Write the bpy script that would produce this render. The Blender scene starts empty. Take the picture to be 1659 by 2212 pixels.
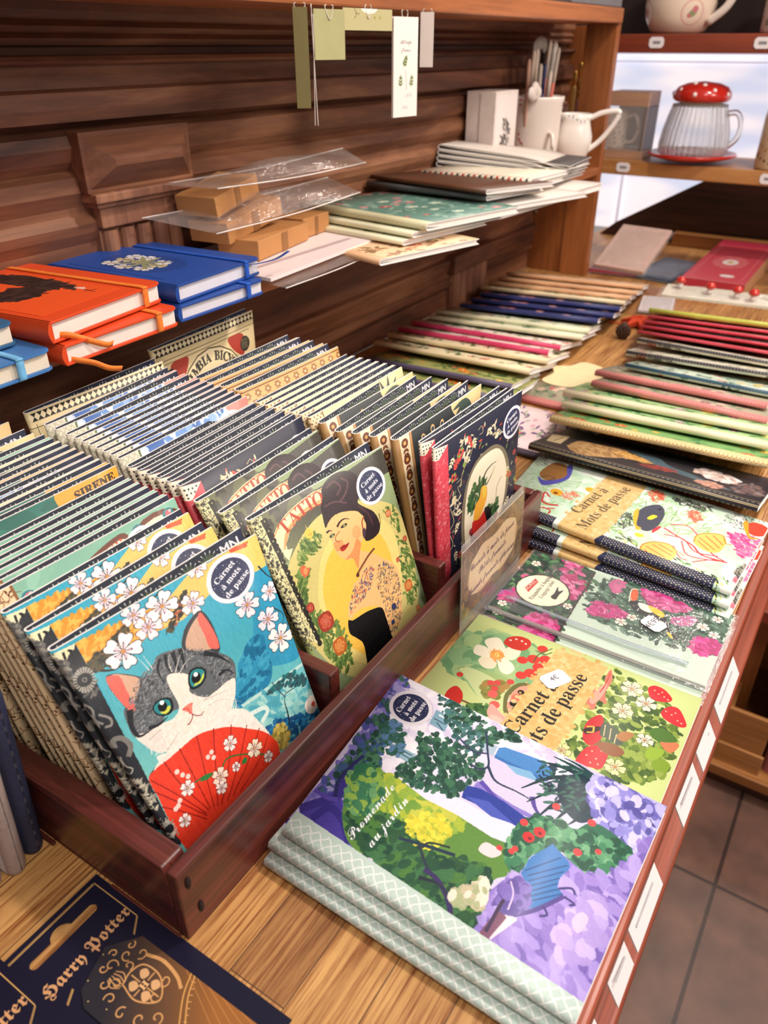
import bpy, bmesh, math, random
import numpy as np
from mathutils import Vector, Matrix

sc = bpy.context.scene
C = sc.collection
# ---------------------------------------------------------------- camera, world, lights, exposure
# metres; the table top is z = 0, the aisle edge of the table runs along +y at x = -0.03
PITCH, YAW = math.radians(31.175), math.radians(32.838)
cam_d = bpy.data.cameras.new('camera')
cam_d.sensor_fit = 'VERTICAL'; cam_d.sensor_height = 36.0
cam_d.lens = 36.0*1671.0/2212.0
cam_d.dof.use_dof = True; cam_d.dof.focus_distance = 0.68; cam_d.dof.aperture_fstop = 7.5
cam_d.clip_start = 0.02
cam = bpy.data.objects.new('camera', cam_d); C.objects.link(cam)
cam.location = (0, 0, 0.5)
cam.rotation_euler = (math.radians(90)-PITCH, 0, YAW)
sc.camera = cam
sc.view_settings.view_transform = 'Standard'; sc.view_settings.look = 'None'
sc.view_settings.exposure = -0.09; sc.view_settings.gamma = 1.0; sc.view_settings.use_curve_mapping = False
w = bpy.data.worlds.new('world'); sc.world = w; w.use_nodes = True
w.node_tree.nodes['Background'].inputs[0].default_value = (1.0, .90, .84, 1)
w.node_tree.nodes['Background'].inputs[1].default_value = 0.36
def area(name, loc, target, size, power, col):
    d = bpy.data.lights.new(name, 'AREA'); d.shape = 'DISK'; d.size = size; d.energy = power; d.color = col
    o = bpy.data.objects.new(name, d); C.objects.link(o); o.location = loc
    o.rotation_euler = (Vector(target)-Vector(loc)).to_track_quat('-Z', 'Y').to_euler()
    return o
area('ceiling_spot_over_table', (0.35, 1.35, 1.75), (-.35, .45, 0), .16, 25, (1, .89, .79))
area('ceiling_spot_over_aisle', (0.75, -.15, 1.8), (-.35, .6, 0), .5, 18, (1, .90, .81))
area('ceiling_spot_back', (0.1, 2.6, 1.7), (-.5, 1.5, 0), .3, 20, (1, .87, .76))
area('aisle_wall_fill', (1.3, 1.0, 1.3), (-.8, .9, .3), .7, 20, (1, .88, .80))  # added fill light that brightens the panelled wall, not a real fitting
# ---------------------------------------------------------------- painter
# All printed artwork is painted here as flat colour shapes in millimetres on the sheet
# (origin at the sheet's top-left corner) and used as the print of that sheet.
def rgb(c):
    if isinstance(c, str):
        c = c.lstrip('#')
        return np.array([int(c[i:i+2], 16) / 255 for i in (0, 2, 4)], np.float32)
    return np.array(c, np.float32)

def spline(pts, closed=False, n=6):
    P = np.array(pts, float)
    if len(P) < 3: return P
    if closed: Q = np.vstack([P[-1], P, P[0], P[1]])
    else: Q = np.vstack([2*P[0]-P[1], P, 2*P[-1]-P[-2]])
    t = np.linspace(0, 1, n, endpoint=False)[:, None]
    out = []
    for i in range(1, len(Q) - 2):
        a, b, c, d = Q[i-1], Q[i], Q[i+1], Q[i+2]
        out.append(0.5*((2*b)+(c-a)*t+(2*a-5*b+4*c-d)*t*t+(3*b-a-3*c+d)*t**3))
    out = np.vstack(out)
    return out if closed else np.vstack([out, P[-1]])

BOLD_SERIF = {}
for i in range(26):
    BOLD_SERIF[chr(65+i)] = chr(0x1D400+i); BOLD_SERIF[chr(97+i)] = chr(0x1D41A+i)
for i in range(10): BOLD_SERIF[chr(48+i)] = chr(0x1D7CE+i)
SCRIPT = {}; FRAK = {}
for i in range(26):
    SCRIPT[chr(65+i)] = chr(0x1D4D0+i); SCRIPT[chr(97+i)] = chr(0x1D4EA+i)
    FRAK[chr(65+i)] = chr(0x1D56C+i); FRAK[chr(97+i)] = chr(0x1D586+i)
FONTS = {'serif': BOLD_SERIF, 'script': SCRIPT, 'frak': FRAK, 'sans': {}}
_tc = {}
def text_tris(s, font='serif'):
    """triangles (n,3,2) of a string, 1 unit = font size"""
    k = (s, font)
    if k in _tc: return _tc[k]
    m = FONTS[font]
    cu = bpy.data.curves.new('t', 'FONT'); cu.resolution_u = 3
    cu.body = ''.join(m.get(ch, ch) for ch in s.replace('à', 'a').replace('É', 'E'))
    ob = bpy.data.objects.new('t', cu); bpy.context.scene.collection.objects.link(ob)
    dg = bpy.context.evaluated_depsgraph_get(); dg.update()
    ev = ob.evaluated_get(dg); me = ev.to_mesh(); me.calc_loop_triangles()
    co = np.array([v.co[:2] for v in me.vertices]) if len(me.vertices) else np.zeros((0, 2))
    tr = [co[list(t.vertices)] for t in me.loop_triangles]
    ev.to_mesh_clear(); bpy.data.objects.remove(ob); bpy.data.curves.remove(cu)
    tr = np.array(tr) if tr else np.zeros((0, 3, 2))
    if 'à' in s:
        pre = s[:s.index('à')]
        w = (text_tris(pre + 'a', font)[..., 0].max()) - 0.27
        tr = np.vstack([tr, [[[w-.07, .70], [w+.03, .70], [w+.16, .54]], [[w-.07, .70], [w+.16, .54], [w+.10, .54]]]])
    _tc[k] = tr
    return tr

class Sheet:
    def __init__(s, w, h, ppm=5.0, base='#ffffff'):
        s.w, s.h, s.k = w, h, ppm
        s.a = np.empty((int(h*ppm), int(w*ppm), 3), np.float32); s.a[:] = rgb(base)
        s.rs = np.random.RandomState(7)
    def mask(s, polys, edges=None):
        H, W = s.a.shape[:2]
        if edges is None:
            P0 = np.vstack([np.asarray(p, float) for p in polys]); P1 = np.vstack([np.roll(np.asarray(p, float), -1, 0) for p in polys])
        else: P0, P1 = edges
        P0 = P0*s.k; P1 = P1*s.k
        y0 = max(0, int(P0[:, 1].min())-1); y1 = min(H, int(P0[:, 1].max())+2)
        x0 = max(0, int(P0[:, 0].min())-1); x1 = min(W, int(P0[:, 0].max())+2)
        if y1 <= y0 or x1 <= x0: return None
        m = np.zeros((y1-y0, x1-x0+1), np.int32)
        for (ax, ay), (bx, by) in zip(P0, P1):
            if ay == by: continue
            if ay > by: ax, ay, bx, by = bx, by, ax, ay
            r0 = max(y0, int(math.ceil(ay-.5))); r1 = min(y1, int(math.ceil(by-.5)))
            if r1 <= r0: continue
            r = np.arange(r0, r1)
            x = ax+(r+.5-ay)*(bx-ax)/(by-ay)
            c = np.clip(np.ceil(x-.5).astype(int)-x0, 0, x1-x0)
            np.add.at(m, (r-y0, c), 1)
        m = (np.cumsum(m, 1)[:, :-1] & 1).astype(bool)
        return y0, y1, x0, x1, m
    def put(s, mk, c, a=1.0):
        if mk is None: return
        y0, y1, x0, x1, m = mk
        v = s.a[y0:y1, x0:x1]
        v[m] = v[m]*(1-a)+rgb(c)*a
    def poly(s, pts, c, a=1.0): s.put(s.mask([pts]), c, a)
    def blob(s, pts, c, a=1.0, n=6): s.poly(spline(pts, True, n), c, a)
    def ell(s, x, y, rx, ry=None, c='#000000', ang=0, a=1.0, n=20):
        ry = ry or rx
        t = np.arange(n)*2*math.pi/n; ca, sa = math.cos(ang), math.sin(ang)
        X = np.cos(t)*rx; Y = np.sin(t)*ry
        s.poly(np.stack([x+X*ca-Y*sa, y+X*sa+Y*ca], 1), c, a)
    def line(s, pts, c, w=.5, smooth=True, a=1.0, taper=False):
        P = spline(pts) if smooth and len(pts) > 2 else np.array(pts, float)
        d = np.gradient(P, axis=0) if len(P) > 2 else np.array([P[1]-P[0]]*2)
        n = np.stack([-d[:, 1], d[:, 0]], 1); n /= (np.linalg.norm(n, axis=1)[:, None]+1e-9)
        ww = np.full(len(P), w/2)
        if taper: ww = ww*np.linspace(1, .15, len(P))
        L = P+n*ww[:, None]; R = P-n*ww[:, None]
        s.poly(np.vstack([L, R[::-1]]), c, a)
    def grad(s, pts, c0, c1, p0, p1, smooth=True):
        mk = s.mask([spline(pts, True) if smooth else pts])
        if mk is None: return
        y0, y1, x0, x1, m = mk
        yy, xx = np.mgrid[y0:y1, x0:x1]/s.k
        d = np.array(p1, float)-np.array(p0, float)
        t = np.clip(((xx-p0[0])*d[0]+(yy-p0[1])*d[1])/(d@d), 0, 1)[..., None]
        v = s.a[y0:y1, x0:x1]; g = rgb(c0)*(1-t)+rgb(c1)*t
        v[m] = g[m]
    def dabs(s, pts, n, cols, size, el=2.0, ang=0.0, spread=.6, seed=1, smooth=True):
        """n brush dabs inside the outline"""
        P = spline(pts, True) if smooth else np.array(pts, float)
        mk = s.mask([P])
        if mk is None: return
        y0, y1, x0, x1, m = mk
        ys, xs = np.nonzero(m)
        if len(ys) == 0: return
        rs = np.random.RandomState(seed)
        ii = rs.randint(0, len(ys), n)
        for i in ii:
            z = size*rs.uniform(.6, 1.4)
            s.ell((xs[i]+x0)/s.k, (ys[i]+y0)/s.k, z*el/2, z/2, cols[rs.randint(len(cols))], ang+rs.normal()*spread, .9, 8)
    def blossom(s, x, y, r, ang=0, c='#f4e4e6', ink='#2a2a30', pink='#d98aa8', core='#c98a4a'):
        for i in range(5):
            t = ang+i*2*math.pi/5
            def q(rr, aa): return (x+rr*math.cos(t+aa), y+rr*math.sin(t+aa))
            pet = [q(.06*r, 0), q(.5*r, -.6), q(.9*r, -.46), q(1.0*r, -.2), q(.9*r, 0), q(1.0*r, .2), q(.9*r, .46), q(.5*r, .6)]
            s.blob(pet, ink, .75, 4)
            pet = [q(.08*r, 0), q(.5*r, -.54), q(.86*r, -.42), q(.95*r, -.2), q(.86*r, 0), q(.95*r, .2), q(.86*r, .42), q(.5*r, .54)]
            s.blob(pet, c, 1, 4)
            s.blob([q(.1*r, 0), q(.35*r, -.3), q(.5*r, 0), q(.35*r, .3)], pink, .35, 4)
        for i in range(9):
            t = ang+i*.7
            s.line([(x, y), (x+.42*r*math.cos(t), y+.42*r*math.sin(t))], ink, max(.22, .03*r), False)
            s.ell(x+.44*r*math.cos(t), y+.44*r*math.sin(t), max(.25, .045*r), c=ink, n=6)
        s.ell(x, y, .12*r, c=core, n=8)
    def rose(s, x, y, r, c='#df6b45', dark='#a63f2a', ang=0):
        c = rgb(c); d = rgb(dark); r = r*.72
        s.blob([(x+r*(1+.12*(i % 2))*math.cos(ang+i*.785), y+r*(1+.12*(i % 2))*math.sin(ang+i*.785)) for i in range(8)], d)
        for k, rr in enumerate((.92, .72, .52, .34, .18)):
            for i in range(5):
                t = ang+k*.7+i*2*math.pi/5
                s.ell(x+rr*r*.45*math.cos(t), y+rr*r*.45*math.sin(t), rr*r*.56, rr*r*.46, d*.9, t+1.57)
                s.ell(x+rr*r*.42*math.cos(t), y+rr*r*.42*math.sin(t), rr*r*.5, rr*r*.4, c*(1-.06*k)+.03*k, t+1.57)
    def leaf(s, x, y, L, ang, c='#4d7a3c', w=.4, vein='#2c4a28'):
        ca, sa = math.cos(ang), math.sin(ang)
        q = lambda u, v: (x+u*ca-v*sa, y+u*sa+v*ca)
        s.blob([q(0, 0), q(.35*L, -w*L/2), q(.75*L, -w*L*.35), q(L, 0), q(.75*L, w*L*.35), q(.35*L, w*L/2)], c, 1, 4)
        if vein: s.line([q(0, 0), q(.9*L, 0)], vein, max(.2, L*.03), False)
    def sprig(s, x, y, L, ang, c, n=5, w=.38):
        ca, sa = math.cos(ang), math.sin(ang)
        s.line([(x, y), (x+L*ca, y+L*sa)], c, .35, False)
        for i in range(n):
            u = L*(i+1)/(n+.3)
            for sg in (-1, 1): s.leaf(x+u*ca, y+u*sa, L*.42*(1.1-.1*i), ang+sg*.85, c, w, None)
        s.leaf(x+L*ca, y+L*sa, L*.4, ang, c, w, None)
    def text(s, string, x, y, size, c, ang=0.0, font='serif', center=True, bold=0.0):
        tr = text_tris(string, font)
        if not len(tr): return
        P = tr.reshape(-1, 2).copy()
        if center: P[:, 0] -= (P[:, 0].min()+P[:, 0].max())/2
        P *= size; P[:, 1] *= -1
        ca, sa = math.cos(ang), math.sin(ang)
        Q = np.stack([x+P[:, 0]*ca-P[:, 1]*sa, y+P[:, 0]*sa+P[:, 1]*ca], 1).reshape(-1, 3, 2)
        E0 = Q.reshape(-1, 2); E1 = np.roll(Q, -1, 1).reshape(-1, 2)
        s.put(s.mask(None, (E0, E1)), c)
        for dx, dy in ((bold, 0), (-bold, 0), (0, bold), (0, -bold)) if bold else ():
            o = np.array([dx, dy]); s.put(s.mask(None, (E0+o, E1+o)), c)
    def ticket(s, x, y, r=19.0, ang=0.0, navy='#2d3354'):
        """round navy sticker: Carnet a mots de passe"""
        s.ell(x+.3, y+.5, r, c='#8d8894', n=48, a=.35); s.ell(x, y, r, c='#e4dfe8', n=48); s.ell(x, y, r*.82, c=navy, n=48)  # offset grey disc paints the sticker's shadow into the cover colour
        rs = np.random.RandomState(3)
        for i in range(26):
            t = i*2.4; q = r*(.5+.28*((i*7) % 10)/10)
            s.ell(x+q*math.cos(t), y+q*math.sin(t), .3, c='#dfe0ea', n=6)
        ux, uy = math.cos(ang), math.sin(ang)
        for k, w in enumerate(('Carnet', 'à mots', 'de passe')):
            o = (k-1)*r*.38+r*.11
            s.text(w, x-uy*o, y+ux*o, r*.36, '#f2eff2', ang, bold=.05)
    def noise(s, amt=.03, sx=60, sy=3, seed=2):
        """fibre or canvas grain over the whole sheet"""
        H, W = s.a.shape[:2]; rs = np.random.RandomState(seed)
        g = rs.normal(size=(max(2, H//sy), max(2, W//sx)))
        yi = (np.arange(H)*g.shape[0]//H); xi = (np.arange(W)*g.shape[1]//W)
        s.a += (g[yi][:, xi]*amt)[..., None]
    def tile(s, step, fn, region=None):
        j = 0; y = 0
        while y < s.h+step:
            x = (step/2 if j % 2 else 0)
            while x < s.w+step:
                fn(x, y); x += step
            y += step*.5; j += 1
    def image(s, name):
        H, W = s.a.shape[:2]
        im = bpy.data.images.new(name, W, H)
        px = np.ones((H, W, 4), np.float32); px[..., :3] = np.clip(s.a[::-1], 0, 1)
        im.pixels.foreach_set(px.ravel()); im.update(); im.pack()
        return im

def draw(sh, script):
    """paints a list of drawing lines onto a sheet; numbers are millimetres"""
    for ln in script.strip().splitlines():
        t = ln.split('|')
        op = t[0]; c = t[1]
        pts = [tuple(float(v) for v in p.split(',')) for p in t[-1].split()]
        if op == 'S': sh.blob(pts, c)
        elif op == 'P': sh.poly(pts, c)
        elif op == 'L': sh.line(pts, c, float(t[2]))
        elif op == 'K': sh.line(pts, c, float(t[2]), taper=True)
        elif op == 'l': sh.line(pts, c, float(t[2]), smooth=False)
        elif op == 'C':
            for p in pts: sh.ell(p[0], p[1], float(t[2]), c=c)
        elif op == 'B':
            for i, p in enumerate(pts): sh.blossom(p[0], p[1], float(t[2]), i*1.3+.3, c)
        elif op == 'R':
            for i, p in enumerate(pts): sh.rose(p[0], p[1], float(t[2]), c, t[3], i)
        elif op == 'G': a, b = c.split('>'); sh.grad(pts[2:], a, b, pts[0], pts[1])
        elif op == 'D':
            n, z, el, ang = (float(v) for v in t[2].split(','))
            sh.dabs(pts, int(n), c.split(','), z, el, ang, seed=len(ln))
        elif op == 'T':
            z = float(t[2]); (x0, y0), (x1, y1) = pts
            sh.text(t[4], (x0+x1)/2, (y0+y1)/2, z, c, math.atan2(y1-y0, x1-x0), t[3])
        elif op == 'O': (x0, y0), (x1, y1) = pts; sh.ticket(x0, y0, float(t[2]), math.atan2(y1-y0, x1-x0))
ART = {}
ART['cat_art'] = (150, 205, 3, '''
G|#3aa3bd>#74bdb9|36.8,12.7 4.3,107.5 15.8,-0.4 53.1,4.7 158.4,12.1 182.7,160.8 103.9,215.2 4,176.7 3.5,157.2 15.8,-0.4
S|#2f93b8|140.6,24.8 151,27 149.7,54.5 151.4,77.6 149.4,110.1 117.6,94.7 122,65.8
P|#f3a63c|14.2,2.4 24.8,4.1 52.2,6.5 76.4,10.4 89.6,9.9 89.6,21.4 77.4,24.8 67.8,26.8 55.4,24.3 46.4,26.7 37.8,24.2 26.8,21.6 18.6,23.2 13.1,22.3
P|#ecc069|73.8,10.1 94.3,1 151.3,-0.4 151.8,7.9 149.4,26.3 128.9,26 109.4,20.1 92.2,25.4 78.6,28.1 68,26.3 57.4,20.6
D|#d8902c,#f8b652|160,5,.5,1.0|19.4,4.1 51.7,7.5 73.3,11.1 57.4,20.6 33,19.8 15.9,20.1
S|#1f7ca5|86,103.7 101.8,83.4 111.7,73.1 121.4,70.9 127.2,75.3 125.5,87 124,102.6 114.8,112.8 97.8,110.5 87,112.8
D|#15678f,#2c8fb5,#3d9fc0|150,7,.5,1.2|88.5,102.4 106.1,78.6 122,73.6 120.9,100.4 98.1,109.9
P|#b8d8d2|88.9,111 151,116.6 152.1,119.2 90.3,113.8
P|#6fb9bf|90.3,113.8 152.1,119.2 151.9,156.7 107.9,157.9 96.2,138
D|#8cc9c6,#5dadb9,#a8d6d0,#4aa0b2|120,14,.3,-.6|91.8,118.5 147.1,124.6 149.5,150.8 116.3,150 96.8,136.8
L|#d3e6df|3.5|98,134.3 106.2,130.4 104.4,125.5 92,122.1
D|#1d5f94,#2f7fae,#184a7a|160,4,1.2,0|98.6,145.7 105.4,140.6 121.4,148.8 145.5,159.3 144.9,168.8 111.4,164.9
D|#b9a04d,#d2ba62,#8f7d35|110,3.5,1,0|101.6,148.4 113.1,147.3 115.6,160.9 107.8,167.4 100.8,158.9
K|#22303a|1.6|118.8,154.2 121.7,143.4 123.1,133.5 127.8,126.3
L|#22303a|.7|124.9,131.3 120.4,118.8 119.1,112.6
L|#22303a|.7|126.5,128.9 137.4,130.1 145.2,128.7
L|#22303a|.6|128.1,124.7 134.9,121 138.5,118.3
D|#2c4750,#1f6d70,#33565c|120,2.5,1.6,-.2|110.2,117.9 123.8,116.2 139.1,117 148.8,131.4 142.6,134.1 129,123.7
C|#f2e3d8|7.5|145,154
C|#d8573f|2.2|146.5,154.6
K|#262626|3.2|13.6,20.8 19.4,17.8 26.6,16.8 37.3,11.8 45.1,10.7 53.6,8.5
K|#2b2b26|2.4|13.6,21.4 19.1,28.4 28.4,32.6 44.6,30
K|#2b2b26|2.2|88,10.2 81.5,16.9 73,22.2 64.1,31
K|#2b2b26|1.6|64.4,5.1 73,1.3 83.5,-3
D|#33352b,#4a4a33,#2a2a26,#5a4c33|130,2.6,1.4,0|12.5,22.4 18,14.5 25.3,17.1 40.5,10.3 48.8,12.9 29.3,22.2 32.6,29.3 17.5,27.2
D|#33352b,#4a4a33,#2a2a26,#b0583a|60,2.4,1.3,0|64.6,30.1 75.1,20.9 88,10.2 89.3,13.4 76.4,26.8 65.7,33.3
K|#26323a|1.4|143.2,23.3 147.6,34 155,43.7
K|#26323a|1.0|142.9,59.9 148.7,69.6 143.9,79.5
B|#f0e0e4|8.8|52.2,6.5
B|#efdce2|10|56.9,19.2
B|#f3e8e8|11.9|70.6,11.5
B|#f3e8ea|7.8|102.3,-0.1
B|#efdde4|9.2|89.6,21.4
B|#f3e6e8|13.3|35.7,24.6
B|#f1e0e6|10.7|124.8,45.8
B|#f1e2e8|8.4|145,46.6
B|#f1e0e8|10|135.9,65.8
B|#f4ece9|12.1|139.7,85.8
S|#5f6468|89.3,62.6 98.1,76.2 95.6,88.4 88.4,99 79.8,105.1 68.8,102.5 59.5,88.4 52.4,84.1 39.4,80.6 31.2,85.3 19.1,87.4 14.6,78.8 15.1,70.8 17.5,60.5 25.4,56.2 34.6,48.7 45.7,47.6 52.1,40.8 63.4,43.1 74.1,48.2
S|#3b3d42|69.7,46.6 75.3,36.7 83.2,30.8 91.2,28.8 94.4,33.4 95.6,43.7 94.1,61.4 88.1,64.8 76.1,56.5
S|#caa48c|72.2,47.6 78.9,37.6 89.6,31.9 91.8,41.4 89.7,58.5 79.8,55.5
S|#ee6a5d|91.3,30.2 93.4,36.9 94.8,51.7 93,61.9 86.9,57.4 87.4,47 87.4,34.7
S|#4c4d50|19.2,33.3 26.5,36.2 36.2,45.7 42.8,55.6 36.6,59.7 24.4,67.7 20.6,65.2 18.8,54.8 17.4,42
S|#d0a68c|22.2,35.3 29.4,39.6 35.8,47.6 31.5,54.4 23.8,61.7 21.5,54.4
S|#ec695c|18.8,34.1 25,36.6 26.2,41.1 25.3,49.5 25.2,61.5 22,65 19.5,58.1 17.7,43.5
D|#8f9294,#4c4f54,#6c6f73,#3a3c41,#9a9c9e,#5f6468|1300,3.2,.16,1.1|34.6,48.7 51.3,42.2 64.2,44.4 74.8,50 88.7,63.7 96.9,78.5 91.9,92 80.7,92.9 77.5,66.2 52.1,56.4 48.8,73.7 27.5,81.9 17.1,81.2 18.3,62.5
S|#f0e3d6|51.1,58.4 55.8,57.7 63.3,63.2 65.6,69.2 60.6,77.2 68,87.6 75.7,89.1 86.7,88.1 93.7,90.2 87.9,101.9 81.2,109.6 90.4,115.6 96.6,133 98.8,149.6 75.7,139.2 27.9,116.3 19.7,101.7 27.5,103.1 18.4,91.3 15.4,79.6 24.1,83.2 32.3,83.2 42.3,86.1 49.2,81.4 49.9,68.8
S|#e3d9d0|17.5,83 30.7,86.3 29.1,100 24.1,101.4 18.8,93.1
S|#efe6dc|67.1,105.9 83.1,109.5 92,122.1 95.5,139.3 67.9,118.1
K|#22242a|3.4|62.9,44.1 61.1,53.1 61.1,61.6
K|#22242a|2.6|57.9,42.8 55.3,50.4 55.8,57.7
K|#22242a|3.2|68,45.5 66.5,54.2 64.9,61.5
K|#22242a|2.4|53.3,43.6 48.7,49.7 48,58.9
K|#26282d|4|81.3,58.7 89.1,66.2 95.6,77.5
K|#26282d|4.5|21,62.1 16.8,72.3 17.1,81.2 24.1,83.2
K|#26282d|3|25.1,81.2 32.3,83.2 39.8,82.4
K|#26282d|2.4|83.9,79.8 90.7,80.2 94.8,86.3
D|#f4ece4,#e4dad0,#faf2ea,#dacfc4|420,4.5,.1,1.0|18.4,91.3 34,90.8 48.7,82.5 60.6,80.2 75.1,90.2 89.4,93.4 86.6,117.5 96.2,138 63.6,112.7 30.7,111 20.3,100.7
K|#efe6dc|.5|43.8,46.2 42.1,37.1 39.8,31.8
K|#efe6dc|.5|46.2,46.6 45.4,38.2 45,34
K|#f2e9de|.6|56.3,56.7 57.4,49.2 61,43.6
K|#f2e9de|.6|58.2,58.7 62.7,52.9 68.1,48.3
K|#f2e9de|.6|60,60.8 66.5,57 72.1,55.2
S|#17191d|34,70.2 40.2,68.2 46.8,72.1 46.4,78.3 42.4,81.7 36.9,79.9 33.6,75.6
S|#2b8a8f|34.7,70.8 40.3,69.4 45.4,72.4 44.7,77.7 41.4,80 37.4,78.9 34.6,75.7
S|#cfd24e|36.5,76.6 39.7,80.1 43.9,78.5 43.8,76.2 40,76.7
S|#0f1114|36.8,72.6 39.7,70.6 42.9,72.5 42.6,75.9 39.8,77.7 36.9,75.8
C|#ffffff|1.6|40.7,71.4
S|#17191d|62.8,70 66.6,64.2 72.7,64.5 77.3,69.7 75.4,75 69.6,78.2 63.7,77.4 62,74.6
S|#2b8a8f|64.2,69.7 67.5,65.5 72.5,65.8 75.9,69.8 74.2,74.1 69.6,76.7 65.1,76.2 63.4,74.2
S|#cfd24e|64.8,75.2 69.9,76.2 73.9,74 75,71 71,74 67.2,74.1
S|#0f1114|65.9,69.4 68.7,67.1 71.8,68.4 72.1,71.9 69.9,74.6 66.3,73.9 65.2,71.9
C|#ffffff|1.7|69.7,68.8
S|#e77f6e|50.1,84.9 54,83.9 58.9,85.1 57.2,87.3 54.8,91.4 52.5,88.4
L|#8b3b38|.7|54.8,91.4 53.6,94.3 49.8,96.4 47.9,96.3
L|#8b3b38|.6|54.7,92.1 56.8,95.2 60,96.9 62.5,95.9
L|#c94b44|.7|50.1,84.9 53.5,86.5 53.2,90 54.8,91.4
K|#9a948c|.4|21.4,88.1 33.1,87 39.7,88.3
K|#c8c2ba|.4|21.1,93.9 32,91.9 42.2,92
K|#8f8a84|.4|28,102.1 37.3,98.4 44.2,93.8
K|#b0aaa2|.4|66.4,94.1 78.4,97.5 90.8,109.1
K|#8f8a84|.4|65.8,88.9 80.7,92.9 94.7,97.4
K|#a8a29a|.4|67.5,88.7 79.3,88.7 93.6,88.6
S|#36383d|8.8,109.2 17.6,105.8 24,104.3 19.4,107.6 15.4,109.8 18.3,109.7 11.2,115
S|#e5ddd4|13.6,108 24,104.3 33.9,107.8 27.1,112.2 19,113.6
S|#e23c26|8.3,110.2 15,107.9 23.5,107.9 35.5,107.7 49.7,107.4 63.6,112.7 75.7,120.4 88.5,133.1 96.4,141.8 101.5,153 101.8,163.7 88.3,198.3 16.7,183.9 3.8,159.4 5.5,141.9 7.2,125.2
L|#9b2016|.9|8.9,111.7 18.9,133.4 29.3,159.5
L|#9b2016|.9|7.1,120.2 16.7,137.7 28.7,160.7
L|#9b2016|.9|6.2,132.5 16.7,146.5 27.5,163
L|#9b2016|.9|22.3,107.4 24.3,129.1 31.6,158.5
L|#9b2016|.9|35.5,107 34.8,126.8 33.2,158.5
L|#9b2016|.9|49.9,107.6 43.4,132.2 36,159.9
L|#9b2016|.9|63,111.3 50.1,139 38.8,161.2
L|#9b2016|.9|75.9,118.5 61.4,141.5 41.6,162.6
L|#9b2016|.9|86.3,127.6 67.6,147.6 46.3,164
L|#9b2016|.9|94.7,136.8 75.3,151.5 51.7,164.3
L|#9b2016|.8|99.4,146.4 82.1,158.2 58.4,166
L|#2f6a33|1.1|33,135 42.8,136.7 52.5,141.4 61.4,137.9 73.2,144 88.8,157.1
S|#2f7a3c|36.7,137.2 41.7,135.6 46.7,139 42.7,140.1
S|#2f7a3c|69.5,149.5 72.7,147.1 75,149 72.4,151.5
B|#f5e4dc|6.2|68.7,130
B|#f2dfc4|7.3|83.8,147.2
B|#f5e6e0|4.8|91,161.2
B|#f4dcc8|7|50.7,144.9
B|#f6e8e2|5|47.6,152.5
B|#f6e6e2|5.9|26.9,134.5
B|#f6e6e2|5|14.1,151.4
B|#f6e6e2|3.9|64.5,148.2
C|#f2d2c8|1.8|53.7,125.3 49.7,126.5 53.1,129.8 28.4,124.2 26.2,119.5 31.1,127.9 18.2,137.7 15.6,139.9 13,140.4
P|#25282e|14,2.8 1.1,1.5 -2,5.4 -8.9,85.9 0.3,160.4 4.7,160.6 4,156.1 8.8,96.8
P|#e6e0b8|1.1,1.5 14,2.8 11.8,5.9 7.5,7.4 4.9,10.1 -1.5,7.9
L|#1c1d20|1.6|5.5,3.9 4.5,9.3
L|#1c1d20|1.4|8.1,4.5 10.6,6.2
L|#1c1d20|1.2|9.6,4.4 8.8,7.7
D|#6a6763,#4a4a4a,#8a857c|60,2.4,1.2,.8|-1.5,7.9 4.5,11 2.2,24.2 -2.2,26.7
D|#77746f,#5c5a58|40,3,.5,.6|-1.1,22.9 5.6,19.8 12.5,22.4 13.5,31.5 9.6,39.6 3.1,39.4 -2.5,33.6
K|#a8a399|1.5|13,31.5 9.5,28.9
K|#a8a399|1.5|11.6,33.4 9,29.6
K|#a8a399|1.5|9.8,34.8 8.3,30.2
K|#a8a399|1.5|7.9,35.7 7.6,30.5
K|#a8a399|1.5|5.9,35.8 6.9,30.5
K|#a8a399|1.5|4.1,35.3 6.1,30.3
K|#a8a399|1.5|2.6,34.1 5.6,29.9
K|#a8a399|1.5|1.5,32.4 5.2,29.2
K|#a8a399|1.5|0.9,30.2 4.9,28.4
K|#a8a399|1.5|0.8,27.9 4.8,27.5
K|#a8a399|1.5|1.2,25.5 5,26.6
K|#a8a399|1.5|2.1,23.3 5.4,25.8
K|#a8a399|1.5|3.5,21.4 5.9,25
K|#a8a399|1.5|5.2,20 6.6,24.4
K|#a8a399|1.5|7,19.1 7.3,24.1
K|#a8a399|1.5|9,18.9 8,24.1
K|#a8a399|1.5|10.7,19.3 8.7,24.3
K|#a8a399|1.5|12.3,20.5 9.3,24.6
K|#a8a399|1.5|13.4,22.1 9.7,25.3
K|#a8a399|1.5|14.2,24.3 10,26.2
K|#a8a399|1.5|14.3,26.7 10.1,27
K|#a8a399|1.5|13.9,29.2 9.9,28
K|#a8a399|1.5|5.9,152.2 3.7,149.4
K|#a8a399|1.5|4.6,153.8 3.3,149.8
K|#a8a399|1.5|2.9,154.2 2.9,150
K|#a8a399|1.5|1.2,153.4 2.4,149.8
K|#a8a399|1.5|-0.1,151.7 2,149.2
K|#a8a399|1.5|-0.8,149.3 1.8,148.5
K|#a8a399|1.5|-0.9,146.8 1.8,147.9
K|#a8a399|1.5|-0.2,144.5 2,147.3
K|#a8a399|1.5|1.1,142.8 2.4,146.7
K|#a8a399|1.5|2.8,142.4 2.8,146.5
K|#a8a399|1.5|4.5,143.1 3.3,146.7
K|#a8a399|1.5|5.8,144.7 3.7,147.3
K|#a8a399|1.5|6.6,147.1 4,148
K|#a8a399|1.5|6.7,149.8 3.9,148.6
C|#191b1f|4.5|7.5,27.3
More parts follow.
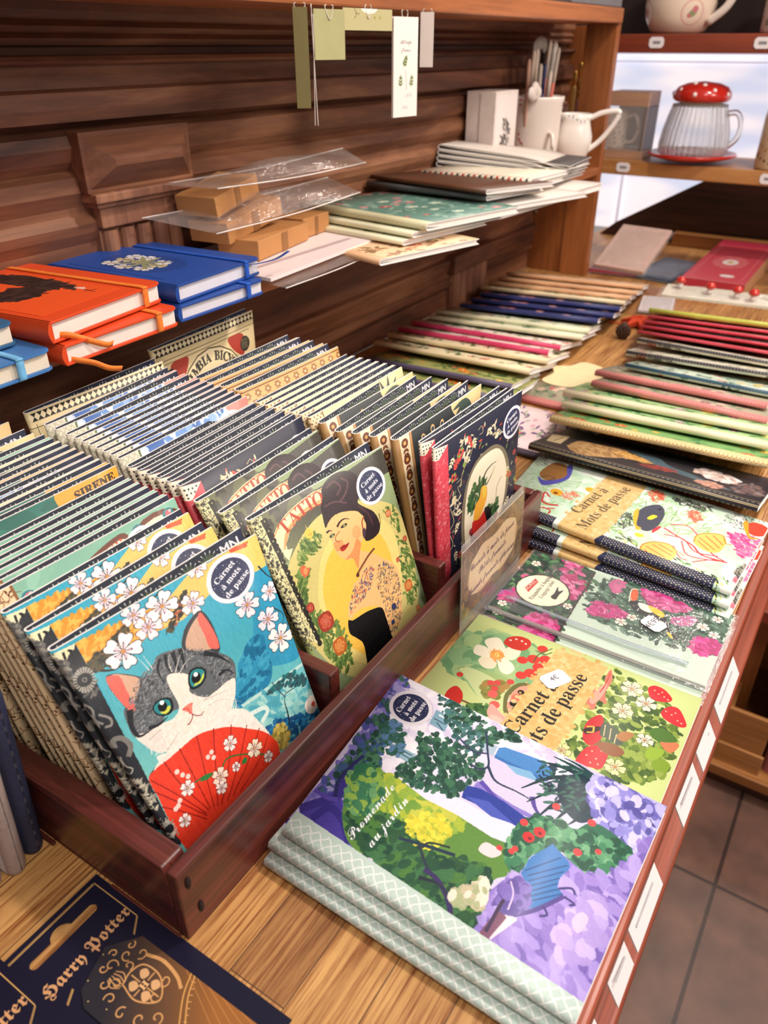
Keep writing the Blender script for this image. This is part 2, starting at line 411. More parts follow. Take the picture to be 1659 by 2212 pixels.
C|#8a867e|1.6|7.5,27.3
C|#191b1f|1|7.5,27.3
L|#8a8782|1.4|-0.9,41.1 2.1,47.4 0.2,54.8 3,59.9
L|#8a8782|1.4|-4.5,53.2 0.4,56.3 -1,63 -4.7,63.6 -7.3,58.5
L|#8a8782|1.6|3.6,52.6 8.1,59.1 6.9,63.4 2.8,62.4
L|#77746f|3.5|1,78.7 2.7,73.3 7.7,75.3 9.8,83 5.3,88.8
L|#a19d95|1|-2.3,78.3 -2.6,85.2 -5.6,86.4 -2.8,92.3 -5.6,95.3
L|#a19d95|1|0.8,85.7 0.6,92.9 3.4,97.3 0.5,100.3
D|#b5ae9c,#d0c7ae,#8f897c|36,4.5,.35,.9|-2.7,106.1 4,105.7 5.3,113.3 4.5,130.4 -1.1,130.5 -3.4,114.7
L|#c8c2b4|.9|-7.7,113 -2.9,113.7 -2.3,122.5 -7.7,122.6 -8.5,116.8
D|#b5b0a4,#8f8a80|30,3.4,.3,1|0,138.7 6.1,140.9 6.6,154 1.1,156 -0.7,148.3
C|#191b1f|3|2.9,148.4
P|#25282e|4,156.1 4.7,160.6 3.5,162.8 0.3,160.4
L|#d84a38|1.1|131.3,0.3 137.5,1.7 142.7,2
P|#d9582f|127.2,-0.2 141.3,1.3 141.1,5.2 128.2,2.9
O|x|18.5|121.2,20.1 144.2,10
''')
ART['tattoo_art'] = (150, 205, 3, '''
P|#8ea074|-1.7,-6.1 160.6,-11.4 199.1,270.2 9.5,251.1 -1.7,-6.1
G|#45433c>#8b9468|46.9,2.8 16.4,60.7 11.4,1.4 84.7,4.8 167.2,1.5 170.4,23.5 96.2,24.6 50,33.2 13,46.3 12.4,21.1
D|#55534a,#3b3a35,#6d7050|120,12,1.5,-.5|12.1,3.1 64,6.1 43.3,9.5 19.6,20.6 13.9,37.9 10.3,18.7
S|#cfc27a|-0.7,72 13.9,51.4 37.8,34.4 65.8,25.9 103.5,32.6 142.3,55.2 150.9,84.3 148.9,121.3 139.3,156.4 115.1,182.9 76.2,197.1 26,166.3 5,120.5 -2.7,97.1
S|#e9d27f|33.5,81.1 51.7,57.4 76.4,46.6 107.4,48.9 130.6,68.7 133.6,97.4 121.3,136.6 97.3,170 65.1,179.5 39.3,158.9 26.2,129.2 26.1,103.7
S|#f3c14e|38.2,84 54.7,64 76.1,56.1 102.2,59.6 119,76.8 121.5,105.6 109.7,137.2 89.6,162.3 62.2,168.8 43.5,150.2 33.5,123.5 32.8,103
P|#f3dfb0|13.1,21.5 20.6,15.5 32.3,10 48.7,6.4 64.6,4.9 83.8,6.6 102.7,11.4 125.3,21.5 124.3,33.8 101.4,23.1 78,18 58.6,16.6 42.1,18.9 30,24.5 21.7,33.3 21.3,37.5 26.1,38.7 18.4,46.4 16,40.5 15.7,34.4
L|#c97a42|.9|13.7,22.5 21.9,16.2 33.4,11.2 49.9,7.6 65.9,6.2 85.2,7.9 104.1,13.1 125,22.2
L|#c97a42|.9|20.4,34.1 28.9,24.7 41,19.2 57.5,16.8 76.8,18.3 99.2,22.9 122,33.6
L|#e9a06a|2.2|18.5,36 26.8,24.3 39.9,17.9 56.5,14.9 75.8,16.3 98,20.8 122.7,32.1
T|#b0452c|17|serif|T|22.7,26.4 35.1,22.3
T|#b0452c|17|serif|A|34.6,23.2 45.8,19.7
T|#b0452c|17|serif|T|43.4,20.6 54.9,18
T|#b0452c|17|serif|T|52,18.9 63.2,17.5
T|#b0452c|17|serif|O|60.8,18.3 72.8,18.5
T|#b0452c|17|serif|O|71.4,18.8 83.3,20
T|#b0452c|16|serif|S|98.2,22.7 112.9,27.6
S|#2a1a20|65.2,27.1 66.6,20.3 71.6,13.7 73.3,7.2 79.6,2.7 91.2,0.2 104.5,3.3 112.3,10.1 113.9,18.4 109.9,24.4 109.2,30.4 104.8,34.7 110.6,42.2 118.6,50.9 121.8,62.6 117.8,71 107.9,73.2 99.4,70.4 102.2,59.6 105.4,47.9 92,37.5 80.7,33.7 68.7,36.4 63.5,38.5
L|#5a3a40|2|78.9,8.1 88.1,6.2 92.7,14 86.1,18.6
L|#5a3a40|2|96.4,6.6 101.8,13.3 95.6,21.3 87.1,25.2
L|#5a3a40|1.6|69.9,21.8 81.9,22.8 93.7,29.7
L|#4a2c33|2|103.5,37.3 111.9,49.4 113.4,61.8
S|#f1bb7c|64.8,39.1 70.5,35 78.6,33.5 90.4,36.3 101.3,41.9 104.8,49.3 105.5,58.7 98.9,66.4 93.4,70.3 89.8,75.2 100.4,83.7 110.7,94.3 123,108.4 124.7,122.9 118.9,143.2 111.2,158.7 98.8,166.8 88.9,163.8 88.4,136 73,125.1 59.3,123 53.3,125.4 51.5,120.4 58,111 65.9,107 68.4,99.5 77.5,98 80.5,94.4 81.3,87.8 80.6,79.5 73.1,75.8 66.4,68.9 64.3,62 64.4,55.5 64.2,47.4
S|#dd9358|90.6,63.7 93.4,70.3 89.5,75.9 84.2,84.2 80.6,89.1 79.1,77.8 71.3,74.8 82.4,71.1
S|#ec9a62|65.5,55.3 74.7,56.6 74.4,61.7 67.4,64.5 65,60.7
S|#eda76c|91.5,52.5 98,55.8 95.1,64.4 87.6,60.4
K|#2a1518|2.2|75.1,44 80.2,41.3 85.7,41.3 90.5,44.3
K|#2a1518|2.2|62.6,43.5 65.4,42.9 68.8,44.6
S|#2a1c1c|78.3,46.3 82.7,44.9 86.1,46.3 84.7,47.8 80.3,47.7
S|#2a1c1c|64,47.8 67.2,46.9 70.1,48.4 68.3,49.7 65.2,49.7
C|#8a9a60|1.4|82.6,46.5 67.2,48.7
L|#9a5a34|.8|76.3,48.9 69.8,51.1 69,54.8 72.2,57.3
S|#b03028|70.3,62.4 74.4,61.7 77.3,62.6 81.3,62.8 78.2,65.4 73,66.8 69.9,65
L|#5c1418|.6|70.3,62.4 75.7,63.7 81.2,63.1
L|#9a4a2c|1.4|106.7,49.3 102.5,53.1 100.9,59.8
S|#4a3440|100.3,59.5 103.3,60.2 102.2,65.5 99.1,68.5 98.4,64.4
L|#5a2c22|2.2|106.1,82.3 97.4,84.7 86.7,89.1 78.2,93.1
L|#c98a50|.7|105.7,83.1 97.1,85.4 86.3,89.8 78.6,93.3
C|#5a3424|2|77.7,94.2
D|#6a5a7c,#c85a40,#4a5470,#a8845c,#d8a070|210,2.6,.4,1.0|55.7,120.5 62.5,106.7 78.4,98.6 93.4,93.1 98,99.4 90.5,109.6 77.3,116.2 60.7,120.2
D|#b8a474,#c8905c,#55596a,#8a7a5a,#d0a068,#6a5a54|420,2.6,.5,.9|102.7,100.3 115.1,101.9 122.8,117.8 120.2,135.9 110.8,158.4 95.9,166.8 90.4,160.7 95.2,135.7 95.1,116.3
C|#3a3f63|3.4|105.7,144.6
C|#3a3f63|2.4|98.2,157
S|#0e0d10|49.4,124.6 54.7,127.4 66.2,128.7 77.8,130.9 90.7,136.6 91.6,149.2 90.6,165 87.9,178 45.3,193.3 51.8,168.9 55.5,153.4 51.3,144.2 46,135.4
K|#2a1518|.8|124.1,55.2 121.5,65.9 109.4,70.1
D|#5c7a3c,#79924a,#48622f,#93a35a|110,6,.35,-.6|27,51.4 34.7,40.3 47.2,34.8 55.5,42.1 48.2,52.3 35.7,53.2 26.8,59.1
D|#5c7a3c,#79924a,#48622f|90,6,.35,1.2|15.9,76.4 20.6,60.1 28.3,59.9 32.5,67.2 22.8,74.3 16.8,93.8
D|#5c7a3c,#48622f,#6f8a45|170,7,.4,.5|12.3,90.7 21.9,95.6 39.5,120.4 42.2,133.6 37.5,157.5 18.7,162.2 14.7,143.1 15.2,120.9
D|#5c7a3c,#48622f,#6f8a45|130,6,.4,-.4|129.5,54.4 143.1,59.1 144.1,80.8 146.4,100.6 148.9,121.3 142.2,149.9 122.3,153.7 129.8,118.1 136.9,84.4
S|#df6b45|24.2,62.3 24.9,57.2 29.1,56.5 31.6,61.1 34.5,61.2 30.2,65.9 25.9,66.5
S|#ed9a60|26.6,61.3 29.7,59.2 30.7,62.9 27.6,65.1
C|#edc14e|4.5|46.1,35
C|#c8862c|2|46.3,35.5
K|#edc14e|1.6|46.1,35 45.7,26.5
K|#edc14e|1.6|46.1,35 55.4,34.4
K|#edc14e|1.6|46.1,35 39.4,33
K|#edc14e|1.6|46.1,35 45,42.8
R|#dc6246|5.8|#9a3528|18.7,92
R|#e06a4a|11.6|#9f3a28|27.6,111.3
R|#f09c4e|10.7|#b8602a|30.9,138.5
R|#ef9f56|7.7|#b9602c|132.2,137
R|#e8805a|3.9|#a8452c|145.6,93
R|#f0a878|5|#b8663c|134.9,60.7
R|#e8805a|3.3|#a8452c|129.1,107.1
R|#f0b060|4.4|#b8663c|135.7,164.7
P|#dcd6a2|-2.8,-0.1 11.7,0.9 11.6,123.7 -5.3,102.1
D|#35332c,#4c493c,#6a664e,#35332c|520,1.7,.3,.4|-2.1,0.2 10.5,1.7 9.3,120.1 -3.2,103.6
D|#35332c,#5a5644|90,2.6,.8,.4|-2.1,1.5 8.3,2.6 5.5,115.5 -1.1,105.2
l|#26241f|3.6|11.2,4 13.1,125.8
C|#26241f|2.6|12.9,6.2 12.8,10.5 12.8,15.1 12.7,19.9 12.7,24.4 12.7,29.6 12.7,34.2 12.6,39.3 12.6,44.3 12.6,49.4 12.6,54.5 12.7,60 12.6,65.5 12.5,71 12.8,76.4 12.8,82.3 12.8,88 12.8,93.7 12.9,99.7 12.9,105.6 12.9,111.6 13,117.8 12.9,123.8
C|#a8a878|.8|12.3,6.3 12.3,15.1 12.1,24.5 12.1,34.3 12,44.4 12,54.6 12,65.6 12.1,76.6 12.1,88.1 12.2,99.7 12.2,111.7
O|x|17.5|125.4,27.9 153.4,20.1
''')
ART['bird_art'] = (150, 195, 3, '''
P|#23253a|-3.4,-1.7 169.6,-2.6 371.9,469.9 -32.4,144.9
D|#d9c9a0,#e9dcb8,#b8463f,#6f8f4a,#d8554a|190,5,.35,.9|22.2,8.9 43.1,5.2 124.5,11.7 152.5,9.9 163.5,123.2 149.1,171.6 4.8,159.3 12.6,69.9
D|#23253a,#23253a,#2b2d44|90,14,.8,.9|22.2,8.9 124.5,11.7 152.5,9.9 163.5,123.2 149.1,171.6 4.8,159.3 12.6,69.9
B|#c94b42|4.5|54.5,15.9
B|#c94b42|5.4|32.7,30.1
B|#c94b42|3.6|143.4,69.2
C|#c94b42|3.2|58.6,21.8 52.5,13 31,33.6 38.2,28.2 21.9,51.5 137,93 149.8,82.6
C|#7f9a4c|2.8|45.9,38.2 36.3,23.1 27.4,68.4 149.3,104.5
D|#ece0bf,#d8cba4|22,6,.4,.6|39.6,7.9 54.4,13.8 55.2,31.2 40,26.8
D|#ece0bf,#d8cba4|22,6,.4,1.6|25.6,65 41,73.2 39.4,92.5 25.5,82.1
D|#ece0bf,#d8cba4|22,6,.4,1.6|86.2,17.6 107.4,16.7 118.7,34.5 96.4,35
L|#cbb98c|.9|21.8,75 27.5,93.3 19.7,101.6 25.5,118.8 17.5,124.6
L|#cbb98c|.7|33,52.5 40.5,51.6 40.7,58.6 34.9,58.1 38.9,67.3
L|#cbb98c|.7|69.6,11.3 75.4,9.2 78,16.6 72,17.5
L|#b9a878|.9|62.2,16.8 57.2,32.1 44.1,44.1 38.8,60
S|#7f7560|102.9,41.8 121.6,55.4 133.2,77.8 134.8,105.8 127.3,133.9 106.3,152.1 79.7,158.5 55.1,151.4 43,130.1 41.5,96.3 48.7,65 63.9,46.3 82,40.5
S|#efe6cc|103.5,46.8 120.6,61.9 129.4,89.3 124.1,129.1 98.3,147.2 69.6,148.8 52,141.2 46.9,115.7 48.5,84.8 56.4,59.3 74.1,46.3
D|#2f5a34,#456f3d,#1f4428|100,8,.4,.6|53.5,87.5 61,68.8 82.4,71.9 88,84.9 75.3,94.1 58.4,103.4
D|#2f5a34,#456f3d,#1f4428|80,8,.4,1.0|90.4,113.3 109.5,112.5 112.7,97.4 112.3,137.3 103.3,147.1
D|#2f5a34,#1f4428,#6a2f33|80,8,.4,.3|57.4,130.7 66,124.5 83.7,147.2 74.4,150.4
K|#14161c|3|81,81.4 84.3,67.8 94.9,62.9 106.3,63.1
K|#14161c|2|87.7,82.2 96.2,76.1 104.4,67.3
L|#3a3a30|.8|109.5,112.5 110.1,96.1 118.7,86.9
S|#e9a83a|78.7,80.2 87.8,83.6 89.9,96.5 83.1,109.2 73.2,117.5 64.1,114.4 66.7,97.4 75.1,91.3
S|#e8c94a|80.5,81.2 86.9,83.4 87.7,92.7 82.5,95.3
S|#cf2f2a|62.3,113.9 74.5,116.9 88,111.9 97.3,125.7 91.6,138.6 78.5,140.9 64,130.5
S|#17181e|85.5,110.6 96.1,113.6 101.7,131.2 96.8,141.7 78.9,147.2 69.2,141.1 85.5,139.3 92,131.4
C|#a8384a|3.4|111.8,132.5 59.3,123.3
P|#cf4654|-1.6,0 19.5,3.8 21.3,150.4 10.8,167 -10.5,150.4
D|#e08088,#b8303f,#df6a74|160,3.5,.6,1|-0.8,11 18.7,15.5 19.3,149 -2.9,153.3
P|#efe4cc|-1.6,0 19.5,4.2 5.5,13.8 -0.3,13.2
C|#3a2c33|.9|2,4.4 5.8,5 9.6,5.7 13.9,5.5 2.4,8.5 6.6,8.7 10.5,9.2 2.3,11.4
O|x|18|134.4,30 155.4,24.6
''')
ART['promenade_art'] = (178, 224, 3.4, '''
P|#cfc8e6|-3,0.6 181,-1.7 177.5,224.7 0.1,224.6
S|#e8e4f3|177.3,3 181.5,105.2 176.7,149.7 171.2,158 154,148.7 150.3,119.1 138.9,94.2 100.4,78.5 84.3,46.9 86.5,34 109.2,20.4 141.4,8.6
D|#efecf7,#ddd6ee,#f4f1fa,#cfc6e6|200,7,1.6,-.6|174.8,4.4 179.1,127.9 176.7,149.7 150.3,119.1 100.4,78.5 86,41.3 130.1,15.3
S|#7a6fc0|178.9,-1.8 176,8.8 142.6,10.4 109.2,20.4 80.3,33 65.3,35.2 33.4,27.4 15.8,52.4 16.7,3.3 80.5,4.1
D|#4a53a0,#8a80cc,#2f4a60,#3d6a58,#6a60b8,#a8a0da|340,5,1.6,-.9|177.9,-1.2 175.4,10.4 136.9,11.3 80.3,33 39.2,28.3 33,4 83.6,4.5
D|#2f5a4a,#1f4438,#48785a,#3d5a8a|200,4.5,1.2,-.6|79.6,7.1 103.4,11.8 141.4,8.6 90.6,31.6 58.9,18 60.1,7.6
S|#4b3f9a|17.6,2.7 36.4,8.9 48,17.9 39.2,28.3 29.9,29.7 24.9,44.4 18.3,50.8 15.7,27.6
L|#3d3488|7|20.2,0.8 31.7,9.7 43.2,18.7 58.9,18 78.2,17.7
L|#3a3285|6|18.8,13.8 33.7,20.2 30.3,34.1 18.1,48.7
L|#584aa8|4|39.6,1.9 39.8,13.8 42.4,21.5
L|#2c2f60|3|43.2,18.7 55.5,13 72.8,13.9 86.5,17.3
S|#5e8a40|62.3,22.9 78,29.7 84.3,46.9 87.6,67.7 90.9,87.9 83.3,121.2 81.2,146.1 71.9,156.1 59.9,151.9 48.7,145.7 14.9,152.4 18.7,121.8 19.1,80.8 17.5,51.4 30.3,34.1 47.6,25.2
D|#a9b93e,#8fae45,#6f983e,#c2c44e|330,6,1.8,-.2|73,30.4 84.8,55.8 89.5,97.2 84.3,108.3 59,100.5 54.8,72.9 50.3,44.4
D|#2c5438,#1f4436,#3f7048,#27503a,#4c7a3c|560,6,1.7,.5|37.9,33.8 52.2,65.6 45,107.9 58.2,133.3 38.5,146.7 17,149.5 17.3,110.6 20.5,62.7
D|#3d7a58,#6aa06a,#2f6a4c,#8fb04c|260,5,1.6,-.7|63.9,17.2 80.8,25.6 72,45 47.8,48.2 41.5,31.5
D|#d8cc3e,#e4d84a,#b9b83a|160,3.6,1,0|59.5,72.4 75.4,91.8 66.9,104.7 50.9,102.7 44.9,87.1
L|#2c3a44|2.2|45.3,91.1 34.7,103.1 28.3,116.7 22.7,127.6 12.7,134.6
L|#3a2f60|3.5|32,102.6 30.6,113.5 23.3,125.3 15.3,132.3
L|#2c3a34|1.6|44.6,93.6 51.2,96.3 56.2,110.2
L|#26384a|2.6|41.9,76 47.4,94.2 53,115.9
K|#26303c|3|25,102.3 28.3,116.7 22.7,127.6
P|#e4dcef|85.2,46.4 88.3,62.8 95.3,94.3 95,123.7 100.4,149.3 83.2,147.2 80.1,130.8 81.9,101.1 80.2,76.2
S|#e9d4d8|74.4,129.5 73.5,141.8 65.8,137.5 65.9,127.6
K|#8a7acc|6|113.9,102.1 111.1,128.5 112,148.2 113.8,165.1 112.3,175.2
K|#5a4aa8|4|118.1,104.3 108,127.9 106.7,140.6
P|#4a86c8|155,103 158.4,106.9 163,133.6 160.4,146.1 146.5,145.7 146.7,103.6
P|#3a70b4|146.7,103.6 148.6,144.8 144.9,143.3 144,103.8
P|#7fb0d8|143.7,113.6 148.4,132.5 143.3,140.9 139.7,123.9
P|#2c3f9a|108.5,96.2 112.1,107.2 112,126.1 108.5,146.8 98.1,142.5 98.8,121.9 97,98.7
P|#4a5ab8|99.6,100.6 105.5,116.7 98.9,140.1 95,123.7
P|#7fa8bc|160.6,44.3 160.7,58.4 143.7,60.3 144.5,45.8
l|#e8eef4|1.6|157.1,48.5 156.7,57
l|#2f4a60|.9|151.4,46.8 151,57.6
l|#2f4a60|.9|149.1,50.4 144.2,58.8
P|#8fb4c4|110.5,37.6 111.1,51.3 100.5,50.3 101.1,40.7
l|#35506a|.8|108.5,41.1 108.4,49.3
l|#35506a|.8|104.8,42 104.8,49
P|#a8bcd0|154.2,89 155.5,101.7 144.6,102.4 145.4,91.1
D|#2c5a4a,#1c4034,#3d6f52,#24483f|420,3.6,1.5,-.4|110.7,52.7 131,43.7 140.5,66.6 134.4,87.6 128.5,103.6 107.5,96.7 93.1,91.1 85.4,64.5 88.2,44.6
D|#2c5a4a,#1c4034,#4a7a60|150,3.4,1.5,.5|170,51.3 181.8,59.4 172.3,82.6 170.1,101.5 154.4,100 156.3,76.8 151.6,65.4
D|#24483f,#2f5a5a,#4a7a7a|110,3.2,1.6,.3|174.7,39.2 181.9,54.7 163.1,68.8 156.5,90.2 136.7,90.9 142.8,69.9
D|#23423c,#3d6a58|22,4,1.6,.5|174.6,99.4 178,108.9 170.1,114.6 166.7,105.3
D|#2c5a4a,#5a80a8,#35605a|130,3.6,1.4,.4|119,17 132.6,23.6 119.7,35.9 102.7,40.9 102,27.1
K|#2f3a58|2.2|133.8,103.2 124.7,113.9 125.3,130.3 123.8,143.2 114.1,151.3
L|#2f3a58|1.6|128.1,90.7 127.3,97.7 133.8,103.2 146.6,97.1 163.8,87.8
L|#3a3a60|1.4|145.1,73.3 139.9,87.1 144.5,98.1
K|#5a4a9a|4|127.8,141.4 118,149.6 111.9,165.9
S|#1f3a48|161.5,155.7 174.5,178.6 156.5,183.2 137.2,184.6 127,177.1 132.5,163.3 146.7,153.7
K|#1c3340|6|167,171.6 166.9,151.6 160.8,132.4
K|#1c3340|6|163.8,170.8 154,148.7 130.5,132.1
K|#1c3340|5|160.6,173.9 144.6,154.5 121.6,140.1
K|#1c3340|5|155.4,174 134.4,158.6 112.6,150.9
K|#1c3340|4.5|154.4,176.3 132.7,167.2 113.6,161.3
K|#1c3340|4.5|153.4,178.6 130.9,175.6 120.9,171.8
K|#24484a|5|170.2,172.3 172.3,155.5 172.3,141.2
K|#24484a|4|171.3,177.8 175.6,160.3 175.6,148.1
K|#2f5a58|3|150.2,174 133.6,164.8 123.1,153.4
D|#26484a,#3a6a5c,#1c3340|90,7,.3,-.3|161.3,135.3 170.2,172.3 139.9,174 126.2,154.1
S|#7f7ccc|173.4,177 178.7,192.6 177.5,222.9 156.1,226 134.4,222.2 130.2,212.9 133.5,193.5 152.3,177
D|#a9a6e4,#d2cff2,#6a66b4,#8f8ad4,#bcb8ec,#57539a|460,6.5,1.6,-.4|172.3,177.4 176.5,223.2 154.1,226.6 133.4,220.8 134.4,191.3 152.3,177
S|#2f6a50|99.9,141.6 112.2,152.1 115.2,174.1 133.3,186.1 130.1,209.3 121.8,217.5 97.5,211.8 89.9,191.4 98.2,177.1 84.1,160.3 66.7,158.4 72,146.4
D|#3f7f5c,#2a5a48,#5a9a70,#24503f,#77ae84|460,5.5,1.2,0|98.1,142.5 116.2,154.3 122.3,180.8 128.2,210 119,216.7 96.6,210.4 91.7,190.7 100.8,174.2 85.9,159.5 64.6,155.5 72,146.4
C|#cf3338|4.2|95.3,152.5 103.5,157.4 92.1,171.7
C|#d8484a|3|104.2,185 132.4,184.9 130.3,159.3 104.4,145.2
C|#d8484a|2.2|112.9,196.4 78.3,147 81.6,148.3 75.9,139.1
C|#7a1c28|1.4|94.9,153.7 102.8,158.1
P|#8f7acb|14.5,148.9 32.4,153.4 40.1,145.9 54.5,150.6 66.7,158.4 97.2,175.6 91.9,194.3 102.3,215.4 132.4,219.3 154.1,226.6 12,219.9
S|#8f79c6|19,152.3 54.8,154.3 75.8,171.4 92.4,201.3 121.8,217.5 150.1,224.3 97.4,224.1 15,220.4 11.4,181.2
D|#a893dc,#7763b4,#b9a6e6,#8b74c4,#9d86d2|620,7,2.2,-.9|17.9,156.6 56.8,157.1 68.9,174.3 87.4,194.2 102.3,215.4 150.1,224.3 90.3,223.1 15,220.4 14.2,190.4
D|#bba6e2,#c8b6ea,#ae98da|46,9,1.4,-.9|60.4,195.8 80.2,205.8 58.3,219.1 35.2,214.3 29.7,201.2
S|#d3c0dc|57.7,199.5 65.2,202.7 62.7,208 51.3,206.4 52.1,201.7
P|#e9d6dc|16.9,155.2 49.8,156.6 40.8,165.3 35.9,170.3 15.3,161.5
P|#7a4f6a|13.4,153.2 37,156.9 33.6,164 14.3,160.1
S|#e4d8cc|35,138.8 51.7,140.4 37.8,148.9 27.4,146.4
D|#e9e0d0,#c4b89a,#a8b088|50,6,1.6,-.6|29.2,124.2 33.6,133.7 50,141.2 31.6,146.2 24.6,136.3
P|#3a78bc|67.2,159.1 81.3,159.6 100.5,168.6 98,173.4 93.9,182.5 89.9,185 78.9,182.1 71.8,183.2 69.2,188.7 54.6,180.3 45.3,171.6 58.8,169.4
l|#24508c|1|70.4,160.5 93.5,177.1
l|#24508c|1|68,163.5 90.7,182.9
l|#24508c|1|65.1,165.7 84.7,182.5
l|#24508c|1|62,167.6 78.9,182.1
l|#24508c|1|58.8,169.4 74.7,182.5
l|#24508c|1|55.3,170.5 72,184.9
l|#24508c|1|51.4,171.1 69.6,187.7
L|#4f3f8c|3|37.6,166.7 44.7,173.7 55.6,181.7 68.4,189.1
L|#3f3578|1.6|54.6,180.3 50.4,184.8 46.7,181
L|#3f3578|1.6|68.4,189.1 67.3,196.6 64.5,194.2
L|#3f3578|1.6|71.5,184.2 76.5,191.3 73.7,195
S|#6a58a8|35.6,151.9 54.8,154.3 65,159.2 58.8,169.4 45.3,171.6 37.6,166.7 41.6,160.3
D|#5a4a98,#7f6cbc|60,8,1,-.6|40.8,153.2 63.2,159.9 52.8,170.1 38.7,165.3
L|#c8b8e0|1.2|38.8,162.5 50.6,160.9 58,155.7
L|#3f2f50|2.4|17.9,156.6 37,156.9 43.8,157.4
P|#c4d3cc|18.1,2.3 13.4,221.9 -2.2,223.9 -4.1,-1
T|#f4f0f8|11.5|script|Promenade|25.2,49.1 72.1,52.9
T|#f4f0f8|11.5|script|au jardin|28.3,64.1 68.1,67.1
O|x|18.5|150.1,25.4 177.2,25.6
''')
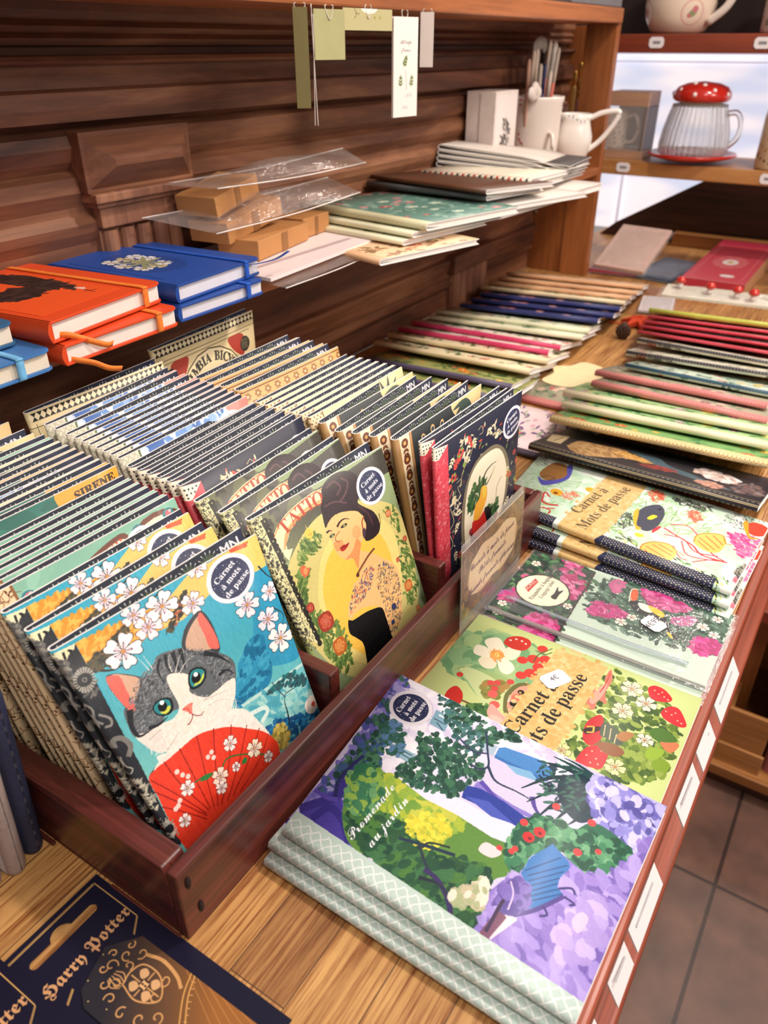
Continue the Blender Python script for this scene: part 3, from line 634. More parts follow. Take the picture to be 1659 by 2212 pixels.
ART['gnome_art'] = (152, 218, 2.8, '''
P|#c6d48e|70.9,-187.5 155.3,-9.5 162.6,245.3 -101.9,254.6
S|#7fae7c|114.6,3.3 116.6,16.6 128.4,45.1 132.1,70.8 125.6,85 81.6,85.3 66.4,70.2 46.3,56.1 68.5,19.8 72.4,-2.4
D|#8fb884,#a8c488,#6f9f70|200,14,1.4,-.4|112.2,4.6 128.6,24.9 130.1,67.8 104.2,75.3 72,52.6 71,14.4
S|#f0e8cf|102.6,44.5 115.1,24.5 123.3,24.5 128.7,32.9 120.5,42.9 111.7,49
S|#efe6cb|102.6,44.5 122.4,45.9 125.3,55.4 118.4,59.4 107.4,56.8
S|#f3ecd6|102.6,44.5 104.1,56.4 96.7,63.6 87.2,60.5 89.2,51.9
S|#ece2c4|101.6,43 89.1,47.2 83.9,39.1 90.2,30.1 101.1,32.5
S|#f0e8cf|104,41.9 96.8,30.7 97.2,21.5 108.2,18.9 110.7,27.7
C|#e8a050|6.5|106.2,41.4
C|#f4d47a|3|106.2,41.4
D|#e08a3c,#f0b060|50,3,.4,.5|107.8,33.1 114.6,43.7 100.3,50.5 96.9,40.4
S|#c4342c|124.9,39.8 135,40 142.2,48.7 142,58.7 134.9,62.8 125.3,60.2 121.9,50.1
C|#f0dcd0|1.2|132.1,43.3 136.4,47.4 136.8,53.1 135,57.9
C|#cf3c34|6|119.1,72.6 111.3,81.6 100.1,78.1 124.1,82.7
C|#cf3c34|5|112.4,64.5 93.1,71.8 136.8,74.2
L|#4a5a2c|1|142.3,81.8 128.1,74.4 115.5,74.1
L|#4a5a2c|1|131.1,69.3 131,78.9 137.3,83.9
S|#c6d49a|71.6,20 75.4,24 77.9,34.4 76.4,50.5 71.6,69.7 61.9,76 48,75.3 38.6,69 45.4,54.7 58.8,36.5 67.5,25.2
S|#9cb878|76.4,50.5 71.6,69.7 81.8,72.3 83.3,56.6 80.1,33.2
C|#c8443c|3.2|64.1,24.5
L|#8fa868|1.4|68.5,19.8 71.6,20 75.4,24
D|#7a7c3c,#8f8a48,#a8844a|70,6,1,0|63.1,47.6 73.9,55.5 75,66.2 58.6,66.6 51.1,59.2
C|#cf4c48|3.4|69.4,53 72.6,58 80.2,67.5 64.8,59
C|#d8605a|4.6|57.9,60.5 47,67.6
S|#6a6a3c|50,74.4 63.4,69.8 78.7,71.9 86.4,79.5 82.6,86.7 54.2,85 38.6,85.1 42.4,78.9
S|#e09a84|51.8,77.1 66.1,74.1 79.3,77.2 83.8,84.3 77.3,87.2 57.4,81.7 43.4,84.6
C|#1c1418|3|73.2,80.8 56.7,80.6
C|#e8705c|5|65,80.9
L|#f0dcc0|1.2|56.3,75.9 66.1,74.1 61,74.6
S|#c8342c|19.6,31.2 37.4,25.1 49.2,28.2 45.1,37.1 34.4,41.8 24,38.1
L|#7a5a3c|2.4|36.4,40.7 36.7,53.6 39.9,64.8
D|#3f6a3c,#5a8448,#2f5434|60,9,.4,.4|31.1,49.1 40.5,55.4 41.8,65.7 32.9,68.2 27,55
S|#e8a49a|36.4,65.6 46.7,65.1 41,76.8 37.7,83.7 27.6,79.8 29.9,71.5
S|#f0bcb0|33.8,69.6 36.2,77.4 32.1,82.9 27.6,78
D|#5f7a34,#7f963f,#46602a,#94a850,#38502a|420,8,.6,.5|87,136 143.7,136.7 142.2,161.8 131.5,188.5 117.9,208.4 90.8,212.5 51.3,208.3 27.8,188.6 25.4,168.1 34.3,139.4 69.1,132.5
D|#5f7a34,#7f963f,#46602a,#94a850|200,8,.6,1.2|76.5,159.8 71.6,190.1 83.4,208.3 54.5,213.3 32.5,196 39.2,175.6
S|#e27a6a|89.1,135.2 105.9,131.6 121.9,139 132.2,137.1 144.6,138.2 130.7,143.8 113.6,143.6 100.6,148.9 101,141.1 88.4,142.3
S|#f0a494|97,134.9 114.5,136.3 126,141 110.4,143 94.9,139.9
L|#b8483c|1|110.9,139.4 122.8,140.4 139.3,139.1
S|#cf3038|138.7,173.9 145.5,177.9 145.3,186.3 138.3,194.9 132.8,194.7 128.3,187.8 128.4,179.5
S|#d0343c|117.5,191.7 127.1,196.3 128.2,204.1 115.7,212.9 109.9,213.6 107.5,208 110.1,196.2
S|#cf3038|24.7,149.5 44.5,151.7 54,162.7 48.4,168.6 30.7,169.3 26.7,161.4
C|#f0c49a|.8|139.5,179.6 136.7,183.8 140.8,185.9 135.9,189 134.2,192.7 119.7,195.1 118,200.4 121.9,202.6 114,206.3 112.5,209.8 37,154.5 43.2,156.9 37.4,162.2 47.4,163.4 31.2,159.7 32.7,165.5
B|#f1e8b8|10.5|130.9,161.9
B|#f1e8c4|9.8|119.4,178
B|#f0e4b4|9.8|100.6,163.2
B|#f3ebc8|7.7|77.9,189.4
B|#ede09c|8.4|30.9,135.9
B|#ede4a0|9.1|37.8,177.6
S|#c23238|70.2,142.2 83.8,147.3 82.2,152.8 61,158.6 48.1,153.6 52.5,145.5
S|#3a2a2c|63.3,143.1 72.2,153.1 68.1,154.5 58.1,146.6
l|#d8b050|1.6|66.1,143.7 69.6,149
l|#d8b050|1.6|69.6,149 63.1,150.6
l|#d8b050|1.6|63.1,150.6 60.1,145.9
S|#4f5a4c|78,154.3 78.2,162.4 71.2,174.5 60.7,173.1 62.7,161.3 64.1,155.9
L|#c8b88a|1|76.8,156.4 63.8,159.3
L|#c8b88a|1|75.3,161.8 62.4,164.6
L|#c8b88a|1|71.8,167.8 60.6,169.2
S|#a8764a|75.5,169.8 79.8,176.5 77.4,180.4 67.2,175.7 67.8,169.2
S|#8a5a3c|55.4,157.4 59.9,171.8 55.5,179.6 47.5,174.4 47.4,163.4
S|#c87a54|83.2,200.7 88.3,208.5 87.5,214.8 76.2,211.8 76.8,205.5
S|#8fae3c|66.5,193.2 74.6,198.5 74.9,206.1 64.6,204.4 59.6,196.8
S|#7f9c34|57.4,200.5 65.4,205.7 63.7,213.7 54.5,213.3 51.5,205.2
S|#4f7434|90.4,189.1 98.5,197.9 92.8,211.9 86.4,207.5 82.7,196.1
P|#d8b878|144.8,85.6 145.7,135.1 22.1,131.3 -146.3,118.3 -84.3,50 29.3,82.5
D|#cda764,#e2c68c,#d2ae6c|420,4,1,0|142.2,86.6 144.3,132.9 25.8,129.8 27.4,83.4
T|#2a2420|20|serif|Carnet à|28,97.8 94.9,105.8
T|#2a2420|20|serif|Mots de passe|9.1,116.4 115,123.9
''')
ART['toucan_art'] = (122, 216, 3, '''
P|#c3d6c6|-9.6,-54.2 163,-24 148.7,248.6 -48,222.3
P|#32403a|-2.8,-3 124.5,-2.5 118.5,72.8 25.8,74.7 -16.1,77.9 -17.4,2.3
D|#3f6a48,#2c4a38,#5f8a5c,#24382f,#6f5a5a|260,9,.5,.6|1,-2.8 115.1,-3 115.7,71.7 23,75.8 -11.9,74.3
D|#b83a78,#d0609a,#a82c66,#e08ab0|90,9,.5,.5|112.5,34 125,46.7 94.7,70.9 60.1,71.5 58.9,63.7
D|#b83a78,#d0609a,#a82c66|90,9,.5,.5|3.4,40 17.1,50.2 9.7,71.3 -12.9,72.7 -12.4,52.9
D|#c8608c,#b83a78,#9a5a90|60,9,.5,.5|25.6,0.3 44.2,11 79,8.4 31.4,21.1 16.1,9.1
B|#f4efdc|5.8|97.9,11.3
B|#f4efdc|5.4|11.3,10.3
B|#f4efdc|5.4|-8.1,11.2
B|#f4efdc|5.4|43.5,68.8
C|#2f302c|29|54.9,36.6
C|#e9e4c8|27.5|54.9,36.6
C|#f0ecd2|25|54.9,36.6
P|#c8463c|49,18.5 71.1,21.8 66.4,27 43.6,25.2
T|#f0d8c8|6.5|sans|BICKIEL|45.1,22.6 67.7,25.2
T|#4a4a40|6.5|serif|Étiquette à bagage|28.5,34 90.2,35.4
T|#5a5a50|6|serif|Luggage label|35.2,41.5 82.1,41.9
S|#2f302c|48.9,48.2 57,49 70,47.9 62.6,51.5 67,55.4 56.7,54.3 47,54.1
l|#3a2a26|1.6|116.2,72.5 -14.8,77.4
P|#4a6a58|117.2,90 128.6,214.7 46.9,214.7 37,92.1 72.8,91.1
D|#3a5a48,#2c4638,#6a8a78,#50705c,#223a30|560,10,.4,.5|116.6,92.2 126,213.5 49.6,214.1 39.1,95.3
D|#c03c84,#a82c6c,#d868a0|180,9,.45,.4|110.9,126.4 117.3,136.4 110.7,172.8 97.2,168.8 90.9,142.1
D|#c03c84,#a82c6c,#d868a0|130,9,.45,.4|44.8,93.2 65.7,91.6 70.1,109.9 62.4,126 52.3,115.8
D|#c03c84,#d0509a,#a82c6c|120,9,.45,.4|45.3,192.8 65.9,194.8 70,211.3 49.6,214.1 42.4,200.4
D|#d0709a,#c05c8c|90,7,.35,.4|112.2,91.7 116.5,104.6 98.1,106.6 93.8,99.9
D|#c86c9c,#b8609a|80,6,.35,.2|84,164.8 96.2,183.8 82.2,183.6 73.1,169.6
B|#f4efdc|6.5|48.2,122.9
B|#f4efdc|5.8|61.5,130.1
B|#f4efdc|6.8|85.2,193.7
B|#f4efdc|6.1|105.4,203.4
B|#f4efdc|6.1|78.1,206
S|#1c1f22|83.5,122.1 84.6,132.5 82.7,146.4 79.9,158.5 67.2,165.7 51.3,177.2 51.1,171.9 65.1,157.1 70.6,138.6 74.4,127.9
S|#f0ece0|89.2,128.1 90.3,138.5 85.8,145.5 79.2,143.7 80.1,133.9
S|#f0c42c|90.3,138.5 88.9,150.3 83.9,156.5 77.8,155.3 81.7,144.8
S|#e0602c|104.5,116.5 112,119.1 105,123.3 92.9,125.1 89.7,120.2
L|#f4ead8|1.2|85.5,119.5 103.9,115.7 110.4,116.6 111.8,121.8
S|#1c1f22|84,120 88.7,121.5 90.8,127.7 83,127.2
S|#1c1f22|75.9,157.8 62.4,168.8 52.2,178.7 55.7,168.8
S|#e8c83a|57.1,165.7 57.6,169.2 50.7,173.8 51.5,170
''')
ART['fish_art'] = (158, 280, 2.6, '''
P|#e2ede0|213.6,-94.2 275.8,290.2 -77.7,310.8 -65.3,-39.3
D|#c9e4cc,#d4ead8,#eef4ea,#bfe0c4|300,12,3,-.9|115.2,-24.1 153.6,99 173.7,246.5 72.5,288.4 5.9,273.7 -12.1,137.8 -6.6,36.2
D|#8fc07a,#a8d08c|180,11,.1,-.7|64.9,5.2 114.2,24.7 113.2,70.5 42.3,75.9 2.6,48
D|#8fbf6c,#a4cc80,#78a860|280,13,.09,-1.0|22.6,129.2 144,143.5 155.3,188.4 125.6,233.1 77.7,229 56.6,172
D|#7fb06a,#c4cc60,#3a3a34|160,6,.3,.5|25,132.3 33.2,153 21.8,179.6 22.7,218.9 15.3,255 22,275.8 -2.3,259.9 -4.1,209.6
D|#d86aa0,#c84488,#e08ab4|130,8,.4,.4|110,249.3 116.8,277.5 93.4,286.5 67.8,273.6 86.3,259
D|#d86a80,#e08a98|60,7,.4,.4|29.3,280.3 35.1,291.4 16.2,289.9 12.5,281.5
D|#e07a5c,#d8543c|60,7,.3,.8|134.2,148.7 154.9,151.9 142.5,165.6 122.1,162.4
D|#e07a5c,#d8543c|50,7,.3,.8|119.9,198.9 132.6,204.3 123.3,214.2 105.1,212.3
D|#3a3f3a,#565a54|60,8,.25,.4|144.8,174.6 150.3,199.2 151,222.6 134.9,212.8 133.9,189.2
D|#3a3f3a,#6a6a60|110,6,.2,.9|50,131.4 71,136.1 78.3,145.5 60.3,155.4 40.6,146.6
D|#4a4a48,#8a8a84|120,5,.2,.9|139.3,234.6 163.1,249.2 161.2,273.3 125.5,268.8 123.3,245.8
D|#4a4a48,#6a6a64,#b8b0a0|160,5,.2,.9|37.9,273.3 72.5,288.4 42.4,295.8 24.9,287.7
D|#6a6a60,#9a9a8c|90,5,.2,.9|128.7,-5.3 147.4,6.3 125.9,19.9 115.4,5.2
L|#c43c3c|3.6|41.7,19.9 40.2,36.7 33.8,52.9 39.4,66.2
L|#c43c3c|2.6|41.1,31.8 27.3,44.4 16.4,42.2
L|#c43c3c|2.4|37,44.9 57.6,40.9 50.7,50.5
L|#c43c3c|2.2|28.7,27.8 31.7,38 21.6,49 29.9,65.6
L|#c43c3c|2|24.2,52.4 22.5,62 14.3,63.2
L|#c4444c|2.4|71.7,185.9 64.6,202.7 56.9,222.8 44.9,236.6 47.5,262.6
L|#c4444c|1.8|58.5,190 62.8,210.4 46.6,229.2 53.1,251.2
L|#c4444c|1.8|83.1,189.7 92.6,207 75.5,226.1 54.8,244 48.3,259.1
L|#c4444c|1.6|58.4,210 36.5,221.8 37.5,237 46.1,256.4
L|#c4444c|1.4|25.7,231.9 42.4,247.4 46.8,259.5
L|#c4444c|1.4|43,205.7 25.7,218 25.3,226.8
S|#9a6c3c|98.5,17 125.9,19.9 138.5,26.6 139,38 127.2,49.4 107.9,50.2 91.3,40.9 85.9,26.9
S|#5a58b4|89.3,18 84,27.7 93.2,40.1 111.8,48.7 136.3,41.3 144.2,45.1 128.5,51.2 105.4,53.4 83.8,43.9 71.5,30.6
L|#2c2850|1|87,21.8 97.4,29.2 97,38.6 86.1,33.8
C|#e8b030|8|66.7,53
C|#8a4a1c|3|64.2,52.9
C|#e8b030|6|98.4,85.8
D|#e8906c,#d8705c|50,8,.2,.2|66.9,59.6 82.1,73.5 72.5,79.4 60,69
S|#e0a428|-0.7,43.8 4.4,56.2 -1.8,65.4 -10.3,60.2 -12.2,52.1
S|#4a4c5c|53.3,162.6 65.8,151.6 82,150.1 101.9,153.3 116.8,164.1 112.7,173 95.4,178.5 70.3,178.8 53.3,173.1
S|#e8b83c|65.8,151.6 83.6,146.6 94.2,149 76.3,154 58.2,158.1 55.1,164.9 48.2,161.4
S|#e8d83c|79.5,163.6 90.5,166.7 90.6,172.4 79.1,168.5
S|#c83c4c|60.1,176.5 71.5,180.3 69.4,182.9 53.5,178.6
S|#e8d43c|40.4,162.1 43.1,170.7 38.3,172.3 35.1,165.8
C|#1c1c24|1.8|108,169.7
S|#f2c468|8.8,178.3 23.8,177.1 36.9,185.8 42.7,200.4 35.9,211.4 18,213.3 4.1,203.5 2.4,189.6
S|#f2c468|63.9,221.6 81.3,221 93.7,231.4 97.8,244.1 83.9,251.2 60.8,249.1 55.4,235.3
l|#e07a50|1.6|23,181 15.3,205.3
l|#e07a50|1.6|30.9,185.9 23,210
l|#e07a50|1.6|35.7,191.7 30.4,209.5
l|#e07a50|1.6|15.5,181.7 6.4,199.2
l|#e07a50|1.6|77.6,223.8 63.3,245
l|#e07a50|1.6|85.4,228.6 69.8,248.3
l|#e07a50|1.6|91.1,235.6 78.4,249.3
l|#e07a50|1.6|69.9,224.2 58.8,239.5
L|#b8801c|1.4|8.8,178.3 23.8,177.1 36.9,185.8 42.7,200.4 35.9,211.4 32.3,221.3
L|#b8801c|1.4|63.9,221.6 81.3,221 93.7,231.4 97.8,244.1 83.9,251.2 85.1,257.6
S|#d84a34|134.5,259.9 147.3,263.3 148.8,273 143.1,280.9 127.7,281.3 119.5,273.6 122.2,264.6
S|#e8a030|139,255.3 145.7,258.7 116.8,267.7 116.8,277.5 110.2,269.3 123.3,261
P|#dfbd80|149.4,92 150.5,141 -20.1,132.9 -57.6,131.2 -62.6,75.6 -21.9,79.7
D|#d2ac6c,#e8cc98|240,4,1,0|144.8,93.6 147.2,138.5 -13.9,130.6 -19.8,81.4
T|#5a4c3a|20|serif|Carnet à|38.4,94.1 110,105.6
T|#5a4c3a|20|serif|Mots de passe|11.8,113 129.5,127.2
''')
ART['heron_art'] = (158, 290, 2.2, '''
P|#2f2b30|69.6,-50.7 253.8,310.9 -132.8,323.9 -69.8,11.3
S|#b08a5c|46.8,38.4 87.8,39.7 96.9,60 105.6,98.6 88.4,114.9 77.5,154.8 61.6,144.3 60.2,116.8 40,101.3 14.3,70.6 25.1,48.8
D|#c49c68,#9a7448,#8a6840,#d0ac78|260,9,.4,.3|48.2,40.2 84.6,45.5 99.4,100.5 74.8,134.2 45.7,99.5 16.9,65.2
D|#d8a85c,#c89048|80,9,.3,.3|72,95.5 93,111.3 67.4,142.7 57.3,130.6
S|#4c626c|107.2,100.4 111.4,123.9 107.7,146.9 80.4,166.7 65.8,199.1 45.2,229.3 38.7,251.5 33.3,245 43.6,204.1 60.2,159.4 86.7,130.8
D|#8a3434,#a04a40|120,7,.4,.2|48.7,137.3 65.9,157.9 60.2,184.2 43.4,172 40.4,143.9
S|#d9d0cc|93.2,199.1 117.1,202.1 118.4,212.2 105.9,231 105.5,247.1 90.9,253.6 71.2,245.5 76.9,228.7 80,208.1
D|#f0e8e4,#c8b8b4,#e0b8a4,#a89088|140,9,.8,.3|93.2,199.1 118.4,212.2 105.5,247.1 83.8,252.9 65.7,238.8 74.3,209.3
D|#c89a84,#b88474|90,8,.5,.3|35.6,209.9 54.7,225.4 38.6,244 22.7,231.9
D|#6a5c60,#8a7c7c,#4a4448,#7a5a50|160,9,.4,-.4|40,253.2 79.5,255.6 99.2,271.7 61.5,287 39,281.2
P|#d8c498|86.7,-0.7 101.6,21.5 42.3,28.5 39.2,9.1
l|#7a6a4c|2|51.1,15.7 84.9,16.9
''')
# ---------------------------------------------------------------- materials
def lin(c):
    c = rgb(c).astype(float)
    return tuple(np.where(c <= .04045, c/12.92, ((c+.055)/1.055)**2.4))+(1.0,)
_mats = {}
def new_mat(name):
    m = bpy.data.materials.new(name); m.use_nodes = True
    return m, m.node_tree.nodes, m.node_tree.links, m.node_tree.nodes['Principled BSDF']
def plain(name, c, rough=.5, coat=0.0, metal=0.0, var=.06, scale=60, trans=0.0, emit=None, alpha=1.0, bump=0.0, ior=1.45):
    if name in _mats: return _mats[name]
    m, n, l, b = new_mat(name)
    c = lin(c)
    no = n.new('ShaderNodeTexNoise'); no.inputs['Scale'].default_value = scale; no.inputs['Detail'].default_value = 3
    tc = n.new('ShaderNodeTexCoord'); l.new(tc.outputs['Object'], no.inputs['Vector'])
    r = n.new('ShaderNodeValToRGB')
    r.color_ramp.elements[0].position = .3; r.color_ramp.elements[1].position = .7
    r.color_ramp.elements[0].color = tuple(v*(1-var) for v in c[:3])+(1,)
    r.color_ramp.elements[1].color = tuple(min(1, v*(1+var)) for v in c[:3])+(1,)
    l.new(no.outputs['Fac'], r.inputs['Fac']); l.new(r.outputs['Color'], b.inputs['Base Color'])
    b.inputs['Roughness'].default_value = rough; b.inputs['Coat Weight'].default_value = coat
    b.inputs['Coat Roughness'].default_value = .15
    b.inputs['Metallic'].default_value = metal; b.inputs['Transmission Weight'].default_value = trans
    b.inputs['IOR'].default_value = ior
    b.inputs['Alpha'].default_value = alpha
    if bump:
        bp = n.new('ShaderNodeBump'); bp.inputs['Strength'].default_value = bump; bp.inputs['Distance'].default_value = .001
        l.new(no.outputs['Fac'], bp.inputs['Height']); l.new(bp.outputs['Normal'], b.inputs['Normal'])
    if emit:
        b.inputs['Emission Color'].default_value = lin(emit[0]); b.inputs['Emission Strength'].default_value = emit[1]
    _mats[name] = m
    return m
def film(name, c='#ffffff', amt=.12):
    """clear cellophane: see-through sheet with a glossy surface"""
    if name in _mats: return _mats[name]
    m, n, l, b = new_mat(name)
    n.remove(b); out = n['Material Output']
    t = n.new('ShaderNodeBsdfTransparent'); g = n.new('ShaderNodeBsdfGlossy'); g.inputs['Roughness'].default_value = .12
    d = n.new('ShaderNodeBsdfDiffuse'); d.inputs['Color'].default_value = lin(c)
    lw = n.new('ShaderNodeLayerWeight'); lw.inputs['Blend'].default_value = .25
    fr = n.new('ShaderNodeMath'); fr.operation = 'MULTIPLY_ADD'; fr.inputs[1].default_value = .30; fr.inputs[2].default_value = .04
    l.new(lw.outputs['Facing'], fr.inputs[0])
    no = n.new('ShaderNodeTexNoise'); no.inputs['Scale'].default_value = 25
    bp = n.new('ShaderNodeBump'); bp.inputs['Strength'].default_value = .5; bp.inputs['Distance'].default_value = .004
    l.new(no.outputs['Fac'], bp.inputs['Height']); l.new(bp.outputs['Normal'], g.inputs['Normal'])
    m1 = n.new('ShaderNodeMixShader'); m1.inputs[0].default_value = amt
    l.new(t.outputs[0], m1.inputs[1]); l.new(d.outputs[0], m1.inputs[2])
    m2 = n.new('ShaderNodeMixShader'); l.new(fr.outputs[0], m2.inputs[0])
    l.new(m1.outputs[0], m2.inputs[1]); l.new(g.outputs[0], m2.inputs[2]); l.new(m2.outputs[0], out.inputs[0])
    _mats[name] = m
    return m
def wood(name, dark, mid, light, axis=1, rough=.45, coat=.1, fine=220, stretch=18, knots=3.0, lines=.5):
    """long-grain timber; axis = the object axis the grain runs along"""
    if name in _mats: return _mats[name]
    m, n, l, b = new_mat(name)
    tc = n.new('ShaderNodeTexCoord'); mp = n.new('ShaderNodeMapping'); l.new(tc.outputs['Object'], mp.inputs['Vector'])
    s = [fine/6]*3; s[axis] = fine/6/stretch; mp.inputs['Scale'].default_value = s
    n1 = n.new('ShaderNodeTexNoise'); n1.inputs['Scale'].default_value = 1.0; n1.inputs['Detail'].default_value = 6; n1.inputs['Roughness'].default_value = .65; n1.inputs['Distortion'].default_value = .6
    l.new(mp.outputs[0], n1.inputs['Vector'])
    mp2 = n.new('ShaderNodeMapping'); l.new(tc.outputs['Object'], mp2.inputs['Vector'])
    s = [fine*1.6]*3; s[axis] = fine*1.6/(stretch*2.5); mp2.inputs['Scale'].default_value = s
    n2 = n.new('ShaderNodeTexNoise'); n2.inputs['Scale'].default_value = 1.0; n2.inputs['Detail'].default_value = 4
    l.new(mp2.outputs[0], n2.inputs['Vector'])
    r = n.new('ShaderNodeValToRGB'); r.color_ramp.elements[0].position = .32; r.color_ramp.elements[1].position = .68
    r.color_ramp.elements[0].color = lin(dark); r.color_ramp.elements[1].color = lin(light)
    e = r.color_ramp.elements.new(.5); e.color = lin(mid)
    l.new(n1.outputs['Fac'], r.inputs['Fac'])
    r2 = n.new('ShaderNodeValToRGB'); r2.color_ramp.elements[0].position = .38; r2.color_ramp.elements[1].position = .52
    r2.color_ramp.elements[0].color = (1-lines,)*3+(1,); r2.color_ramp.elements[1].color = (1, 1, 1, 1)
    l.new(n2.outputs['Fac'], r2.inputs['Fac'])
    mx = n.new('ShaderNodeMixRGB'); mx.blend_type = 'MULTIPLY'; mx.inputs[0].default_value = 1
    l.new(r.outputs[0], mx.inputs[1]); l.new(r2.outputs[0], mx.inputs[2]); l.new(mx.outputs[0], b.inputs['Base Color'])
    b.inputs['Roughness'].default_value = rough; b.inputs['Coat Weight'].default_value = coat; b.inputs['Coat Roughness'].default_value = .2
    bp = n.new('ShaderNodeBump'); bp.inputs['Strength'].default_value = .35; bp.inputs['Distance'].default_value = .0008
    l.new(n2.outputs['Fac'], bp.inputs['Height']); l.new(bp.outputs['Normal'], b.inputs['Normal'])
    _mats[name] = m
    return m
def butcher_block():
    """staves along y, butted end to end, each its own tone"""
    m, n, l, b = new_mat('butcher_block')
    tc = n.new('ShaderNodeTexCoord'); sp = n.new('ShaderNodeSeparateXYZ'); l.new(tc.outputs['Object'], sp.inputs[0])
    cb = n.new('ShaderNodeCombineXYZ'); l.new(sp.outputs[1], cb.inputs[0]); l.new(sp.outputs[0], cb.inputs[1])
    ad = n.new('ShaderNodeVectorMath'); ad.operation = 'ADD'; ad.inputs[1].default_value = (.077, .012, 0); l.new(cb.outputs[0], ad.inputs[0])
    br = n.new('ShaderNodeTexBrick'); br.inputs['Scale'].default_value = 1; br.inputs['Brick Width'].default_value = .25
    br.inputs['Row Height'].default_value = .043; br.inputs['Mortar Size'].default_value = .0004; br.inputs['Mortar Smooth'].default_value = .1
    br.inputs['Color1'].default_value = (0, 0, 0, 1); br.inputs['Color2'].default_value = (1, 1, 1, 1); br.inputs['Mortar'].default_value = (.0, .0, .0, 1)
    br.offset = .37; l.new(ad.outputs[0], br.inputs['Vector'])
    tone = n.new('ShaderNodeValToRGB'); cr = tone.color_ramp
    cr.elements[0].position = 0; cr.elements[0].color = lin('#ac7c4a'); cr.elements[1].position = 1; cr.elements[1].color = lin('#d4a262')
    for p, c in ((.07, '#b68550'), (.14, '#c99458'), (.5, '#cf9c5e'), (.8, '#d6a566')):
        e = cr.elements.new(p); e.color = lin(c)
    l.new(br.outputs['Color'], tone.inputs['Fac'])
    mp = n.new('ShaderNodeMapping'); mp.inputs['Scale'].default_value = (420, 11, 1); l.new(tc.outputs['Object'], mp.inputs['Vector'])
    ns = n.new('ShaderNodeTexNoise'); ns.inputs['Scale'].default_value = 1; ns.inputs['Detail'].default_value = 5; ns.inputs['Roughness'].default_value = .7; l.new(mp.outputs[0], ns.inputs['Vector'])
    r2 = n.new('ShaderNodeValToRGB'); r2.color_ramp.elements[0].position = .36; r2.color_ramp.elements[1].position = .56
    r2.color_ramp.elements[0].color = lin('#a87a4c'); r2.color_ramp.elements[1].color = (1, 1, 1, 1); l.new(ns.outputs['Fac'], r2.inputs['Fac'])
    mp3 = n.new('ShaderNodeMapping'); mp3.inputs['Scale'].default_value = (60, 4, 1); l.new(tc.outputs['Object'], mp3.inputs['Vector'])
    n3 = n.new('ShaderNodeTexNoise'); n3.inputs['Scale'].default_value = 1; n3.inputs['Detail'].default_value = 3; l.new(mp3.outputs[0], n3.inputs['Vector'])
    r3 = n.new('ShaderNodeValToRGB'); r3.color_ramp.elements[0].position = .3; r3.color_ramp.elements[1].position = .7
    r3.color_ramp.elements[0].color = (.72, .66, .6, 1); r3.color_ramp.elements[1].color = (1.0, 1.0, 1.0, 1); l.new(n3.outputs['Fac'], r3.inputs['Fac'])
    m1 = n.new('ShaderNodeMixRGB'); m1.blend_type = 'MULTIPLY'; m1.inputs[0].default_value = 1; l.new(tone.outputs[0], m1.inputs[1]); l.new(r2.outputs[0], m1.inputs[2])
    m2 = n.new('ShaderNodeMixRGB'); m2.blend_type = 'MULTIPLY'; m2.inputs[0].default_value = 1; l.new(m1.outputs[0], m2.inputs[1]); l.new(r3.outputs[0], m2.inputs[2])
    m3 = n.new('ShaderNodeMixRGB'); m3.inputs[2].default_value = lin('#4a2c18'); l.new(br.outputs['Fac'], m3.inputs[0]); l.new(m2.outputs[0], m3.inputs[1])
    l.new(m3.outputs[0], b.inputs['Base Color']); b.inputs['Roughness'].default_value = .5; b.inputs['Coat Weight'].default_value = .08
    bp = n.new('ShaderNodeBump'); bp.inputs['Strength'].default_value = .25; bp.inputs['Distance'].default_value = .0006
    l.new(ns.outputs['Fac'], bp.inputs['Height']); l.new(bp.outputs['Normal'], b.inputs['Normal'])
    return m
def printed(name, sheet, rough=.45, coat=.05):
    """a printed sheet: the painted artwork under a thin satin laminate"""
    m, n, l, b = new_mat(name)
    t = n.new('ShaderNodeTexImage'); t.image = sheet.image(name); t.extension = 'MIRROR'
    l.new(t.outputs['Color'], b.inputs['Base Color']); b.inputs['Specular IOR Level'].default_value = .32
    b.inputs['Roughness'].default_value = rough; b.inputs['Coat Weight'].default_value = coat; b.inputs['Coat Roughness'].default_value = .25
    return m

# ---------------------------------------------------------------- objects
def link(name, me, mats, parent=None, smooth=False):
    o = bpy.data.objects.new(name, me); C.objects.link(o)
    for m in (mats if isinstance(mats, (list, tuple)) else [mats]): me.materials.append(m)
    if smooth: me.polygons.foreach_set('use_smooth', [True]*len(me.polygons))
    if parent: o.parent = parent
    return o
def tag(o, label=None, cat=None, group=None, kind=None):
    if label: o['label'] = label
    if cat: o['category'] = cat
    if group: o['group'] = group
    if kind: o['kind'] = kind
    return o
def thing(name, loc, label, cat, group=None, rz=0.0):
    o = bpy.data.objects.new(name, None); C.objects.link(o); o.location = loc; o.rotation_euler = (0, 0, rz)
    o.empty_display_size = .02
    return tag(o, label, cat, group)
def mesh(name, verts, faces, uvs=None, mi=None):
    me = bpy.data.meshes.new(name); me.from_pydata([tuple(v) for v in verts], [], faces)
    if uvs is not None:
        u = me.uv_layers.new(name='uv'); u.data.foreach_set('uv', np.array(uvs, np.float32).ravel())
    if mi is not None: me.polygons.foreach_set('material_index', mi)
    me.update(); return me
def bm_mesh(name, fn, bevel=0.0, seg=2):
    bm = bmesh.new(); fn(bm)
    if bevel: bmesh.ops.bevel(bm, geom=bm.edges[:], offset=bevel, segments=seg, affect='EDGES', profile=.6)
    bmesh.ops.recalc_face_normals(bm, faces=bm.faces[:])
    me = bpy.data.meshes.new(name); bm.to_mesh(me); bm.free(); return me
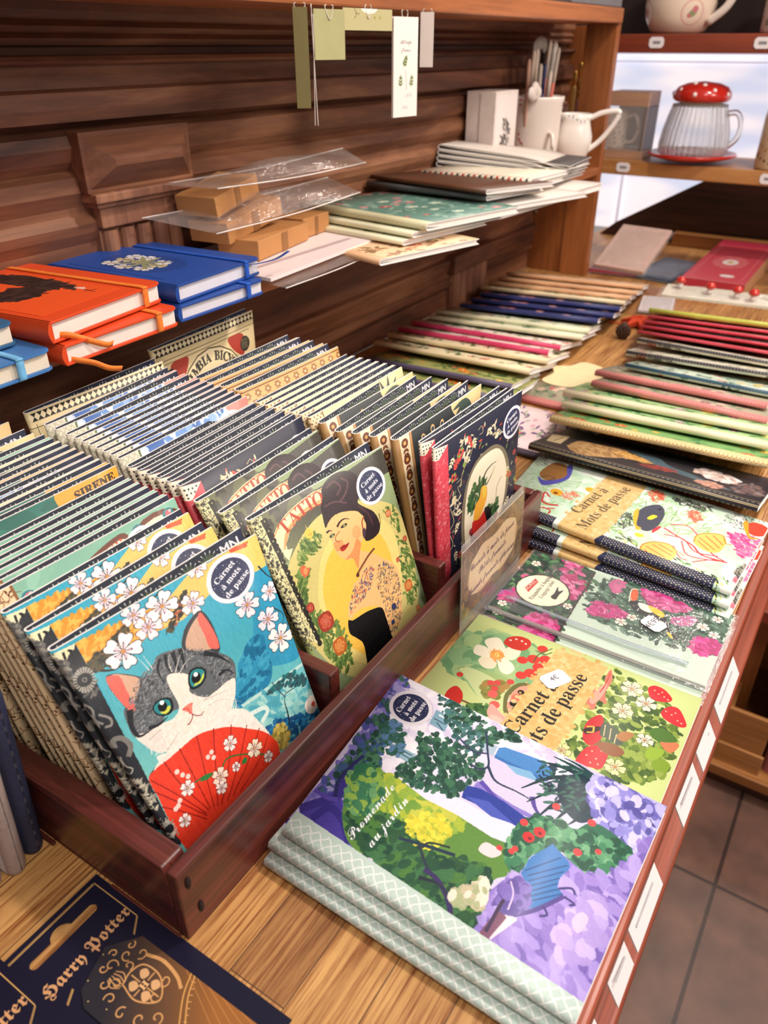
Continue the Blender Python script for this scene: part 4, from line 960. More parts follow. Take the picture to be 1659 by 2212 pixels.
def cube(bm, a, b, mat=None):
    a, b = Vector(a), Vector(b)
    r = bmesh.ops.create_cube(bm, size=1)
    d = b-a
    bmesh.ops.scale(bm, vec=d, verts=r['verts']); bmesh.ops.translate(bm, vec=(a+b)/2, verts=r['verts'])
    if mat: bmesh.ops.transform(bm, matrix=mat, verts=r['verts'])
    return r['verts']
def box(name, a, b, m, parent=None, bevel=.001, seg=2):
    return link(name, bm_mesh(name, lambda bm: cube(bm, a, b), bevel, seg), m, parent)
def lathe(name, prof, m, parent=None, n=40, loc=(0, 0, 0), wave=0.0, waves=0, cap=True):
    """prof: (radius, z) pairs; optional ribbing of the wall"""
    vs = []; fs = []
    for r, z in prof:
        for i in range(n):
            t = 2*math.pi*i/n
            rr = r*(1+wave*math.cos(waves*t)) if r > .001 else r
            vs.append((loc[0]+rr*math.cos(t), loc[1]+rr*math.sin(t), loc[2]+z))
    for k in range(len(prof)-1):
        for i in range(n):
            j = (i+1) % n; fs.append((k*n+i, k*n+j, (k+1)*n+j, (k+1)*n+i))
    if cap:
        fs.append(tuple(range(n))[::-1]); fs.append(tuple((len(prof)-1)*n+i for i in range(n)))
    return link(name, mesh(name, vs, fs), m, parent, True)
def tube(name, pts, r, m, parent=None, n=10, close=True, flat=1.0):
    P = [Vector(p) for p in pts]
    if len(P) > 2:
        Q = spline([tuple(p) for p in P]); P = [Vector(q) for q in Q]
    rs = r if isinstance(r, (list, tuple)) else [r]*2
    vs = []; fs = []; up = Vector((0, 0, 1))
    for i, p in enumerate(P):
        d = (P[min(i+1, len(P)-1)]-P[max(i-1, 0)]).normalized()
        a = d.cross(up)
        if a.length < .05: a = d.cross(Vector((1, 0, 0)))
        a.normalize(); b = a.cross(d)
        f = i/(len(P)-1); rr = rs[0]*(1-f)+rs[-1]*f
        for k in range(n):
            t = 2*math.pi*k/n; vs.append(p+a*rr*math.cos(t)+b*rr*flat*math.sin(t))
    for i in range(len(P)-1):
        for k in range(n):
            j = (k+1) % n; fs.append((i*n+k, i*n+j, (i+1)*n+j, (i+1)*n+k))
    fs.append(tuple(range(n))[::-1]); fs.append(tuple((len(P)-1)*n+k for k in range(n)))
    return link(name, mesh(name, vs, fs), m, parent, True)
def ribbon(name, pts, width, side, m, parent=None, t=.0006):
    """flat tape swept along pts; side = across direction"""
    P = [Vector(q) for q in spline(pts)]; s = Vector(side).normalized()*width/2
    vs = []; fs = []
    for i, p in enumerate(P):
        d = (P[min(i+1, len(P)-1)]-P[max(i-1, 0)]).normalized(); nn = s.normalized().cross(d)*t/2
        vs += [p-s-nn, p+s-nn, p+s+nn, p-s+nn]
    for i in range(len(P)-1):
        for k in range(4):
            j = (k+1) % 4; fs.append((i*4+k, i*4+j, i*4+4+j, i*4+4+k))
    fs += [(3, 2, 1, 0), tuple(len(vs)-4+k for k in range(4))]
    return link(name, mesh(name, vs, fs), m, parent, True)
def slab(name, quad, t, m, parent=None, uv=True, origin=None, off=0.0):
    """printed sheet: top face on quad (TL TR BR BL), thickness t behind it; slot 0 print, slot 1 core"""
    q = [Vector(p) for p in quad]; n = (q[3]-q[0]).cross(q[1]-q[0]).normalized()
    o = Vector(origin) if origin is not None else (Vector(parent.location) if parent else Vector((0, 0, 0)))
    vs = [p+n*off-o for p in q]+[p+n*(off-t)-o for p in q]
    fs = [(0, 3, 2, 1), (4, 5, 6, 7)]+[(i, (i+1) % 4, 4+(i+1) % 4, 4+i) for i in range(4)]
    uvm = {0: (0, 1), 1: (1, 1), 2: (1, 0), 3: (0, 0)}
    uvs = [uvm[v % 4] for f in fs for v in f]
    me = mesh(name, vs, fs, uvs, [0]+[1]*5)
    me.validate()
    bm = bmesh.new(); bm.from_mesh(me); bmesh.ops.recalc_face_normals(bm, faces=bm.faces[:]); bm.to_mesh(me); bm.free()
    return link(name, me, m if isinstance(m, list) else [m, m], parent)

PAPER = plain('paper', '#f2ece6', .7, var=.02)
EDGE = plain('cut_paper', '#efe9e6', .6, var=.03, scale=300)
def page_mat():
    """stack of page edges: thin lines between the leaves"""
    m, n, l, b = new_mat('page_edges')
    tc = n.new('ShaderNodeTexCoord'); uvn = n.new('ShaderNodeSeparateXYZ'); l.new(tc.outputs['UV'], uvn.inputs[0])
    wv = n.new('ShaderNodeTexWave'); wv.wave_type = 'BANDS'; wv.bands_direction = 'Y'; wv.inputs['Scale'].default_value = 5; wv.inputs['Distortion'].default_value = .4
    l.new(tc.outputs['UV'], wv.inputs['Vector'])
    r = n.new('ShaderNodeValToRGB'); r.color_ramp.elements[0].color = lin('#d8cfc6'); r.color_ramp.elements[1].color = lin('#f4eee8'); r.color_ramp.elements[1].position = .4
    l.new(wv.outputs['Fac'], r.inputs['Fac']); l.new(r.outputs[0], b.inputs['Base Color']); b.inputs['Roughness'].default_value = .7
    return m
PAGES = page_mat()

def notebook(name, label, cat, group, quad, T, art, inner, opening=None, pages=None, W=None, drop=.004, bow=0.0, curl=0.0, back=None):
    """soft-cover notebook. quad = front cover corners TL (spine head), TR, BR, BL (spine foot).
    cover wraps round the spine, pages sit inside; opening = gap of the covers at the free edge"""
    q = [Vector(p) for p in quad]; TL, TR, BR, BL = q
    n = (BL-TL).cross(TR-TL).normalized()
    Wd = (TR-TL).length; opening = T if opening is None else opening
    root = thing(name, BL, label, cat, group); bk = Vector(back).normalized() if back is not None else -n
    def pt(u, v, w):
        top = TL+(TR-TL)*u; bot = BL+(BR-BL)*u
        if w > T: w = T+(w-T)*(1-.85*v)
        return top+(bot-top)*v+bk*w-root.location
    th = .0013
    def wf(u): return -bow*math.sin(math.pi*min(1, max(0, u)))-curl*max(0, u-.6)**2
    prof = []   # (u, w outer, u inner, w inner, texture u)
    r = T/2
    for i in range(9):
        u = 1-i/8*(1-r/Wd); prof.append((u, wf(u), u, wf(u)+th, u))
    for i in range(1, 7):
        a = math.pi*i/7; u0 = (r-r*math.sin(a))/Wd; w0 = r-r*math.cos(a)
        ui = (r-(r-th)*math.sin(a))/Wd; wi = r-(r-th)*math.cos(a)
        prof.append((u0, w0, ui, wi, (r/Wd)-a*r/Wd if False else r/Wd-i*(T*1.57/7)/Wd))
    for i in range(9):
        u = r/Wd+(1-r/Wd)*i/8; w = T+(opening-T)*(u**1.0)
        prof.append((u, w, u, w-th, r/Wd-T*1.57/Wd-(u-r/Wd)))
    nv = len(prof); vs = []; fs = []; uvs = []; mi = []
    vv = (0, .33, .67, 1)
    for v in vv:
        for p in prof: vs.append(pt(p[0], v, p[1]))
    off = len(vs)
    for v in vv:
        for p in prof: vs.append(pt(p[2], v, p[3]))
    for k in range(3):
        for i in range(nv-1):
            a, b, c, d = k*nv+i, k*nv+i+1, (k+1)*nv+i+1, (k+1)*nv+i
            fs.append((a, b, c, d)); mi.append(0)
            uvs += [(prof[i][4], 1-vv[k]), (prof[i+1][4], 1-vv[k]), (prof[i+1][4], 1-vv[k+1]), (prof[i][4], 1-vv[k+1])]
            fs.append((off+d, off+c, off+b, off+a)); mi.append(1)
            uvs += [(prof[i][2], 1-vv[k+1]), (prof[i+1][2], 1-vv[k+1]), (prof[i+1][2], 1-vv[k]), (prof[i][2], 1-vv[k])]
    for i in range(nv-1):
        for k, fl in ((0, 0), (3, 1)):
            a, b = k*nv+i, k*nv+i+1; f = (a, off+a, off+b, b)
            fs.append(f if not fl else f[::-1]); mi.append(2); uvs += [(0, 0)]*4
    for k in range(3):
        for e, fl in ((0, 0), (nv-1, 1)):
            a, d = k*nv+e, (k+1)*nv+e; f = (a, d, off+d, off+a)
            fs.append(f if not fl else f[::-1]); mi.append(2); uvs += [(0, 0)]*4
    me = mesh('cover', vs, fs, uvs, mi)
    link('cover', me, [art, inner, EDGE], root, True)
    me.polygons.foreach_set('use_smooth', [m < 2 for m in mi])
    # pages
    pg = pages if pages is not None else T-3.1*th
    H = (BL-TL).length; v0 = drop/H; v1 = 1-.002/H
    vs = []; fs = []; uvs = []; N = 8
    us = [max(r*.7/Wd, 1-(N-i)/N*(1-r/Wd)-(.0025/Wd if i == N else 0)) for i in range(N+1)]
    rows = (v0, .33, .67, v1); m2 = 2*(N+1)
    for v in rows:
        for u in us: vs.append(pt(u, v, wf(u)+th*1.5+(.0006 if u < .02 else 0)))
        for u in us: vs.append(pt(u, v, max(wf(u), 0)+th*1.5+pg*(1 if u > .03 else .6)))
    def add(f, uv): fs.append(f); uvs.extend(uv)
    last = (len(rows)-1)*m2
    for i in range(N):
        add((i, i+1, N+1+i+1, N+1+i), [(0, 0), (1, 0), (1, 1), (0, 1)])
        add((last+i+1, last+i, last+N+1+i, last+N+1+i+1), [(0, 0), (1, 0), (1, 1), (0, 1)])
        for k in range(len(rows)-1):
            q0 = k*m2; q1 = q0+m2
            add((q0+i+1, q0+i, q1+i, q1+i+1), [(0, 0)]*4); add((q0+N+1+i, q0+N+1+i+1, q1+N+1+i+1, q1+N+1+i), [(0, 0)]*4)
    for k in range(len(rows)-1):
        q0 = k*m2; q1 = q0+m2
        add((N+q0, N+1+N+q0, q1+N+1+N, q1+N), [(0, 0), (0, 1), (1, 1), (1, 0)]); add((q0+N+1, q0, q1, q1+N+1), [(0, 1), (0, 0), (1, 0), (1, 1)])
    link('pages', mesh('pages', vs, fs, uvs), PAGES, root)
    return root
# ---------------------------------------------------------------- printed sheets
def from_art(name, fallback=None):
    w_, h_, k, s = ART[name]
    first = s.strip().split('|')[1].split('>')[0].split(',')[0]
    sh = Sheet(w_, h_, k, first); draw(sh, s); return sh
def dots(sh, x0, x1, y0, y1, st, c, r):
    j = 0; y = y0
    while y < y1:
        x = x0+(st/2 if j % 2 else 0)
        while x < x1: sh.ell(x, y, r, c=c, n=6); x += st
        y += st*.6; j += 1
PR = {}
sh = from_art('cat_art'); sh.noise(.018, 1, 12, 3); PR['cat'] = printed('cat_cover_print', sh)
w_, h_, k, s_ = ART['tattoo_art']
sh = Sheet(w_, h_, k, '#8e9a5e'); draw(sh, s_); sh.noise(.012, 3, 3, 5)
PR['tattoo'] = printed('tattoo_cover_print', sh)
sh = from_art('bird_art')
for x_, y_, a_ in ((30, 20, 2.2), (44, 30, .6), (62, 14, 1.4), (26, 62, 1.2), (36, 96, 2.0), (30, 128, 1.5), (132, 78, 1.8), (140, 120, 2.4), (128, 150, 1.0), (60, 170, .4), (96, 176, 2.6), (34, 160, 1.1)): sh.sprig(x_, y_, 11, a_, '#e6d7b0', 3, .45)
for x_, y_ in ((40, 22), (28, 44), (134, 92), (136, 140), (40, 140), (78, 178)):
    for k_ in range(6): sh.ell(x_+3.4*math.cos(k_*1.05), y_+3.4*math.sin(k_*1.05), 2, c=['#c8403c', '#d8564a', '#7f9a4c'][k_ % 3], n=8)
sh.poly([(0, 150), (19, 150), (20, 195), (0, 195)], '#c53f4e'); PR['bird'] = printed('bird_cover_print', sh)
sh = from_art('promenade_art')
def trellis(sh, x0, x1, step, c, wd, wob=.12):
    """ogee trellis lines inside the strip x0..x1"""
    k = step
    for sgn in (1, -1):
        d = -sh.h-x1
        while d < sh.h+x1:
            pts = []
            for i in range(60):
                x = x0+(x1-x0)*i/59; y = d+sgn*x
                ph = (x+sgn*d)/k*2*math.pi
                pts.append((x, y+wob*k*math.sin(2*math.pi*x/k*1.0)))
            if max(p[1] for p in pts) > 0 and min(p[1] for p in pts) < sh.h: sh.line(pts, c, wd, False)
            d += k
sh.poly([(0, 0), (17.5, 0), (13.5, 224), (0, 224)], '#c0d3cc')
trellis(sh, 0, 13.6, 9.2, '#eef1ec', .9, .06)
sh.noise(.015, 1, 2, 8); PR['promenade'] = printed('garden_cover_print', sh)
sh = from_art('gnome_art'); PR['gnome'] = printed('gnome_cover_print', sh)
sh = from_art('toucan_art'); PR['toucan'] = printed('toucan_label_print', sh)
sh = from_art('fish_art')
sh.poly([(0, 0), (13, 0), (13, 75), (0, 75)], '#2b3150'); sh.poly([(0, 128), (13, 133), (13, 262), (0, 262)], '#2b3150')
for y0, y1 in ((0, 75), (136, 262)): dots(sh, 1.5, 13, y0+1, y1-1, 4.4, '#cdbf9c', .85)
PR['fish'] = printed('reef_cover_print', sh)
sh = from_art('heron_art'); sh.poly([(0, 0), (15, 0), (15, 290), (0, 290)], '#2b2a30')
y = 3
while y < 290:
    sh.ell(8, y, 1.8, c='#d9cfae', n=8); sh.ell(8.7, y-.5, 1.5, c='#2b2a30', n=8); y += 6.2
sh.line([(14.6, 0), (14.6, 290)], '#cbb88c', 1.2, False); sh.line([(1, 0), (1, 290)], '#cbb88c', .8, False)
PR['heron'] = printed('dark_cover_print', sh)

# inside of the covers: midnight blue with rows of daisies and the letters MN
sh = Sheet(150, 205, 3.2, '#202634'); rs = random.Random(4)
for j in range(9):
    for i in range(10):
        x = 6+i*16+(8 if j % 2 else 0); y = 11+j*20
        for kx in range(7):
            a = math.pi*(1.1+.8*kx/6); sh.leaf(x+2.0*math.cos(a), y+2.0*math.sin(a), 7, a, '#4a5844', .26, None)
            sh.ell(x+8.6*math.cos(a), y+8.6*math.sin(a), 1.1, .5, '#b4b8b2', a, n=8)
        sh.ell(x, y+1, 2.6, 2.0, '#5c4a3c')
sh.poly([(128, 0), (150, 0), (150, 16), (126, 16)], '#262c40'); sh.text('MN', 137, 11.5, 11, '#d9d6da', 0, 'sans', bold=.3)
PR['inner'] = printed('daisy_lining_print', sh, .6, .0)

def spine_hex(sh, wd):
    sh.poly([(0, 0), (wd, 0), (wd, sh.h), (0, sh.h)], '#e6c9a0')
    rs = random.Random(2)
    for i in range(60):
        x, y = rs.uniform(0, wd), rs.uniform(0, sh.h)
        a = rs.uniform(0, 6.28)
        for k in range(3): sh.line([(x, y), (x+4.5*math.cos(a+k*2.1), y+4.5*math.sin(a+k*2.1))], '#7a4a26', .5, False)
    for i in range(50):
        x, y = rs.uniform(1, wd), rs.uniform(0, sh.h); sh.ell(x, y, 1.3, .7, '#5a3218', rs.uniform(0, 3), n=8)
    sh.line([(wd-1, 0), (wd-1, sh.h)], '#8a5a30', 2, False)
sh = Sheet(150, 205, 3, '#86b8a2')
sh.dabs([(0, 0), (150, 0), (150, 205), (0, 205)], 300, ['#7db09a', '#8fc0aa', '#83b49e'], 14, 2, .3, smooth=False)
sh.blob([(58, 14), (98, 4), (104, 18), (100, 26), (64, 36), (56, 28)], '#6a3c2c'); sh.blob([(62, 17), (96, 8), (100, 20), (66, 32)], '#ecdcbc')
for i in range(10): sh.ell(64+i*3.6, 15.5-i*.8, 1.1, c='#c8503c', n=8)
sh.ell(128, 26, 30, 24, '#6a3c2c'); sh.ell(128, 27, 27, 21, '#ecdcbc'); sh.ell(40, 34, 16, 12, '#6a3c2c'); sh.ell(40, 35, 14, 10, '#ead8c0')
for p in ((22, 12), (30, 24), (50, 24), (112, 8), (18, 30), (140, 8)):
    sh.ell(p[0], p[1], 5, 4, '#2f7a84'); sh.ell(p[0], p[1], 2.4, c='#d8606a'); sh.ell(p[0]+2, p[1]-1, 1.4, c='#f0b0b0')
sh.text('Madame', 76, 25, 9, '#c8503c', -.2); sh.ticket(112, 22, 16, .05); spine_hex(sh, 16)
PR['mint'] = printed('mint_cover_print', sh)
sh = Sheet(150, 205, 3, '#2f6f64')
sh.dabs([(20, 10), (120, 10), (120, 60), (20, 60)], 80, ['#2a6459', '#347a6d'], 12, 2, .3)
sh.blob([(20, 60), (60, 36), (100, 20), (112, 24), (108, 40), (70, 54), (24, 80)], '#d9745a'); sh.line([(22, 64), (64, 40), (104, 26)], '#a84a36', .8); sh.text('TIREBOUCHON', 66, 52, 9, '#5a2a20', -.42)
sh.blob([(98, -4), (154, -4), (154, 22), (128, 14), (110, 22), (104, 36), (98, 20)], '#e6a038'); sh.text('SIRENE', 128, 11, 10, '#3a2a1c', -.04, bold=.3)
sh.ell(132, 30, 18, 13, '#7fc0a8'); spine_hex(sh, 14); PR['siren'] = printed('siren_cover_print', sh)
sh = Sheet(150, 205, 3, '#3f6fb0')
sh.dabs([(18, 0), (150, 0), (150, 60), (18, 60)], 500, ['#2f5fa8', '#5a8ac8', '#dfe6ee', '#88aedc', '#c8d4e4'], 7, 1.6, 1.2, smooth=False)
sh.dabs([(18, 20), (80, 8), (90, 40), (18, 60)], 160, ['#d8432e', '#e8a080', '#f2efe8', '#4a8a6a', '#3a7a9a'], 7, 1.8, 1.2, smooth=False)
sh.blob([(122, 0), (150, 0), (150, 14), (134, 12)], '#e88a80'); sh.ticket(124, 24, 19, .1)
sh.poly([(0, 0), (19, 0), (19, 205), (0, 205)], '#d6d0bc'); trellis(sh, 0, 18, 6, '#aaa68e', .6); sh.line([(20, 0), (20, 205)], '#5a6a38', 2, False)
PR['paint'] = printed('harbour_cover_print', sh)
sh = Sheet(150, 205, 3, '#2b3134')
for i in range(9):
    a = -1.9+i*.28
    sh.leaf(60, 70, 60, a, ['#3f6a6a', '#c89a5a', '#2f4a4a'][i % 3], .16, '#1c2426'); sh.ell(60+58*math.cos(a), 70+58*math.sin(a), 5, 3.6, '#d8b070', a); sh.ell(60+58*math.cos(a), 70+58*math.sin(a), 2.4, c='#1f3f6a')
sh.blob([(92, -4), (150, -4), (150, 30), (110, 26)], '#e2c690')
for i in range(6): sh.leaf(120, 4, 26, 1+i*.4, '#3a4a44', .22, None)
sh.poly([(0, 0), (24, 0), (24, 205), (0, 205)], '#ead9b6'); sh.poly([(0, 0), (5, 0), (5, 205), (0, 205)], '#a9804c'); sh.poly([(20, 0), (24, 0), (24, 205), (20, 205)], '#a06a3c')
for i in range(12):
    y = 8+i*18
    for kx in range(10): sh.ell(12+3.4*math.cos(kx*.628), y+3.4*math.sin(kx*.628), 1.9, c='#6b3420', n=8)
    sh.ell(12, y, 2.2, c='#d9a85a', n=8)
    for kx in (-1, 1): sh.leaf(12, y+6, 6, 1.57+kx*.7, '#7a4426', .5, None); sh.leaf(12, y+11, 5, 1.57-kx*.9, '#5a2c18', .5, None)
sh.line([(22, 0), (22, 205)], '#e9cf96', .7, False); PR['fan'] = printed('palm_cover_print', sh)
sh = Sheet(150, 205, 3, '#d9ab6a')
for j in range(7):
    for i in range(11):
        x, y = 8+i*14+(j % 2)*7, 9+j*9
        for kx in range(6): sh.ell(x+2.6*math.cos(kx*1.05), y+2.6*math.sin(kx*1.05), 2.2, 1.6, '#9a6a38', kx, n=8)
        sh.ell(x, y, 1.5, c='#e8c890', n=8)
sh.line([(0, 3), (150, 3)], '#7a4a26', 1.2, False); sh.line([(0, 52), (150, 52)], '#8a5a30', 2, False); PR['ornate'] = printed('tan_cover_print', sh)
sh = Sheet(150, 205, 3, '#e6d2a2')
for i in range(7): sh.leaf(118, 30, 30, -2.4+i*.5, '#3f4a44', .16, None); sh.leaf(28, 40, 26, -2.6+i*.5, '#55604c', .16, None)
sh.poly([(84, 16), (104, 12), (106, 22), (86, 27)], '#efe4c8'); sh.text('R', 90, 23, 8, '#3a3a44', -.15, bold=.2); sh.blob([(130, 20), (146, 16), (148, 60), (132, 60)], '#c8503c')
sh.ticket(50, 22, 17, .1); sh.poly([(0, 0), (18, 0), (18, 205), (0, 205)], '#e2cfa2'); dots(sh, 1, 18, 2, 204, 5, '#8a5a34', 1.1); sh.line([(18, 0), (18, 205)], '#6a3c20', 1.5, False)
PR['kiosk'] = printed('riviera_cover_print', sh)
sh = Sheet(170, 205, 3, '#dcc899')
for i in range(26):
    x = 4+i*6.6
    sh.poly([(x, 1.6), (x+3.3, 5.4), (x, 9.2), (x-3.3, 5.4)], '#efe0b8'); sh.poly([(x+3.3, 5.4), (x+6.6, 1.6), (x, 1.6)], '#2a2620'); sh.poly([(x+3.3, 5.4), (x+6.6, 9.2), (x, 9.2)], '#2a2620')
sh.line([(0, 15), (170, 15)], '#4a3c28', .7, False); sh.line([(14, 19), (160, 19)], '#4a3c28', .5, False)
sh.blob([(22, 22), (50, 20), (42, 36), (26, 46)], '#a83a2a'); sh.blob([(148, 22), (120, 20), (128, 36), (146, 46)], '#a83a2a')
sh.ell(85, 92, 66, 72, '#4a3c28'); sh.ell(85, 92, 64.5, 70.5, '#e8d8ac')
for i, ch in enumerate('COLUMBIA BICYCLE'):
    a = -math.pi/2+(i-7.5)*.135
    sh.text(ch, 85+54*math.cos(a), 92+60*math.sin(a)+4, 15, '#3c3a34', a+math.pi/2, bold=.35)
sh.ell(20, 34, 9, c='#2c2822'); sh.ell(150, 34, 9, c='#2c2822'); dots(sh, 144, 156, 28, 40, 2, '#a89a70', .5)
sh.line([(7, 12), (7, 205)], '#4a3c28', .8, False); PR['columbia'] = printed('bicycle_cover_print', sh)

def floral(name, base, cols, strip, motif, seed, W_=170, H_=300, sw=13, band=None, kind='dots'):
    """flowered cover with a patterned strip along the spine"""
    sh = Sheet(W_, H_, 1.6, base); rs = random.Random(seed)
    for i in range(70):
        x, y = rs.uniform(sw, W_), rs.uniform(0, H_)
        for kx in range(3): sh.leaf(x, y, rs.uniform(10, 20), rs.uniform(0, 6.28), cols[0] if kx % 2 else cols[1], .42, None)
    for i in range(34):
        x, y = rs.uniform(sw, W_), rs.uniform(0, H_); c = rs.choice(cols[2:])
        r = rs.uniform(5, 11)
        for kx in range(5): sh.ell(x+r*.55*math.cos(kx*1.257), y+r*.55*math.sin(kx*1.257), r*.5, r*.42, c, kx*1.257, n=8)
        sh.ell(x, y, r*.25, c='#f0d890', n=8)
    if band: sh.poly([(0, 80), (W_, 80), (W_, 125), (0, 125)], band)
    sh.poly([(0, 0), (sw, 0), (sw, H_), (0, H_)], strip)
    if kind == 'dots': dots(sh, 1.5, sw, 1, H_, 4.6, motif, .9)
    elif kind == 'cross': trellis(sh, 0, sw, 5, motif, .7)
    if band: sh.poly([(0, 80), (sw, 80), (sw, 125), (0, 125)], band)
    return printed(name, sh)
F = {}
F['plum'] = floral('plum_flower_print', '#9a9a5c', ['#5f7a3c', '#3f5a30', '#d87828', '#c8483c', '#e0b048'], '#3a3048', '#8a82a0', 1, kind='cross')
F['cream'] = floral('cream_flower_print', '#e9dcba', ['#5a7a48', '#3f5c38', '#c8484c', '#b03848', '#e8c8a8'], '#e8d6b0', '#d8c290', 2)
F['rose'] = floral('magenta_flower_print', '#e6d8cc', ['#6a8a5c', '#8a9a7a', '#d8506c', '#c02850', '#e8a0a8'], '#c92c5c', '#e880a0', 3)
F['pale'] = floral('pale_flower_print', '#d6dcc0', ['#7a9a60', '#4f7048', '#c05060', '#e6dcc8', '#e8c090'], '#e6e2c4', '#c8c8a0', 4)
F['navy'] = floral('navy_flower_print', '#2c3058', ['#3f4a6a', '#2a3a50', '#c04058', '#e0a0a0', '#d8c8b0'], '#2b3268', '#4f5890', 5)
F['peach'] = floral('peach_flower_print', '#e4bf98', ['#a87a58', '#8a6a48', '#c8604c', '#d88a6c', '#f0d8b0'], '#dfb48c', '#b87a58', 6)
F['slate'] = floral('slate_flower_print', '#5a5c5c', ['#3f4a44', '#6a7068', '#a0a09c', '#8a6a68', '#c0b8b0'], '#4a4c4e', '#8a8c8c', 7)
F['mustard'] = floral('poppy_cover_print', '#7fae6a', ['#3f7a48', '#5f9a58', '#e0882c', '#d8582c', '#e8b838'], '#ecdba0', '#b8604c', 8, sw=20)
F['fern'] = floral('fern_cover_print', '#a8cc90', ['#4f9a5c', '#3a7a48', '#8a4a7c', '#c8a0c0', '#e0d870'], '#efe2c2', '#dccfa6', 9, sw=22)
F['coral'] = floral('coral_cover_print', '#b0a890', ['#5a7a58', '#8a9a80', '#c85868', '#8a5070', '#e8c8b8'], '#d8807c', '#eab0a8', 10, sw=20)
F['teal'] = floral('teal_cover_print', '#cfdccb', ['#7a9a7c', '#4f7a6a', '#d8b848', '#c87868', '#f0e8d8'], '#35566a', '#5a7c8c', 11, sw=4)
F['ink'] = floral('ink_cover_print', '#dcd8c4', ['#6a6a5c', '#8a8a78', '#b8504c', '#c8a080', '#f0e8dc'], '#33313a', '#b0a898', 12, sw=4, kind='dots')
F['red'] = floral('scarlet_cover_print', '#d06a68', ['#8a3a40', '#b04a50', '#e8a8a0', '#f0d0c8', '#c83848'], '#cc3c50', '#e88a90', 13)
F['lilac'] = floral('peony_cover_print', '#ecd3d6', ['#9ab088', '#7a5a88', '#d8a0b8', '#e0704c', '#f4e8ea'], '#3f3440', '#7a6c80', 14)
F['lime'] = floral('lime_cover_print', '#ddd8c0', ['#8a9a58', '#6a7a48', '#c8d070', '#c84848', '#f0f0e0'], '#b9c04c', '#d8dc80', 15)
F['sage'] = floral('sage_cover_print', '#5f8478', ['#3f6a60', '#8aa898', '#c87888', '#b8c8b8', '#a85860'], '#cfc9a4', '#a8a888', 16)
# ---------------------------------------------------------------- the setting
TAB = butcher_block()
MAH = wood('mahogany_stain', '#3a1712', '#5a2620', '#703229', 1, .35, .25, 260, 22, lines=.35)
MAHX = wood('mahogany_stain_across', '#3a1712', '#5a2620', '#703229', 0, .35, .25, 260, 22, lines=.35)
PINE = wood('honey_pine', '#7a4420', '#97582c', '#b06c3a', 2, .45, .1, 90, 9, lines=.2)
PINEX = wood('honey_pine_across', '#94602f', '#b27a44', '#c48c54', 0, .45, .1, 90, 9, lines=.18)
PINEY = wood('honey_pine_lengthwise', '#8a4f2a', '#a5633a', '#b87248', 1, .45, .1, 90, 9, lines=.18)
REDW = wood('red_stained_edge', '#7e3520', '#97452c', '#a8533a', 1, .5, .08, 160, 20, lines=.25)
REDX = wood('red_stained_board', '#7a3420', '#8f4028', '#9c4a30', 0, .45, .1, 120, 16, lines=.15)
WALLW = wood('old_panelling', '#42241a', '#72452e', '#9c6a4a', 1, .6, .0, 80, 7, lines=.18)
WALLV = wood('old_panelling_upright', '#5a3424', '#845640', '#a97656', 2, .6, .0, 80, 6, lines=.18)

def kind(o): o['kind'] = 'structure'; return o
# floor of brown slate tiles
def floor_mat():
    m, n, l, b = new_mat('floor_tiles')
    tc = n.new('ShaderNodeTexCoord'); br = n.new('ShaderNodeTexBrick'); br.offset = 0
    mp = n.new('ShaderNodeMapping'); mp.inputs['Location'].default_value = (-.045, -.075, 0); l.new(tc.outputs['Object'], mp.inputs['Vector'])
    br.inputs['Scale'].default_value = 1; br.inputs['Brick Width'].default_value = .5; br.inputs['Row Height'].default_value = .5; br.inputs['Mortar Size'].default_value = .004; br.inputs['Mortar Smooth'].default_value = .3
    br.inputs['Color1'].default_value = lin('#6b5248'); br.inputs['Color2'].default_value = lin('#74594e'); br.inputs['Mortar'].default_value = lin('#3a2a26')
    l.new(mp.outputs[0], br.inputs['Vector'])
    ns = n.new('ShaderNodeTexNoise'); ns.inputs['Scale'].default_value = 14; ns.inputs['Detail'].default_value = 7; l.new(tc.outputs['Object'], ns.inputs['Vector'])
    r = n.new('ShaderNodeValToRGB'); r.color_ramp.elements[0].position = .3; r.color_ramp.elements[1].position = .72
    r.color_ramp.elements[0].color = (.62, .6, .62, 1); r.color_ramp.elements[1].color = (1.25, 1.1, 1.0, 1); l.new(ns.outputs['Fac'], r.inputs['Fac'])
    mx = n.new('ShaderNodeMixRGB'); mx.blend_type = 'MULTIPLY'; mx.inputs[0].default_value = 1; l.new(br.outputs[0], mx.inputs[1]); l.new(r.outputs[0], mx.inputs[2])
    l.new(mx.outputs[0], b.inputs['Base Color']); b.inputs['Roughness'].default_value = .45
    return m
kind(box('floor', (-1.2, -.8, -.90), (2.2, 3.4, -.85), floor_mat(), bevel=0))
